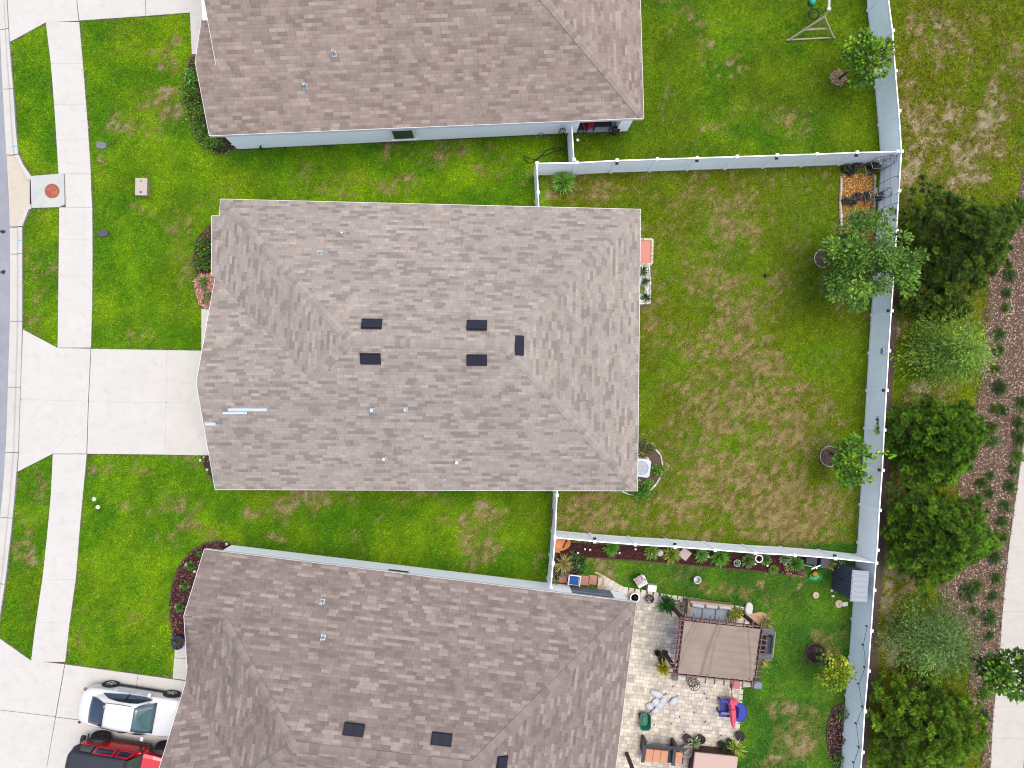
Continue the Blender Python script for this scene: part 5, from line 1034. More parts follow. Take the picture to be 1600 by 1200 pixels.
for px, py, l in ((24, 228.5, 'blue paint mark on the kerb above the inlet'), (31, 375.5, 'blue paint mark on the kerb below the inlet')):
    m = MB(); c = G(px, py, .09); m.box((c.x, c.y, .0885), (.20, .035, .004)); tag(m.build('paint_mark', pm('blue_paint', (.12, .42, .55), .6), None), l, 'paint mark')

# ------------------------------------------------------------------ middle garden
def pole_ring(name, label, pts, r, mtl, z=.04, cat='edging', col=None):
    m = MB(); t = None
    for a, b in zip(pts, pts[1:]):
        A, B = G(*a), G(*b); n = max(1, int((B - A).length / .2))
        for k in range(n):
            p, q = A.lerp(B, k / n), A.lerp(B, (k + .93) / n); j = rnd.uniform(.8, 1.15); m.tube([(p.x, p.y, z), (q.x, q.y, z)], r * j, 6, col=(j, j, j))
    return tag(m.build(name, mtl), label, cat)
STONE_E = pm('cream_edging', (.56, .50, .40), .8, ns=14, na=.2, bump=.3, vcol=True); STONE_W = pm('white_edging', (.60, .58, .54), .6, ns=14, na=.12, vcol=True)
pole_ring('bed_edging', 'row of cream logs edging the golden mulch', [(1314, 279), (1313.5, 300), (1312, 315), (1313.5, 335), (1314.5, 362)], .07, STONE_E)
pole_ring('bed_edging', 'short cream log between the golden mulch and the fence', [(1367, 275), (1366, 300), (1365, 340)], .05, STONE_E)
pole_ring('bed_edging', 'curved row of pale stones round the air conditioner bed', [(1024, 702), (1032, 711), (1035, 727)], .035, STONE_W); pole_ring('bed_edging', 'lower row of pale stones round the air conditioner bed', [(1031, 746), (1025, 756), (1015, 767)], .05, STONE_W)
pole_ring('bed_edging', 'pale stones curving out below the roof corner', [(972, 768), (982, 772), (991, 774)], .035, STONE_W)
pole_ring('bed_edging', 'cream block edging round the pink paver pad', [(998, 374), (1019, 374.5), (1018, 413), (1000, 413)], .065, STONE_E, .05); pole_ring('bed_edging', 'white frame round the pebble bed at the house wall', [(1013.5, 414.5), (1015.5, 440), (1015, 474), (996, 474.5)], .05, STONE_W, .06)
for c, r, l in (((1297, 713), 16, 'half ring of pale stones round the lime tree'), ((1286, 404), 14, 'ring of pale stones half hidden by the largest garden tree')):
    pole_ring('stone_ring', l, [(c[0] + r * math.cos(a), c[1] + r * math.sin(a)) for a in [math.pi * (.42 + k * .1) for k in range(13)]], .024, STONE_E)
pole_ring('tree_edging', 'dark ring edging round the small yellow green tree', [(1274 + 16 * math.cos(k * .3), 1020 + 16 * math.sin(k * .3)) for k in range(22)], .04, pm('dark_edging', (.10, .06, .04), .8, vcol=True))
pole_ring('bed_edging', 'dark edging of the oval bed', [(1318, 1098), (1304, 1104), (1294, 1125), (1291, 1150), (1296, 1178), (1306, 1195)], .035, pm('dark_edging', (.10, .06, .04), .8, vcol=True))
pole_ring('bed_edging', 'dark edging along the red mulch bed and the grass', [(908, 869.5), (1000, 876), (1130, 887), (1257, 899)], .03, pm('dark_edging', (.10, .06, .04), .8, vcol=True))
pole_ring('bed_edging', 'thin dark edging of the crescent bed', [(358, 847), (340, 845), (318, 850), (296, 864), (280, 885), (269, 915), (265, 945), (268, 975), (272, 999)], .03, pm('dark_edging', (.10, .06, .04), .8, vcol=True))
for k, (x, y, s) in enumerate(((1004, 424, .3), (1007, 440, .24), (1003, 452, .22), (1008, 465, .32))):
    spiky(['dark strappy plant at the top of the pebble bed', 'small green plant, second in the pebble bed', 'yellow green plant, third in the pebble bed', 'dark strappy plant at the foot of the pebble bed'][k], x, y, s + .08, .3, [(.03, .07, .03), (.05, .10, .03)] if k != 2 else [(.14, .2, .03)], n=46, W=.05, group='plants in the pebble bed')
def air_con():
    c = G(1002, 731, .75); t = thing('air_conditioner', 'pale grey air conditioner with round fan grille at the house wall', 'air conditioner', (c.x, c.y, 0), -.12); L = pm('pale_blue_metal', (.44, .53, .60), .4, ns=3, na=.04); m = MB(); m.box((0, 0, .04), (.95, .95, .08)); m.build('pad', CURBC, t); m = MB(); m.box((0, 0, .42), (.80, .80, .68)); m.build('casing', pm('louvred_metal', (.42, .47, .50), .5), t, bevel=.06, seg=3)
    m = MB(); N = 32
    for r0, r1, z0, z1 in ((.34, .34, .70, .80), (.34, .36, .80, .80)): pass
    sq = [(math.copysign(min(1, abs(math.cos(a)) * 1.28), math.cos(a)) * .43, math.copysign(min(1, abs(math.sin(a)) * 1.28), math.sin(a)) * .43) for a in [2 * math.pi * k / N for k in range(N)]]; ci = [(.335 * math.cos(2 * math.pi * k / N), .335 * math.sin(2 * math.pi * k / N)) for k in range(N)]
    m.grid([[(x, y, .74) for x, y in sq], [(x, y, .79) for x, y in sq], [(x, y, .80) for x, y in ci], [(x, y, .72) for x, y in ci]], closed=True); m.build('top_cover', L, t)
    m = MB(); m.lathe([(0, .62), (.33, .62)], n=24); m.build('fan_well', pm('dark_fan_well', (.07, .10, .13), .6), t); m = MB()
    for k in range(4):
        a = k * math.pi / 2 + .4; m.add([(.05 * math.cos(a), .05 * math.sin(a), .68), (.30 * math.cos(a - .1), .30 * math.sin(a - .1), .66), (.30 * math.cos(a + .75), .30 * math.sin(a + .75), .72), (.06 * math.cos(a + .9), .06 * math.sin(a + .9), .70)], [(0, 1, 2, 3)])
    m.build('fan', pm('fan_metal', (.34, .42, .46), .4, .3), t, solid=.01); m = MB()
    for r in (.06, .13, .20, .27, .33): m.tube([(r * math.cos(q * .3), r * math.sin(q * .3), .80) for q in range(22)], .005, 4)
    for k in range(8): a = k * math.pi / 4; m.bar((.04 * math.cos(a), .04 * math.sin(a), .80), (.34 * math.cos(a), .34 * math.sin(a), .80), .008, .008)
    m.build('grille', L, t)
air_con()
def board_lean():
    a, b = G(860.5, 794), G(860.5, 821); t = thing('board', 'pinkish red board leaning on the short white fence', 'board', (a.x + .02, (a.y + b.y) / 2, 0)); m = MB(); m.add([(0, -.42, 0), (0, .42, 0), (.14, .42, 1.1), (.14, -.42, 1.1)], [(0, 1, 2, 3)]); m.build('panel', pm('pinkish_board', (.42, .16, .13), .7, ns=5, na=.15), t, solid=.03)
board_lean()
STEEL = pm('grey_green_steel', (.20, .25, .28), .4, .5); POTB = pm('black_pot', (.018, .018, .02), .5); TERRA = pm('terracotta', (.48, .20, .10), .8, ns=8, na=.12); SOIL = pm('potting_soil', (.035, .025, .018), .95, ns=20, na=.4)
def frame_cage(label, pts, h, cx, cy):
    P = [G(*p) for p in pts]; t = thing('plant_cage', label, 'plant cage', G(cx, cy), 0, 'metal plant cages in the fence corner'); m = MB(); n = len(P); c = sum(P, Vector()) / n
    for k in range(n):
        p, q = P[k], P[(k + 1) % n]
        for z in (.25, h * .55, h): m.tube([(p.x, p.y, z), (q.x, q.y, z)], .014, 5)
        m.tube([(p.x, p.y, -.05), (p.x, p.y, h)], .016, 5); m.tube([(p.x, p.y, h), (c.x, c.y, h + .25)], .012, 5)
    m.build('frame', STEEL, t, world=True)
frame_cage('grey metal cage nearest the fence corner', [(1347, 261), (1369, 258), (1371, 270), (1350, 272)], 1.55, 1360, 265); frame_cage('grey metal cage between the two patches of golden mulch', [(1346, 306), (1368, 305), (1370, 316), (1349, 318)], 1.35, 1358, 312)
def trellis():
    t = thing('trellis', 'tall thin metal arch frame standing against the corner fence', 'trellis', G(1371, 300)); m = MB()
    for y in (256, 292, 332): 
        a, b = G(1366, y), G(1377, y); m.tube([(a.x, a.y, 0), (a.x, a.y, 1.5), ((a.x + b.x) / 2, a.y, 1.9), (b.x - .1, a.y, 1.5)], .014, 5)
    for z, x in ((.9, 1366), (1.5, 1366), (1.9, 1371), (1.5, 1375)): a, b = G(x, 256), G(x, 332); m.tube([(a.x, a.y, z), (b.x, b.y, z)], .012, 5)
    m.build('frame', STEEL, t, world=True)
trellis()
def pot(label, px, py, r, h, mtl, plant=None, z=0.0, rim=None, group=None, pr=.2, ph=.3, W=.05, n=60, name='plant_pot', soil=None):
    c = G(px, py, z + h); t = thing(name, label, 'plant pot', (c.x, c.y, z), 0, group); m = MB(); m.lathe([(r * .7, 0), (r * .95, h * .9), (r * 1.05, h * .9), (r * 1.05, h), (r * .9, h), (r * .86, h * .86)], n=22); m.build('pot', mtl, t); m = MB(); m.lathe([(0, h * .88), (r * .87, h * .86)], n=18); m.build('soil', soil or SOIL, t)
    if rim: m = MB(); m.lathe([(r * 1.06, h * .93), (r * 1.1, h), (r * .9, h + .015), (r * .88, h * .93)], n=22); m.build('pot_rim', rim, t)
    if plant:
        u = unit(n); u[:, 2] = np.abs(u[:, 2]) + .2; P = np.zeros((n, 3)); P[:, 2] = h * .9; P += u * RNG.random((n, 1)) * pr * .5; leaves('foliage', P, u, RNG.uniform(.5, 1.1, n) * pr, W, np.array(plant) * RNG.uniform(.6, 1.4, (n, 1)), LEAF, t)
    return t
for a in (('black pot with a small green plant at the corner fence', 1323, 262, .16, .25, (.05, .10, .04)), ('black pot with pale dry stems in the fence corner', 1341, 257, .22, .32, (.15, .11, .09)), ('large black pot with a bright plant inside the nearest cage', 1363, 252, .26, .36, (.06, .17, .04)), ('black pot left of the bright plant, lined up on the mulch', 1331, 268, .18, .26, (.06, .07, .06)), ('black pot with reddish leaves at the edge of the fence row', 1366, 263, .15, .22, (.14, .07, .06)), ('low black pot at the left end of the second row', 1322, 314, .17, .2, (.06, .08, .07)), ('black pot with pinkish stems in the second row', 1341, 307, .22, .28, (.18, .12, .11)), ('black pot with pale leaves, middle of the second row', 1354, 306, .2, .26, (.12, .12, .10)), ('black pot holding a round shell beside the fence', 1379, 306, .2, .45, (.14, .10, .08)), ('black pot below the golden mulch under the tree', 1338, 345, .24, .3, (.03, .04, .04)), ('small black pot tucked under the leafy tree edge', 1350, 350, .18, .26, (.05, .06, .05)), ('black pot with grey leaves at the right of the second row', 1333, 315, .17, .24, (.10, .12, .11))):
    pot(a[0], a[1], a[2], a[3], a[4], POTB, a[5], group='black pots in the fence corner', n=44, pr=.26)
m = MB(); c = G(1195, 431); t = thing('sprinkler', 'small black sprinkler standing in the middle lawn', 'sprinkler', c); m.lathe([(.05, 0), (.03, .1), (.03, .16), (.06, .17), (0, .2)], n=10); m.bar((-.18, .0, .03), (.18, 0, .03), .03, .03); m.bar((0, -.14, .03), (0, .14, .03), .03, .03); m.build('body', BLACKP, t)

# ------------------------------------------------------------------ upper garden
def swing():
    WOOD = pm('weathered_wood', (.48, .43, .30), .8, ns=9, na=.2, bump=.3); b0, b1 = G(1232.5, 62.5, .05), G(1302, 58.5, .05); ap = G(1288, 26, 1.75); t = thing('swing_frame', 'weathered wooden A frame swing with crossbar on the upper lawn', 'swing', ((b0.x + b1.x) / 2, (b0.y + b1.y) / 2, 0))
    for p, l in ((b0, 0), (b1, 1)): m = MB(); m.tube([p, ap], .055, 8); m.build('leg', WOOD, t, world=True)
    m = MB(); q0, q1 = b0.lerp(ap, .44), b1.lerp(ap, .44); m.tube([q0, q0.lerp(q1, .5) + Vector((0, 0, .03)), q1], .05, 8); m.build('crossbar', WOOD, t, world=True); m = MB(); m.tube([b0 - Vector((.1, 0, 0)), b1 + Vector((.1, 0, 0))], .04, 8); m.build('base_bar', WOOD, t, world=True)
    m = MB(); q = G(1295, 14, 2.1); m.tube([ap, q], .045, 8); m.tube([q0.lerp(q1, .5), ap], .02, 6); m.build('strut', WOOD, t, world=True); m = MB(); e = G(1297, -40, 2.1); m.tube([q, e], .06, 8); m.lathe([(0, -.08), (.09, -.05), (.09, .05), (0, .08)], q, 12); m.build('top_beam', pm('white_beam', (.6, .6, .63), .4), t, world=True)
    c = G(1271.5, 22, .45); s = thing('disc_swing', 'round black net swing hanging beside the wooden frame', 'swing', c); m = MB(); r = .26; m.tube([(r * math.cos(k * math.pi / 12), r * math.sin(k * math.pi / 12), 0) for k in range(25)], .028, 6); m.build('ring', BLACKP, s); m = MB(); [m.bar((-math.sqrt(r * r - d * d), d, 0), (math.sqrt(r * r - d * d), d, 0), .008, .008) for d in (-.18, -.09, 0, .09, .18)]; [m.bar((d, -math.sqrt(r * r - d * d), 0), (d, math.sqrt(r * r - d * d), 0), .008, .008) for d in (-.18, -.09, 0, .09, .18)]; m.build('net', BLACKP, s)
    m = MB(); qq = q - c; [m.tube([(r * math.cos(a), r * math.sin(a), 0), tuple(qq * .97)], .01, 5) for a in (0, 1.6, 3.1, 4.7)]; m.build('rope', BLACKP, s)
    c = G(1272, 0, .3); s = thing('ball', 'turquoise ball at the top picture edge', 'ball', (c.x, c.y, .12)); m = MB(); m.lathe([(.17 * math.sin(k * math.pi / 10), -.17 * math.cos(k * math.pi / 10)) for k in range(11)], n=18); m.build('shell', pm('turquoise', (.03, .38, .26), .5), s, smooth=True)
swing()
def porch_things():
    c = G(919, 194, .5); t = thing('folding_chair', 'bright red folding chair on the open porch', 'chair', (c.x, c.y, .06), .3); RED = pm('red_cloth', (.62, .02, .03), .6); m = MB(); m.box((0, 0, .42), (.5, .48, .05)); m.build('seat', RED, t, bevel=.02); m = MB(); m.box((0, .27, .68), (.5, .05, .5), mat=Matrix.Rotation(-.25, 3, 'X')); m.build('backrest', RED, t, bevel=.02)
    for x in (-.26, .26):
        for y in (-.22, .22): m = MB(); m.tube([(x, y, 0), (x * .9, -y * .4, .42)], .014, 6); m.build('leg', BLACKP, t)
        m = MB(); m.box((x, 0, .6), (.05, .5, .04)); m.build('armrest', RED, t)
    c = G(942, 193, .7); t = thing('table', 'small black table on the open porch', 'table', (c.x, c.y, .06), .03); m = MB(); m.box((0, .1, .68), (.85, .55, .04)); m.build('tabletop', POTB, t, bevel=.01)
    for x in (-.38, .38):
        for y in (-.12, .32): m = MB(); m.box((x, y, .33), (.04, .04, .66)); m.build('leg', POTB, t)
    c = G(911, 197, .6); t = thing('table', 'black side table left of the red chair', 'table', (c.x, c.y, .06)); m = MB(); m.box((0, .08, .5), (.5, .5, .05)); m.build('tabletop', POTB, t); 
    for x in (-.2, .2):
        for y in (-.12, .28): m = MB(); m.box((x, y, .25), (.04, .04, .5)); m.build('leg', POTB, t)
    pot('black pot with a pale centre at the porch column', 962, 203, .19, .35, POTB, (.2, .2, .2), z=.06, n=14, pr=.12)
    c = G(902.5, 219, .1); t = thing('lawn_light', 'small white lamp on the grass below the porch', 'garden lamp', (c.x, c.y, 0)); m = MB(); m.lathe([(.02, -.05), (.02, .12)], n=8); m.build('stake', BLACKP, t); m = MB(); m.lathe([(.07, .12), (.08, .14), (.05, .18), (0, .19)], n=14); m.build('cap', VTRIM, t)
    m = MB(); p = [(880, 207), (884, 214), (888, 222), (880, 232), (866, 238), (850, 242), (836, 250), (826, 247), (818, 243), (822, 252), (830, 255), (840, 249), (852, 236), (870, 230), (884, 235), (878, 244)]; P = [G(a, b, .07) for a, b in p]; Q = []
    for i in range(len(P) - 1): Q += [P[i].lerp(P[i + 1], k / 4) + Vector((rnd.uniform(-.04, .04), rnd.uniform(-.04, .04), 0)) for k in range(4)]
    m.tube(Q, .015, 6); tag(m.build('garden_hose', BLACKP, smooth=True), 'black garden hose in loops on the grass by the fence', 'hose')
    for px, py, r, l, s in ((845, 206, .13, 'round dark wire wreath on the white side wall', 1), (878, 200, .17, 'dark wire hose holder on the white side wall', 2)):
        c = G(px, py + 3, .9); t = thing('wall_hanger', l, 'wall decoration', c - UN * .06); m = MB(); [m.tube([UE * (rr * math.cos(k * .35)) + Vector((0, 0, rr * math.sin(k * .35) * 2.2)) for k in range(19)], .014, 5) for rr in ((r,) if s == 1 else (r, r * .55))]
        if s == 2: [m.bar(UE * x + Vector((0, 0, -.4)), UE * x + Vector((0, 0, .4)), .02, .02) for x in (-.1, 0, .1)]
        m.build('wire', PLAST, t)
porch_things()
# ------------------------------------------------------------------ patio and lower garden
PW = pm('red_brown_timber', (.085, .032, .026), .7, ns=9, na=.25, bump=.3); PWT = pm('pinkish_brown_timber', (.20, .105, .098), .7, ns=9, na=.2)
def pergola():
    z = 2.5; NW, NE, SE, SW = G(1064, 965, z), G(1192, 979, z), G(1179, 1066, z), G(1053, 1053, z); c = (NW + SE) / 2; t = thing('pergola', 'reddish brown timber pergola with a taupe canvas canopy', 'pergola', (c.x, c.y, 0))
    ex = (NE - NW).normalized(); ey = (NW - SW).normalized()
    for p, q in ((NW, SE), (NE, SW), (SE, NW), (SW, NE)):
        i = p + (q - p).normalized() * .18; m = MB(); m.box((i.x, i.y, z / 2 - .05), (.15, .15, z - .1), math.atan2(ex.y, ex.x)); po = m.build('post', PW, t, world=True, bevel=.01)
        m = MB(); m.box((i.x, i.y, .12), (.24, .24, .24), math.atan2(ex.y, ex.x)); m.build('post_base', PW, po, world=True, bevel=.01)
    for a, b, w in ((NW, NE, -ey), (SW, SE, ey), (SW, NW, ex), (SE, NE, -ex)):
        for o in (.0, .13):
            d = (b - a).normalized() * .25; m = MB(); m.bar(a + w * o - d * .2, b + w * o + d * .2, .045, .16); m.build('beam', PWT if o < .1 else PW, t, world=True, bevel=.005)
    def raf(a, b, n, o, e0, e1):
        e0 *= .72; e1 = .10
        for k in range(n):
            p = a.lerp(b, (k + .35) / (n - .3)); m = MB(); m.bar(p - o * e0 + Vector((0, 0, .11)), p + o * e1 + Vector((0, 0, .11)), .04, .09); m.build('rafter_end', PWT, t, world=True, bevel=.004)
    raf(NW, NE, 10, -ey, .35, .42); raf(SW, SE, 9, ey, .32, .42); raf(SW, NW, 12, ex, .38, .42); raf(SE, NE, 11, -ex, .35, .42)
    R = []; n = 90; A, B, C, D = [p + ((SE + NW) / 2 - p).normalized() * .17 for p in (NW, NE, SE, SW)]
    for i in range(n + 1):
        row = []
        for k in range(n + 1):
            u, v = i / n, k / n; p = A.lerp(B, u).lerp(D.lerp(C, u), v); w = .07 + .022 * math.sin(v * 44) * (.25 + .75 * min(1, max(0, u * 3 - 1))) - .05 * math.sin(math.pi * u) * math.sin(math.pi * v)
            for x0, x1, am in ((.42, .29, .05), (.47, .38, .03), (.12, -.08, .04), (.17, -.05, .035), (.84, .95, .03)): w -= 1.5 * am * math.exp(-((u - .012 * math.sin(5 * v + 20 * x0) - (x0 + (x1 - x0) * v)) / .010) ** 2) - .7 * am * math.exp(-((u - .03 - (x0 + (x1 - x0) * v)) / .014) ** 2) * min(1, 3 * v + .4) * min(1, 4 * (1 - v))
            row.append(p + Vector((0, 0, .04 + w)))
        R.append(row)
    m = MB(); m.grid(R); nt = NT('taupe_canvas'); f = nt.noise(40, 3); cc = nt.ramp(nt.noise(1.5, 4), [(.3, (.158, .126, .100)), (.7, (.190, .155, .125))]); nt.bump(f, .2, .004); m.build('canopy', nt.done(cc, .85, 0, .15), t, world=True, smooth=True)
    # boards under the canvas showing as bars
    for k in range(7): p, q = A.lerp(D, (k + .7) / 7.4), B.lerp(C, (k + .7) / 7.4); m = MB(); m.bar(p.lerp(q, .02) - Vector((0, 0, .08)), q - Vector((0, 0, .08)), .04, .1); m.build('rafter', PW, t, world=True)
    # corner braces
    for p, q in ((NW, SE), (NE, SW), (SE, NW), (SW, NE)):
        i = p + (q - p).normalized() * .18
        for e in ((q - p).dot(ex) * ex, (q - p).dot(ey) * ey): e = e.normalized(); m = MB(); m.bar((i.x, i.y, 1.75), i + e * .55 - Vector((0, 0, .12)), .07, .09); m.build('brace', PW, t, world=True)
    return ex, ey, NW, NE, SE, SW
PX, PY, P_NW, P_NE, P_SE, P_SW = pergola()
PANG = math.atan2(PX.y, PX.x)
def sofa():
    c = G(1108, 955, .5); t = thing('outdoor_sofa', 'beige wooden sofa with grey cushions under the pergola edge', 'sofa', (c.x, c.y, .03), PANG); W = pm('honey_wood', (.42, .30, .19), .7, ns=6, na=.15); GRC = pm('grey_cushion', (.36, .39, .43), .85, ns=14, na=.06, bump=.2)
    m = MB(); m.box((0, .42, .55), (2.1, .12, .5)); m.build('backrest', W, t, bevel=.015); m = MB(); m.box((0, .02, .22), (2.1, .8, .16)); m.build('base', W, t, bevel=.015)
    for s in (-1, 1): m = MB(); m.box((s * 1.02, .05, .40), (.12, .85, .36)); m.build('armrest', W, t, bevel=.015)
    for k in range(3):
        x = -.64 + .64 * k; m = MB(); m.box((x, -.02, .38), (.62, .72, .15)); m.build('seat_cushion', GRC, t, bevel=.06, seg=3); m = MB(); m.box((x, .24 + .02 * k, .62), (.60, .2, .42), mat=Matrix.Rotation(-.35 - .05 * k, 3, 'X') @ Matrix.Rotation(.06 * (k - 1), 3, 'Z')); m.build('back_cushion', pm('pale_grey_cushion', (.46, .49, .52), .85, ns=14, na=.06), t, bevel=.08, seg=3)
    for x in (-.95, .95):
        for y in (-.3, .36): m = MB(); m.box((x, y, .07), (.08, .08, .14)); m.build('leg', W, t)
sofa()
pot('glossy green leafy plant in a white pot beside the pergola post', 1041, 943, .2, .4, VTRIM, (.035, .12, .025), n=110, pr=.46, W=.13, name='potted_plant')
shrub('dark red leafed plant behind the pergola post', 1068, 948, .34, .7, [(.10, .045, .035), (.07, .03, .025), (.13, .07, .05)], per=70, n=9, L=.17, W=.035)
shrub('green shrub with yellow tips right of the sofa', 1150, 961, .44, .8, [(.05, .12, .025), (.08, .14, .02), (.24, .22, .02), (.04, .09, .02)], per=80, n=12, L=.13, W=.08)
spiky('yellow green grassy plant at the pergola corner', 1197, 972, .5, .5, [(.2, .24, .06), (.26, .25, .12), (.14, .19, .05)], n=80, W=.04)
spiky('yellow green grassy plant beside the black grill', 1192, 1032, .48, .5, [(.2, .24, .06), (.28, .26, .12), (.13, .19, .05)], n=80, W=.04)
m = MB(); c = G(1185, 968, .02); q = [(c.x + math.cos(a) * .55 * rnd.uniform(.8, 1.1), c.y + math.sin(a) * .38 * rnd.uniform(.8, 1.1)) for a in [k * .45 for k in range(14)]]; m.prism(q, 0, .06); tag(m.build('paving_stone', pm('peach_stone', (.48, .30, .18), .85, ns=5, na=.2, bump=.3), bevel=.02), 'irregular peach paving stone at the pergola corner', 'paving stone')
m = MB(); c = G(1169, 950, .02); q = [(c.x + math.cos(a) * .22 * rnd.uniform(.8, 1.1), c.y + math.sin(a) * .32 * rnd.uniform(.8, 1.1)) for a in [k * .57 for k in range(11)]]; m.prism(q, 0, .22); tag(m.build('rock', pm('white_rock', (.62, .60, .56), .9, ns=4, na=.2, bump=.5), bevel=.06), 'white rock at the end of the patio edging', 'rock')
def grill():
    c = G(1197, 1006, .9); t = thing('grill', 'black barbecue grill with a grey side rail beside the pergola', 'grill', (c.x, c.y, 0), PANG + math.pi / 2); m = MB(); m.box((0, 0, .42), (1.1, .5, .8)); m.build('cabinet', POTB, t, bevel=.02); m = MB(); m.grid([[(x, -.3 * math.cos(a), .85 + .28 * math.sin(a)) for a in [k * math.pi / 8 for k in range(9)]] for x in (-.4, .4)]); m.add([(-.4, -.3 * math.cos(k * math.pi / 8), .85 + .28 * math.sin(k * math.pi / 8)) for k in range(9)], [tuple(range(9))]); m.add([(.4, -.3 * math.cos(k * math.pi / 8), .85 + .28 * math.sin(k * math.pi / 8)) for k in range(9)], [tuple(range(8, -1, -1))]); m.build('lid', pm('dark_enamel', (.02, .022, .028), .3), t)
    m = MB(); m.tube([(-.62, -.38, .9), (.62, -.38, .9)], .03, 8); m.build('handle', pm('grey_rail', (.35, .38, .42), .4, .4), t)
    for s in (-1, 1): m = MB(); m.box((s * .6, -.05, .88), (.28, .6, .04)); m.build('side_shelf', pm('dark_grey_metal', (.07, .08, .10), .4), t, bevel=.01)
    for x in (-.45, .45):
        for y in (-.2, .2): m = MB(); m.box((x, y, .02), (.06, .06, .06)); m.build('caster', POTB, t)
grill()
def crate(name, label, cat, px, py, s, rz, mtl, z=.03):
    c = G(px, py, z + s[2]); t = thing(name, label, cat, (c.x, c.y, z), rz); m = MB(); w = .02; a, b, h = s; m.box((0, 0, .01), (a, b, .02)); [m.box((x, 0, h / 2), (w, b, h)) for x in (-a / 2, a / 2)]; [m.box((0, y, h / 2), (a - w, w, h)) for y in (-b / 2, b / 2)]; m.build('box', mtl, t, bevel=.004); m = MB(); m.box((0, 0, h + .012), (a * 1.06, b * 1.06, .024)); m.build('lid', mtl, t, bevel=.01); return t
crate('storage_box', 'grey blue box at the lower right corner of the pergola', 'box', 1184, 1071, (.36, .28, .35), PANG, pm('grey_blue', (.16, .22, .30), .5))
crate('storage_box', 'flat pinkish red box beside the lower pergola beam', 'box', 1149.5, 1069, (.42, .4, .1), PANG, pm('faded_red', (.45, .16, .15), .7)); crate('cooler', 'white square cooler on the grass at the patio edge', 'cooler', 1019, 919.5, (.40, .30, .34), -.13, pm('white_cooler', (.70, .71, .66), .5))
def wire_stand():
    c = G(1085, 1070, .45); t = thing('wire_stand', 'round black wire stand below the pergola', 'stand', (c.x, c.y, .03)); m = MB(); [m.tube([(r * math.cos(k * .3), r * math.sin(k * .3), z) for k in range(22)], .016, 5) for r, z in ((.27, .45), (.15, .45), (.22, .1))]; [m.bar((-.27 * math.cos(a), -.27 * math.sin(a), .45), (.27 * math.cos(a), .27 * math.sin(a), .45), .02, .02) for a in (.2, 1.3, 2.2)]; m.build('top_ring', PLAST, t)
    for k in range(3): a = k * 2.1; m = MB(); m.tube([(.26 * math.cos(a), .26 * math.sin(a), .45), (.2 * math.cos(a), .2 * math.sin(a), 0)], .015, 5); m.build('leg', PLAST, t)
wire_stand()
m = MB(); c = G(1052, 1056); 
t = thing('lantern', 'small grey lantern at the lower left pergola post', 'lantern', (c.x, c.y, .03)); [m.box((x, y, .15), (.02, .02, .3)) for x in (-.09, .09) for y in (-.09, .09)]; m.build('cage', pm('grey_metal', (.22, .24, .26), .5), t); m = MB(); m.box((0, 0, .01), (.22, .22, .02)); m.build('base', pm('grey_metal', (.22, .24, .26), .5), t); m = MB(); m.lathe([(.15, .3), (.03, .4), (0, .4)], n=4); m.build('cap', pm('grey_metal', (.22, .24, .26), .5), t)
pot('dark pot with a reddish plant at the lower left pergola post', 1028, 1021, .14, .3, POTB, (.05, .02, .015), n=40, pr=.2); pot('dark blue pot between the pergola post and the yellow plant', 1034, 1030, .17, .25, pm('dark_blue_glaze', (.02, .025, .07), .3), None); pot('yellow leafed potted plant beside the pergola', 1036, 1043, .17, .3, POTB, (.36, .34, .02), n=110, pr=.42, W=.06)
def bag(label, px, py, L, W, rz, i):
    c = G(px, py, .1); t = thing('sand_bag', label, 'bag', (c.x, c.y, .03), rz, 'white bags heaped on the patio'); M = pm('white_plastic_sack', (.52, .53, .56), .5, ns=9, na=.08, bump=.5); m = MB(); rows = []
    for k in range(9):
        u = -1 + k / 4; w = W * (1 - abs(u) ** 3 * .55) * (1 + .08 * math.sin(5 * u + i)); h = .16 * (1 - abs(u) ** 2.5 * .8); rows.append([(u * L, w * math.cos(a) * (1 + .06 * math.sin(3 * a + i)), .08 + h * .8 * math.sin(a) * (1 if math.sin(a) > 0 else .5)) for a in [2 * math.pi * q / 12 for q in range(12)]])
    m.grid(rows, closed=True); m.add(rows[0], [tuple(range(11, -1, -1))]); m.add(rows[-1], [tuple(range(12))]); m.build('sack', M, t, smooth=True, sub=1); m = MB(); m.lathe([(.03, 0), (.05, .05), (.07, .11)], (L + .0, 0, .09), 8, mat=Matrix.Rotation(math.pi / 2, 3, 'Y')); m.build('tied_neck', M, t)
for i, (x, y, L, W, rz, l) in enumerate(((1026, 1084, .30, .17, -.35, 'topmost white bag of the heap, with a pointed tied end'), (1024, 1097, .22, .18, .9, 'white bag right under the topmost one'), (1015, 1104, .19, .18, -.4, 'white bag furthest left in the heap'), (1036, 1094, .26, .16, 1.0, 'white bag in the middle of the heap'), (1031, 1102, .20, .17, .5, 'white bag under the middle one'), (1024, 1110, .22, .18, .4, 'lowest white bag, beside the green tub'), (1052, 1096, .25, .17, .75, 'white bag furthest right, pointing up to the pergola'))): bag(l, x, y, L, W, rz, i)
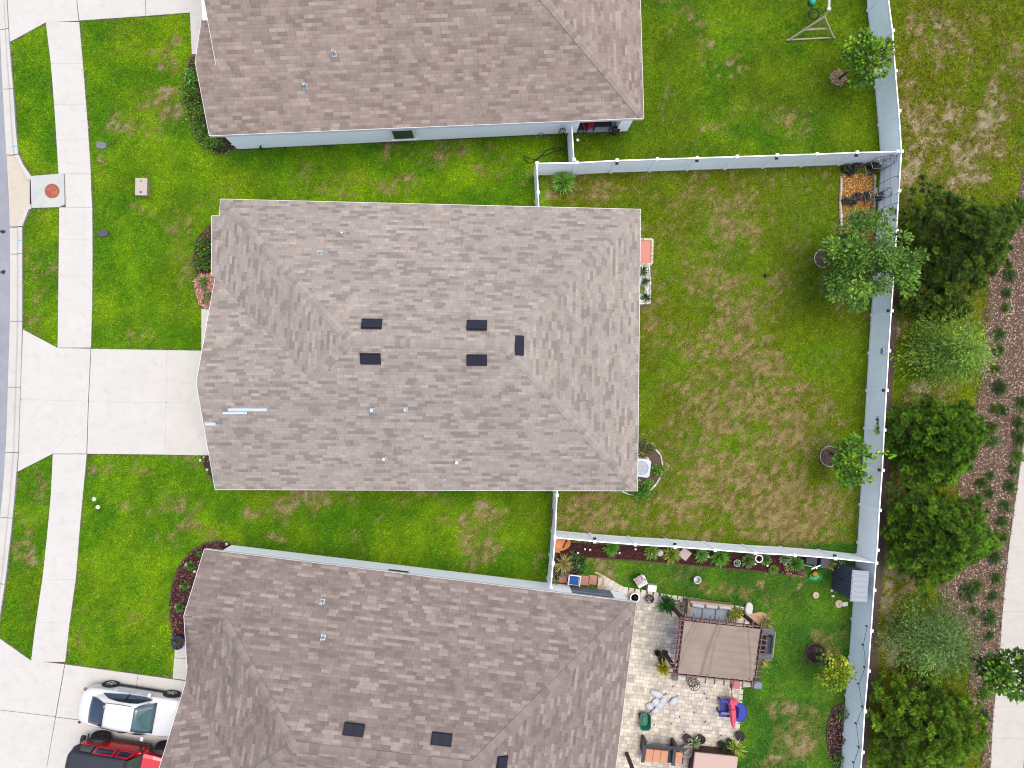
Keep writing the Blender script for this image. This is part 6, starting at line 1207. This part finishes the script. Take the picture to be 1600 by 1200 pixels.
def tub():
    c = G(1007.5, 1126, .3); t = thing('wheelbarrow', 'dark green plastic garden cart with a pulled out handle', 'garden cart', (c.x, c.y, .03), .0); GRN = pm('green_plastic', (.015, .15, .095), .4, ns=5, na=.15); N = 24
    def ring(a, b, z): return [(math.copysign(abs(math.cos(q)) ** .55, math.cos(q)) * a, math.copysign(abs(math.sin(q)) ** .55, math.sin(q)) * b, z) for q in [2 * math.pi * k / N for k in range(N)]]
    m = MB(); m.grid([ring(.20, .32, .12), ring(.26, .40, .42), ring(.28, .43, .43), ring(.28, .43, .40), ring(.24, .385, .40), ring(.17, .28, .16)], closed=True); m.add(ring(.17, .28, .16), [tuple(range(N))]); m.add(ring(.2, .32, .12), [tuple(range(N - 1, -1, -1))]); m.build('tray', GRN, t); m = MB(); m.box((0, 0, .19), (.2, .34, .05)); m.build('tray_rib', pm('grey_green_plastic', (.05, .16, .10), .5), t, bevel=.01)
    m = MB(); m.tube([(.18, .3, .2), (.5, .62, .3)], .018, 6); m.build('handle', PLAST, t)
    for s in (-1, 1): m = MB(); m.lathe([(0, -.03), (.12, -.03), (.12, .03), (0, .03)], (s * .22, .18, .12), 16, mat=Matrix.Rotation(math.pi / 2, 3, 'Y')); m.build('wheel', PLAST, t)
tub()
BLUE = pm('royal_blue_plastic', (.012, .028, .30), .4, ns=4, na=.1); PINK = pm('pink_cloth', (.66, .10, .16), .8, ns=10, na=.1, bump=.2)
def blue_chair():
    c = G(1134, 1105, .4); t = thing('garden_chair', 'royal blue slatted armchair left of the pink parasol', 'chair', (c.x, c.y, .03), math.pi * .96)
    m = MB(); [m.box((-.20 + .1 * k, 0, .36 - .015 * k), (.085, .5, .03)) for k in range(5)]; m.build('seat', BLUE, t, bevel=.006); m = MB(); [m.box((-.34, -.2 + .1 * k, .66), (.03, .085, .62), mat=Matrix.Rotation(-.35, 3, 'Y')) for k in range(5)]; m.build('backrest', BLUE, t, bevel=.006)
    for s in (-1, 1):
        m = MB(); m.box((.02, s * .33, .56), (.66, .12, .03), rz=s * .05); m.build('armrest', BLUE, t, bevel=.01)
        m = MB(); m.bar((.28, s * .28, 0), (.28, s * .28, .55), .05, .09); m.build('leg', BLUE, t); m = MB(); m.bar((-.45, s * .26, .03), (.25, s * .26, .33), .05, .09); m.build('leg', BLUE, t)
    c = G(1156, 1113, .5); t = thing('garden_table', 'round royal blue table at the edge of the lawn', 'table', (c.x, c.y, .02)); m = MB(); m.lathe([(0, .47), (.36, .47), (.40, .50), (.40, .52), (.37, .52), (.35, .505), (0, .505)], n=30, mat=Matrix.Diagonal((.85, 1.15, 1))); m.build('tabletop', BLUE, t); m = MB(); m.lathe([(.05, 0), (.05, .47)], n=10); m.build('leg', BLUE, t); m = MB(); m.lathe([(.25, 0), (.22, .04), (0, .05)], n=20); m.build('base', BLUE, t)
    a, b = G(1143, 1066, .1), G(1146, 1140, 1.15); t = thing('parasol', 'folded pink parasol leaning across the blue chair and table', 'parasol', (a.x, a.y, .03)); m = MB(); m.tube([a, a.lerp(b, .98)], .022, 8); m.build('pole', PLAST, t, world=True)
    m = MB(); rows = []; d = (b - a); u = Vector((1, 0, 0)); w = d.normalized().cross(u).normalized()
    for k in range(13):
        f = .34 + .66 * k / 12; r = [.10, .19, .21, .15, .14, .15, .14, .13, .12, .11, .085, .05, .012][k]; rows.append([a + d * f + (u * math.cos(q) + w * math.sin(q)) * r * (1 + .22 * math.sin(6 * q + k * .2)) for q in [2 * math.pi * j / 24 for j in range(24)]])
    m.grid(rows, closed=True); m.build('folded_canopy', PINK, t, world=True, smooth=True); m = MB(); p = a + d * .60; m.tube([p + (u * math.cos(q) + w * math.sin(q)) * .165 for q in [2 * math.pi * j / 16 for j in range(17)]], .02, 6); m.build('tie_strap', pm('dark_pink', (.4, .05, .09), .8), t, world=True)
blue_chair()
pot('black pot holding a pale flower, left of the three', 1075, 1155, .2, .3, POTB, (.35, .33, .33), n=16, pr=.14, group='black pots on the patio'); pot('tilted black pot at the right of the white flowering plant', 1096, 1156, .2, .32, POTB, (.03, .03, .03), n=14, pr=.14, group='black pots on the patio')
pot('black pot with white and green variegated plant between two black pots', 1086, 1161, .15, .28, POTB, (.30, .36, .2), n=110, pr=.30, W=.08, group='black pots on the patio'); pot('empty black pot standing on the grass', 1157, 1151, .22, .3, POTB, None)
pot('dark pot with green leaves near the lime palm', 1129, 1165, .18, .3, POTB, (.03, .07, .025), n=60, pr=.26, group='black pots on the patio'); pot('small dark pot behind the lime palm', 1141, 1160, .14, .26, POTB, (.05, .09, .03), n=40, pr=.22, group='black pots on the patio')
spiky('lime yellow palm with thin pointed leaves beside the spa cover', 1149, 1170, .62, .7, [(.16, .26, .03), (.24, .33, .05), (.30, .36, .10)], n=90, W=.05, z=.03)
pot('terracotta pot with white rim at the roof corner', 992, 934, .21, .36, TERRA, (.12, .05, .045), rim=VTRIM, n=14, pr=.12, soil=pm('reddish_soil', (.16, .06, .05), .9)); pot('black pot with white leaves near the roof corner', 1015.5, 936, .2, .3, POTB, (.42, .40, .38), n=20, pr=.18)
def bench():
    c = G(1040, 1180, .8); t = thing('outdoor_bench', 'dark grey outdoor bench with orange seat cushions', 'bench', (c.x, c.y, .03), math.radians(-6.5)); DG = pm('dark_grey_frame', (.035, .038, .048), .5, ns=5, na=.15); OR = pm('orange_cushion', (.56, .27, .155), .8, ns=8, na=.08, bump=.15); w = 2.0
    m = MB(); m.box((0, -.2, .32), (w, .66, .1)); m.build('seat_base', DG, t, bevel=.01); m = MB(); [m.box((0, .16 + .1 * k, .50 + .12 * k), (w, .03, .10), mat=Matrix.Rotation(-.5, 3, 'X')) for k in range(4)]; m.build('backrest', DG, t)
    for x in (-w / 2, .45): m = MB(); m.box((x, .0, .60), (.16, 1.05, .06)); m.build('armrest', DG, t, bevel=.01); m = MB(); m.box((x, .2, .3), (.14, .6, .6)); m.build('leg', DG, t)
    for k in range(4): x = -.70 + .36 * k if k < 3 else .72; m = MB(); m.box((x, -.22, .43), (.355, .58, .13)); m.build('cushion', OR, t, bevel=.03, seg=3)
    c = G(1073, 1174, .4); t = thing('stone_urn', 'round grey stone bowl at the end of the orange bench', 'urn', (c.x, c.y, .03)); m = MB(); m.lathe([(.14, 0), (.16, .1), (.28, .36), (.31, .42), (.27, .43), (.18, .25), (0, .2)], n=24); m.build('bowl', pm('grey_stone', (.34, .31, .26), .85, ns=10, na=.25, bump=.3), t)
    a, b = G(979, 1177, .0), G(995, 1215, 2.4); t = thing('timber_post', 'red brown timber post beside the roof at the lower picture edge', 'post', (a.x, a.y, .03)); m = MB(); m.box((a.x, a.y, 1.1), (.16, .16, 2.2), .1); m.build('shaft', PW, t, world=True, bevel=.01); m = MB(); m.box((a.x, a.y, 2.22), (.2, .2, .06), .1); m.build('cap', PWT, t, world=True)
    c = G(1115, 1212, .85); t = thing('hot_tub', 'hot tub with a folded pinkish beige cover', 'hot tub', (c.x, c.y, .03), math.radians(-6.5)); m = MB(); m.box((0, 0, .4), (2.0, 2.0, .8)); m.build('cabinet', PW, t, bevel=.06, seg=3); m = MB(); m.box((0, 0, .86), (2.08, 2.08, .14)); m.build('cover', pm('pinkish_beige_vinyl', (.52, .37, .31), .55, ns=3, na=.06), t, bevel=.09, seg=4); m = MB(); m.box((0, .99, .80), (2.1, .12, .05)); m.build('lifter_bar', PLAST, t)
bench()
def shed():
    z = 1.9; A, B, C, D = G(1331, 890.5, z), G(1357, 892.5, z), G(1353.5, 940.5, z), G(1328, 939, z); c = (A + B + C + D) / 4; ex = (B - A).normalized(); ey = (A - D).normalized(); wx = (B - A).length; wy = (A - D).length; t = thing('shed', 'tall dark grey storage shed with a pale ribbed roof at the fence', 'shed', (c.x, c.y, 0)); DK = pm('dark_slate_board', (.085, .095, .125), .65, ns=7, na=.15); LT = pm('pale_grey_roof', (.30, .34, .39), .5, ns=3, na=.05); ang = math.atan2(ex.y, ex.x)
    R = Matrix.Rotation(ang, 3, 'Z'); m = MB(); m.box((c.x, c.y, .95), (wx - .10, wy - .12, 1.88), ang); m.build('body', DK, t, world=True)
    for s, n, nm in ((-1, 7, 'door_board'),):
        for k in range(n): y = -wy / 2 + .1 + (wy - .2) * (k + .5) / n; p = R @ Vector((s * (wx / 2 - .045), y, 0)); m = MB(); m.box((c.x + p.x, c.y + p.y, .96), (.03, (wy - .2) / n - .025, 1.8), ang); m.build(nm, DK, t, world=True, bevel=.005)
    p = R @ Vector((-wx / 2 + .01, .05, 0)); m = MB(); m.tube([(c.x + p.x, c.y + p.y, .95), (c.x + p.x - .05, c.y + p.y, 1.0), (c.x + p.x - .05, c.y + p.y, 1.15), (c.x + p.x, c.y + p.y, 1.2)], .018, 6); m.build('handle', PLAST, t, world=True)
    m = MB(); m.box((c.x, c.y, 1.93), (wx + .02, wy + .02, .06), ang); ro = m.build('roof', LT, t, world=True, bevel=.02)
    for k in range(6): y = -wy / 2 + wy * (k + .5) / 6; p = R @ Vector((0, y, 0)); m = MB(); m.box((c.x + p.x, c.y + p.y, 1.97), (wx - .05, wy / 9, .04), ang); m.build('roof_rib', LT, ro, world=True, bevel=.015)
shed()
def clutter():
    c = G(1089.5, 906, .3); t = thing('bucket', 'round white bucket standing alone on the lawn', 'bucket', (c.x, c.y, 0)); m = MB(); m.lathe([(.13, 0), (.165, .33), (.18, .33), (.18, .36), (.15, .36), (.12, .05), (0, .04)], n=26); m.build('pail', pm('white_pail', (.66, .69, .70), .45), t); m = MB(); m.tube([(.17 * math.cos(q), .17 * math.sin(q), .33 - .05 * math.sin(q)) for q in [math.pi * k / 12 for k in range(13)]], .008, 5); m.build('handle', STEEL, t)
    c = G(1070, 865.5, .03); m = MB(); m.prism([(c.x + .34 * math.cos(a) * k, c.y + .34 * math.sin(a) * k) for a, k in ((.1, 1), (1.1, .72), (1.75, .95), (3.2, 1), (4.0, .75), (4.8, 1), (5.6, .7))], 0, .09); tag(m.build('stepping_stone', pm('pinkish_stone', (.50, .40, .36), .85, ns=5, na=.15, bump=.3), bevel=.02), 'squarish pinkish stone in the red mulch bed', 'stone')
    c = G(1031, 863.5, .03); m = MB(); m.lathe([(0, .2), (.10, .18), (.17, .1), (.18, 0)], c, 16); tag(m.build('round_stone', pm('pale_round_stone', (.55, .56, .54), .8, ns=6, na=.12), smooth=True), 'round pale grey stone in the red mulch bed', 'stone')
    for k, (x, y, l) in enumerate(((968, 864, 'small white lamp beside the first bright plant in the bed'), (1018, 866, 'small white lamp at the lime plant in the bed'), (914, 858, 'small white lamp nearest the orange pot'), (1107, 870, 'small white lamp between two bright clumps in the bed'), (1180, 881, 'small white lamp under the white ring stand'), (1199, 884, 'small white lamp at the olive clump right of the ring'), (922, 859, 'small pinkish lamp beside the dry stems'), (903, 864, 'small white lamp at the grass corner'), (993, 858, 'small white lamp left of the lime plant'))):
        c = G(x, y, .25); t = thing('garden_lamp', l, 'garden lamp', (c.x, c.y, .02), 0, 'small solar lamps in the red mulch bed'); m = MB(); m.lathe([(.012, -.05), (.012, .2)], n=6); m.build('stake', STEEL, t); m = MB(); m.lathe([(.03, .2), (.055, .23), (.05, .26), (0, .28)], n=12); m.build('globe', pm('frosted_globe', (.72, .70, .68), .4), t)
    for x, y, l in ((291, 882, 'white stone beside the second shrub of the crescent bed'), (283, 916, 'white stone left of the third shrub'), (294, 918, 'white stone right of the third shrub'), (275, 948, 'white stone left of the lowest shrub'), (304, 893, 'white stone between the second shrub and the eave'), (311, 867, 'white stone at the topmost shrub of the crescent bed'), (354, 850, 'white stone at the tip of the crescent bed'), (313, 719, 'white stone in the small bed at the garage corner'), (324, 734, 'second white stone in the small bed at the garage corner')):
        c = G(x, y, .04); m = MB(); m.lathe([(0, .1), (.05, .09), (.075, .03), (.07, 0)], (c.x, c.y, .02), 10); tag(m.build('white_stone', pm('white_stone', (.66, .60, .52), .8, ns=9, na=.15), smooth=True), l, 'stone', 'white stones in the flower beds')
    c = G(1186, 873, .9); t = thing('ring_stand', 'white ring on a stand in the red mulch bed', 'ring stand', (c.x, c.y, .02)); m = MB(); m.tube([(.17 * math.cos(k * .3), .17 * math.sin(k * .3), .9) for k in range(22)], .022, 6); m.build('ring', VTRIM, t); m = MB(); [m.tube([(.16 * math.cos(a), .16 * math.sin(a), .9), (.1 * math.cos(a), .1 * math.sin(a), 0)], .01, 5) for a in (.5, 2.6, 4.7)]; m.build('leg', VTRIM, t)
    pot('pale glass bowl planter near the bed edge', 1152, 880, .16, .25, pm('pale_glass', (.5, .55, .52), .2), (.2, .3, .2), n=30, pr=.16)
    c = G(877, 850, .5); t = thing('plant_pot', 'large orange pot with a broken side in the fence corner', 'plant pot', (c.x, c.y, .03), .2); m = MB(); OP = pm('orange_terracotta', (.62, .21, .06), .6, ns=5, na=.2); m.lathe([(.26, 0), (.36, .35), (.40, .42), (.36, .46), (.30, .44), (.22, .06), (0, .05)], n=26, mat=Matrix.Diagonal((1.15, .82, 1))); m.build('pot', OP, t); m = MB(); m.bar((.05, -.2, .46), (.32, .14, .46), .05, .05); m.build('crack', pm('dark_crack', (.05, .02, .01), .9), t); m = MB(); m.lathe([(0, .36), (.33, .38)], n=20, mat=Matrix.Diagonal((1.15, .82, 1))); m.build('fill', pm('orange_fill', (.62, .26, .10), .9, ns=4, na=.3), t)
    c = G(868, 859, .02); m = MB(); m.prism([(c.x + a, c.y + b) for a, b in ((-.22, -.1), (.2, -.14), (.26, .04), (-.2, .2))], 0, .06); tag(m.build('paver', pm('peach_paver', (.55, .34, .20), .8, ns=6, na=.15), bevel=.01), 'loose peach paver beside the orange pot', 'paver')
    for k, (x, y, a, b, l) in enumerate(((880, 904, .42, .40, 'terracotta paver left of the white armchair'), (914, 907, .44, .46, 'terracotta paver right of the white armchair'), (926, 906, .40, .46, 'terracotta paver at the lawn end of the row'))):
        c = G(x, y, .05); m = MB(); m.box((c.x, c.y, .035), (a, b, .06), -.12); tag(m.build('paver', pm('terracotta_paver', (.46, .24, .17), .8, ns=6, na=.15, bump=.2), bevel=.012), l, 'paver', 'terracotta pavers by the porch')
    c = G(933, 908, .02); m = MB(); n = 18
    for k in range(n): a = -1.5 + 3.0 * k / (n - 1); m.box((c.x - .12 + .42 * math.cos(a), c.y + .42 * math.sin(a), .03), (.12, .07, .07), a, col=((.9 + .2 * rnd.random()),) * 3)
    tag(m.build('paver_border', pm('peach_brick', (.54, .36, .22), .85, vcol=True), bevel=.008), 'curved border of small peach bricks', 'paver border')
    c = G(897, 907, .5); t = thing('garden_chair', 'white armchair with a bright blue cushion beside the house', 'chair', (c.x, c.y, .03), -.12); WC = pm('white_chair', (.72, .74, .76), .4); m = MB(); m.box((0, 0, .38), (.5, .5, .04)); m.build('seat', WC, t, bevel=.01); m = MB(); m.box((0, 0, .43), (.40, .40, .08)); m.build('cushion', pm('bright_blue_cloth', (.015, .10, .42), .8), t, bevel=.025, seg=3); m = MB(); m.box((0, .27, .62), (.52, .05, .46), mat=Matrix.Rotation(-.2, 3, 'X')); m.build('backrest', WC, t, bevel=.01)
    for s in (-1, 1):
        m = MB(); m.box((s * .27, .02, .58), (.06, .52, .04)); m.build('armrest', WC, t, bevel=.01)
        for y in (-.22, .22): m = MB(); m.box((s * .25, y, .28), (.04, .04, .56)); m.build('leg', WC, t)
    c = G(1002, 909, .45); t = thing('folding_chair', 'white folding chair heaped with clothes at the patio edge', 'chair', (c.x, c.y, 0), .5); m = MB(); m.add([(-.24, -.24, .4), (.24, -.24, .4), (.28, .2, .42), (0, .32, .45), (-.26, .22, .42)], [(0, 1, 2, 3, 4)]); m.build('seat', WC, t, solid=.04); m = MB(); m.box((-.05, .3, .62), (.5, .04, .35), mat=Matrix.Rotation(-.4, 3, 'X')); m.build('backrest', pm('pale_teal', (.30, .42, .38), .6), t)
    for x in (-.22, .22):
        for y in (-.2, .2): m = MB(); m.tube([(x, y, 0), (x * .9, -y, .42)], .016, 5); m.build('leg', WC, t)
    c = G(1002, 908, .55); s = thing('clothes_heap', 'crumpled pink, white and grey clothes on the folding chair', 'clothes', (c.x, c.y, .45)); CL = [(.55, .35, .33), (.6, .6, .64), (.28, .3, .38), (.62, .55, .52)]
    for k in range(5): m = MB(); u = [(.13 + .04 * math.sin(3 * q + k)) for q in [j * .52 for j in range(12)]]; x, y = rnd.uniform(-.12, .12), rnd.uniform(-.12, .12); m.add([(x + u[j] * math.cos(j * .524), y + u[j] * math.sin(j * .524), .0 + .02 * k) for j in range(12)] + [(x + .5 * u[j] * math.cos(j * .524), y + .5 * u[j] * math.sin(j * .524), .06 + .02 * k + rnd.uniform(-.02, .03)) for j in range(12)], [(j, (j + 1) % 12, 12 + (j + 1) % 12, 12 + j) for j in range(12)] + [tuple(range(12, 24))]); m.build('garment', pm('cloth_%s' % 'abcde'[k], CL[k % 4], .9, ns=12, na=.2), s, smooth=True)
    c = G(1276, 902, .2); t = thing('sandbox_toy', 'green plastic turtle-shaped tray with an orange lid', 'toy', (c.x, c.y, 0)); GR = pm('bright_green_plastic', (.01, .36, .10), .4); m = MB(); m.lathe([(.2, 0), (.27, .12), (.24, .14), (.18, .05), (0, .04)], n=20, mat=Matrix.Diagonal((1.15, .85, 1))); m.build('tray', GR, t); m = MB(); m.lathe([(.17, .1), (.12, .2), (0, .23)], (-.04, .13, 0), 18); m.build('lid', pm('orange_plastic', (.52, .22, .015), .5), t, smooth=True)
    for s in (-1, 1): m = MB(); m.lathe([(0, 0), (.09, 0), (.07, .08), (0, .1)], (s * .26, -.08, 0), 12); m.build('foot', GR, t)
    for x, y, r, l in ((1275, 930, .16, 'round pale log slice on the grass'), (1311, 943.5, .19, 'round cream log slice beside the white block')):
        c = G(x, y, .08); t = thing('log_slice', l, 'log slice', (c.x, c.y, 0), 0, 'log slices near the shed'); m = MB(); m.lathe([(r, -.02), (r, .09), (r * .9, .1), (0, .1)], n=20); m.build('disc', pm('cut_wood', (.52, .42, .29), .8, ns=5, na=.15), t); m = MB(); m.lathe([(0, .104), (r * .2, .104), (r * .2, .1)], (r * .1, -.02, 0), 10); m.build('heart', pm('dark_wood_heart', (.2, .12, .07), .9), t)
    for x, y, s, l in ((1320.5, 944, (.26, .2, .12), 'white block touching the cream log slice'), (1302, 931.5, (.14, .1, .1), 'small white block at the shed corner'), (1300, 923, (.12, .1, .1), 'small white peg at the foot of the shed')):
        c = G(x, y, .1); m = MB(); m.box((c.x, c.y, s[2] / 2), s, .1); tag(m.build('block', pm('white_block', (.64, .66, .66), .7), bevel=.012), l, 'block')
    c = G(1272, 886, .5); t = thing('easel', 'folded white metal trestle left of the shed', 'trestle', (c.x, c.y, 0), .4); m = MB(); m.bar((-.25, .1, 0), (.05, 0, .8), .03, .03); m.build('leg', VTRIM, t); m = MB(); m.bar((.25, .1, 0), (-.02, 0, .8), .03, .03); m.build('leg', VTRIM, t); m = MB(); m.bar((-.22, .05, .72), (.26, .02, .66), .05, .04); m.build('crossbar', VTRIM, t)
    crate('storage_box', 'dark blue grey box against the fence behind the white trestle', 'box', 1268, 876, (.5, .32, .4), -.1, pm('dark_slate', (.03, .035, .06), .6)); crate('storage_box', 'grey box with a pale lid rim next to the shed', 'box', 1289, 879, (.4, .5, .5), -.1, pm('mid_slate', (.06, .065, .085), .6))
    shrub('dry straw coloured plant between the boxes and the shed', 1297, 883, .34, .6, [(.16, .15, .09), (.22, .18, .12), (.08, .12, .04)], per=60, n=9, L=.14, W=.03); shrub('grey green leafy plant at the shed corner', 1312, 884, .2, .7, [(.12, .2, .12), (.2, .28, .2)], per=60, n=6, L=.12, W=.04)
    c = G(276, 1006, .5); t = pot('large dark blue glazed pot with a dry plant on the walk', 277, 1005, .30, .55, pm('cobalt_glaze', (.012, .02, .16), .2, spec=.6), (.12, .14, .09), n=50, pr=.34, W=.03)
    # string of bulbs along the long fence
    pts = [(1355, 979, 1.75), (1350.5, 1000, 1.35), (1349, 1008, 1.2), (1352, 1030, 1.35), (1351.5, 1043, 1.5), (1342, 1069, 1.0), (1345, 1090, 1.3), (1348, 1105, 1.6), (1338, 1131, 1.1), (1340, 1150, 1.3), (1342.5, 1168, 1.5), (1334, 1192, 1.1), (1333, 1215, 1.2)]
    P = []
    for x, y, z in pts: q = G(x, y, z); fx = G(itp([(1367 - 4, 922.5), (1362.5 - 4, 986), (1358 - 4, 1049), (1352.5 - 4, 1112), (1348.5 - 4, 1176), (1343.5 - 4, 1240)], y), y, 1.9); k = (fx.x - .12) / q.x; q2 = G(x, y, 0); zz = CAM_H * (1 - (fx.x - .10) / q2.x); zz = min(max(zz, .3), 1.78); P.append(G(x, y, zz))
    t = thing('string_lights', 'black cable with small bulbs drooping along the long fence', 'string lights', (P[0].x, P[0].y, 0)); m = MB(); Q = []
    for a, b in zip(P, P[1:]): Q += [a.lerp(b, k / 4) for k in range(4)]
    m.tube(Q, .012, 5); m.build('cable', pm('dark_green_cable', (.03, .06, .06), .6), t, world=True)
    for k in (0, 2, 4, 5, 7, 8, 10, 11): m = MB(); m.lathe([(.03, .03), (.035, 0), (.045, -.08), (.03, -.13), (0, -.14)], P[k], 10); m.build('bulb', pm('dark_bulb', (.03, .045, .05), .25, spec=.6), t, world=True)
    for px, py, l in ((1322, 1158, 'black wire trellis frame standing in the oval bed'),):
        c = G(px - 4, py); t = thing('trellis', l, 'trellis', (c.x, c.y, 0)); m = MB(); [m.tube([(0, y, 0), (.05, y, .75)], .012, 5) for y in (-.18, .18)]; [m.tube([(.05 * z / .75, -.18, z), (.05 * z / .75, .18, z)], .01, 5) for z in (.35, .75)]; m.build('frame', PLAST, t)
    c = G(1316, 1181); t = thing('garden_stake', 'black stake leaning on the fence at the foot of the oval bed', 'stake', (c.x, c.y, 0)); m = MB(); m.tube([(0, 0, 0), (.22, -.12, .7)], .022, 6); m.build('rod', PLAST, t); m = MB(); m.tube([(.22, -.12, .7), (.30, -.14, .74)], .028, 6); m.build('grip', POTB, t)
clutter()

for k, (x, y) in enumerate(((1052, 1072), (1100, 1083), (1104, 1091), (1084, 1113), (1102, 1127), (1049, 1131), (1022, 1133), (1069, 1143), (1126, 1149), (1043, 1165), (1062, 1120), (1120, 1106))):
    c = G(x, y, .04); m = MB(); a = rnd.uniform(0, 6.28); q = [Vector((u * math.cos(a) - v * math.sin(a) + c.x, u * math.sin(a) + v * math.cos(a) + c.y, z)) for u, v, z in ((-.08, 0, .034), (0, .03, .05), (.09, .01, .075), (.02, -.03, .045))]
    m.add(q, [(0, 1, 2, 3)]); tag(m.build('fallen_leaf', pm('brown_leaf', (.10, .07, .045), .8), solid=.004), 'small curled brown leaf fallen on the pale patio', 'leaf', 'fallen leaves on the patio')
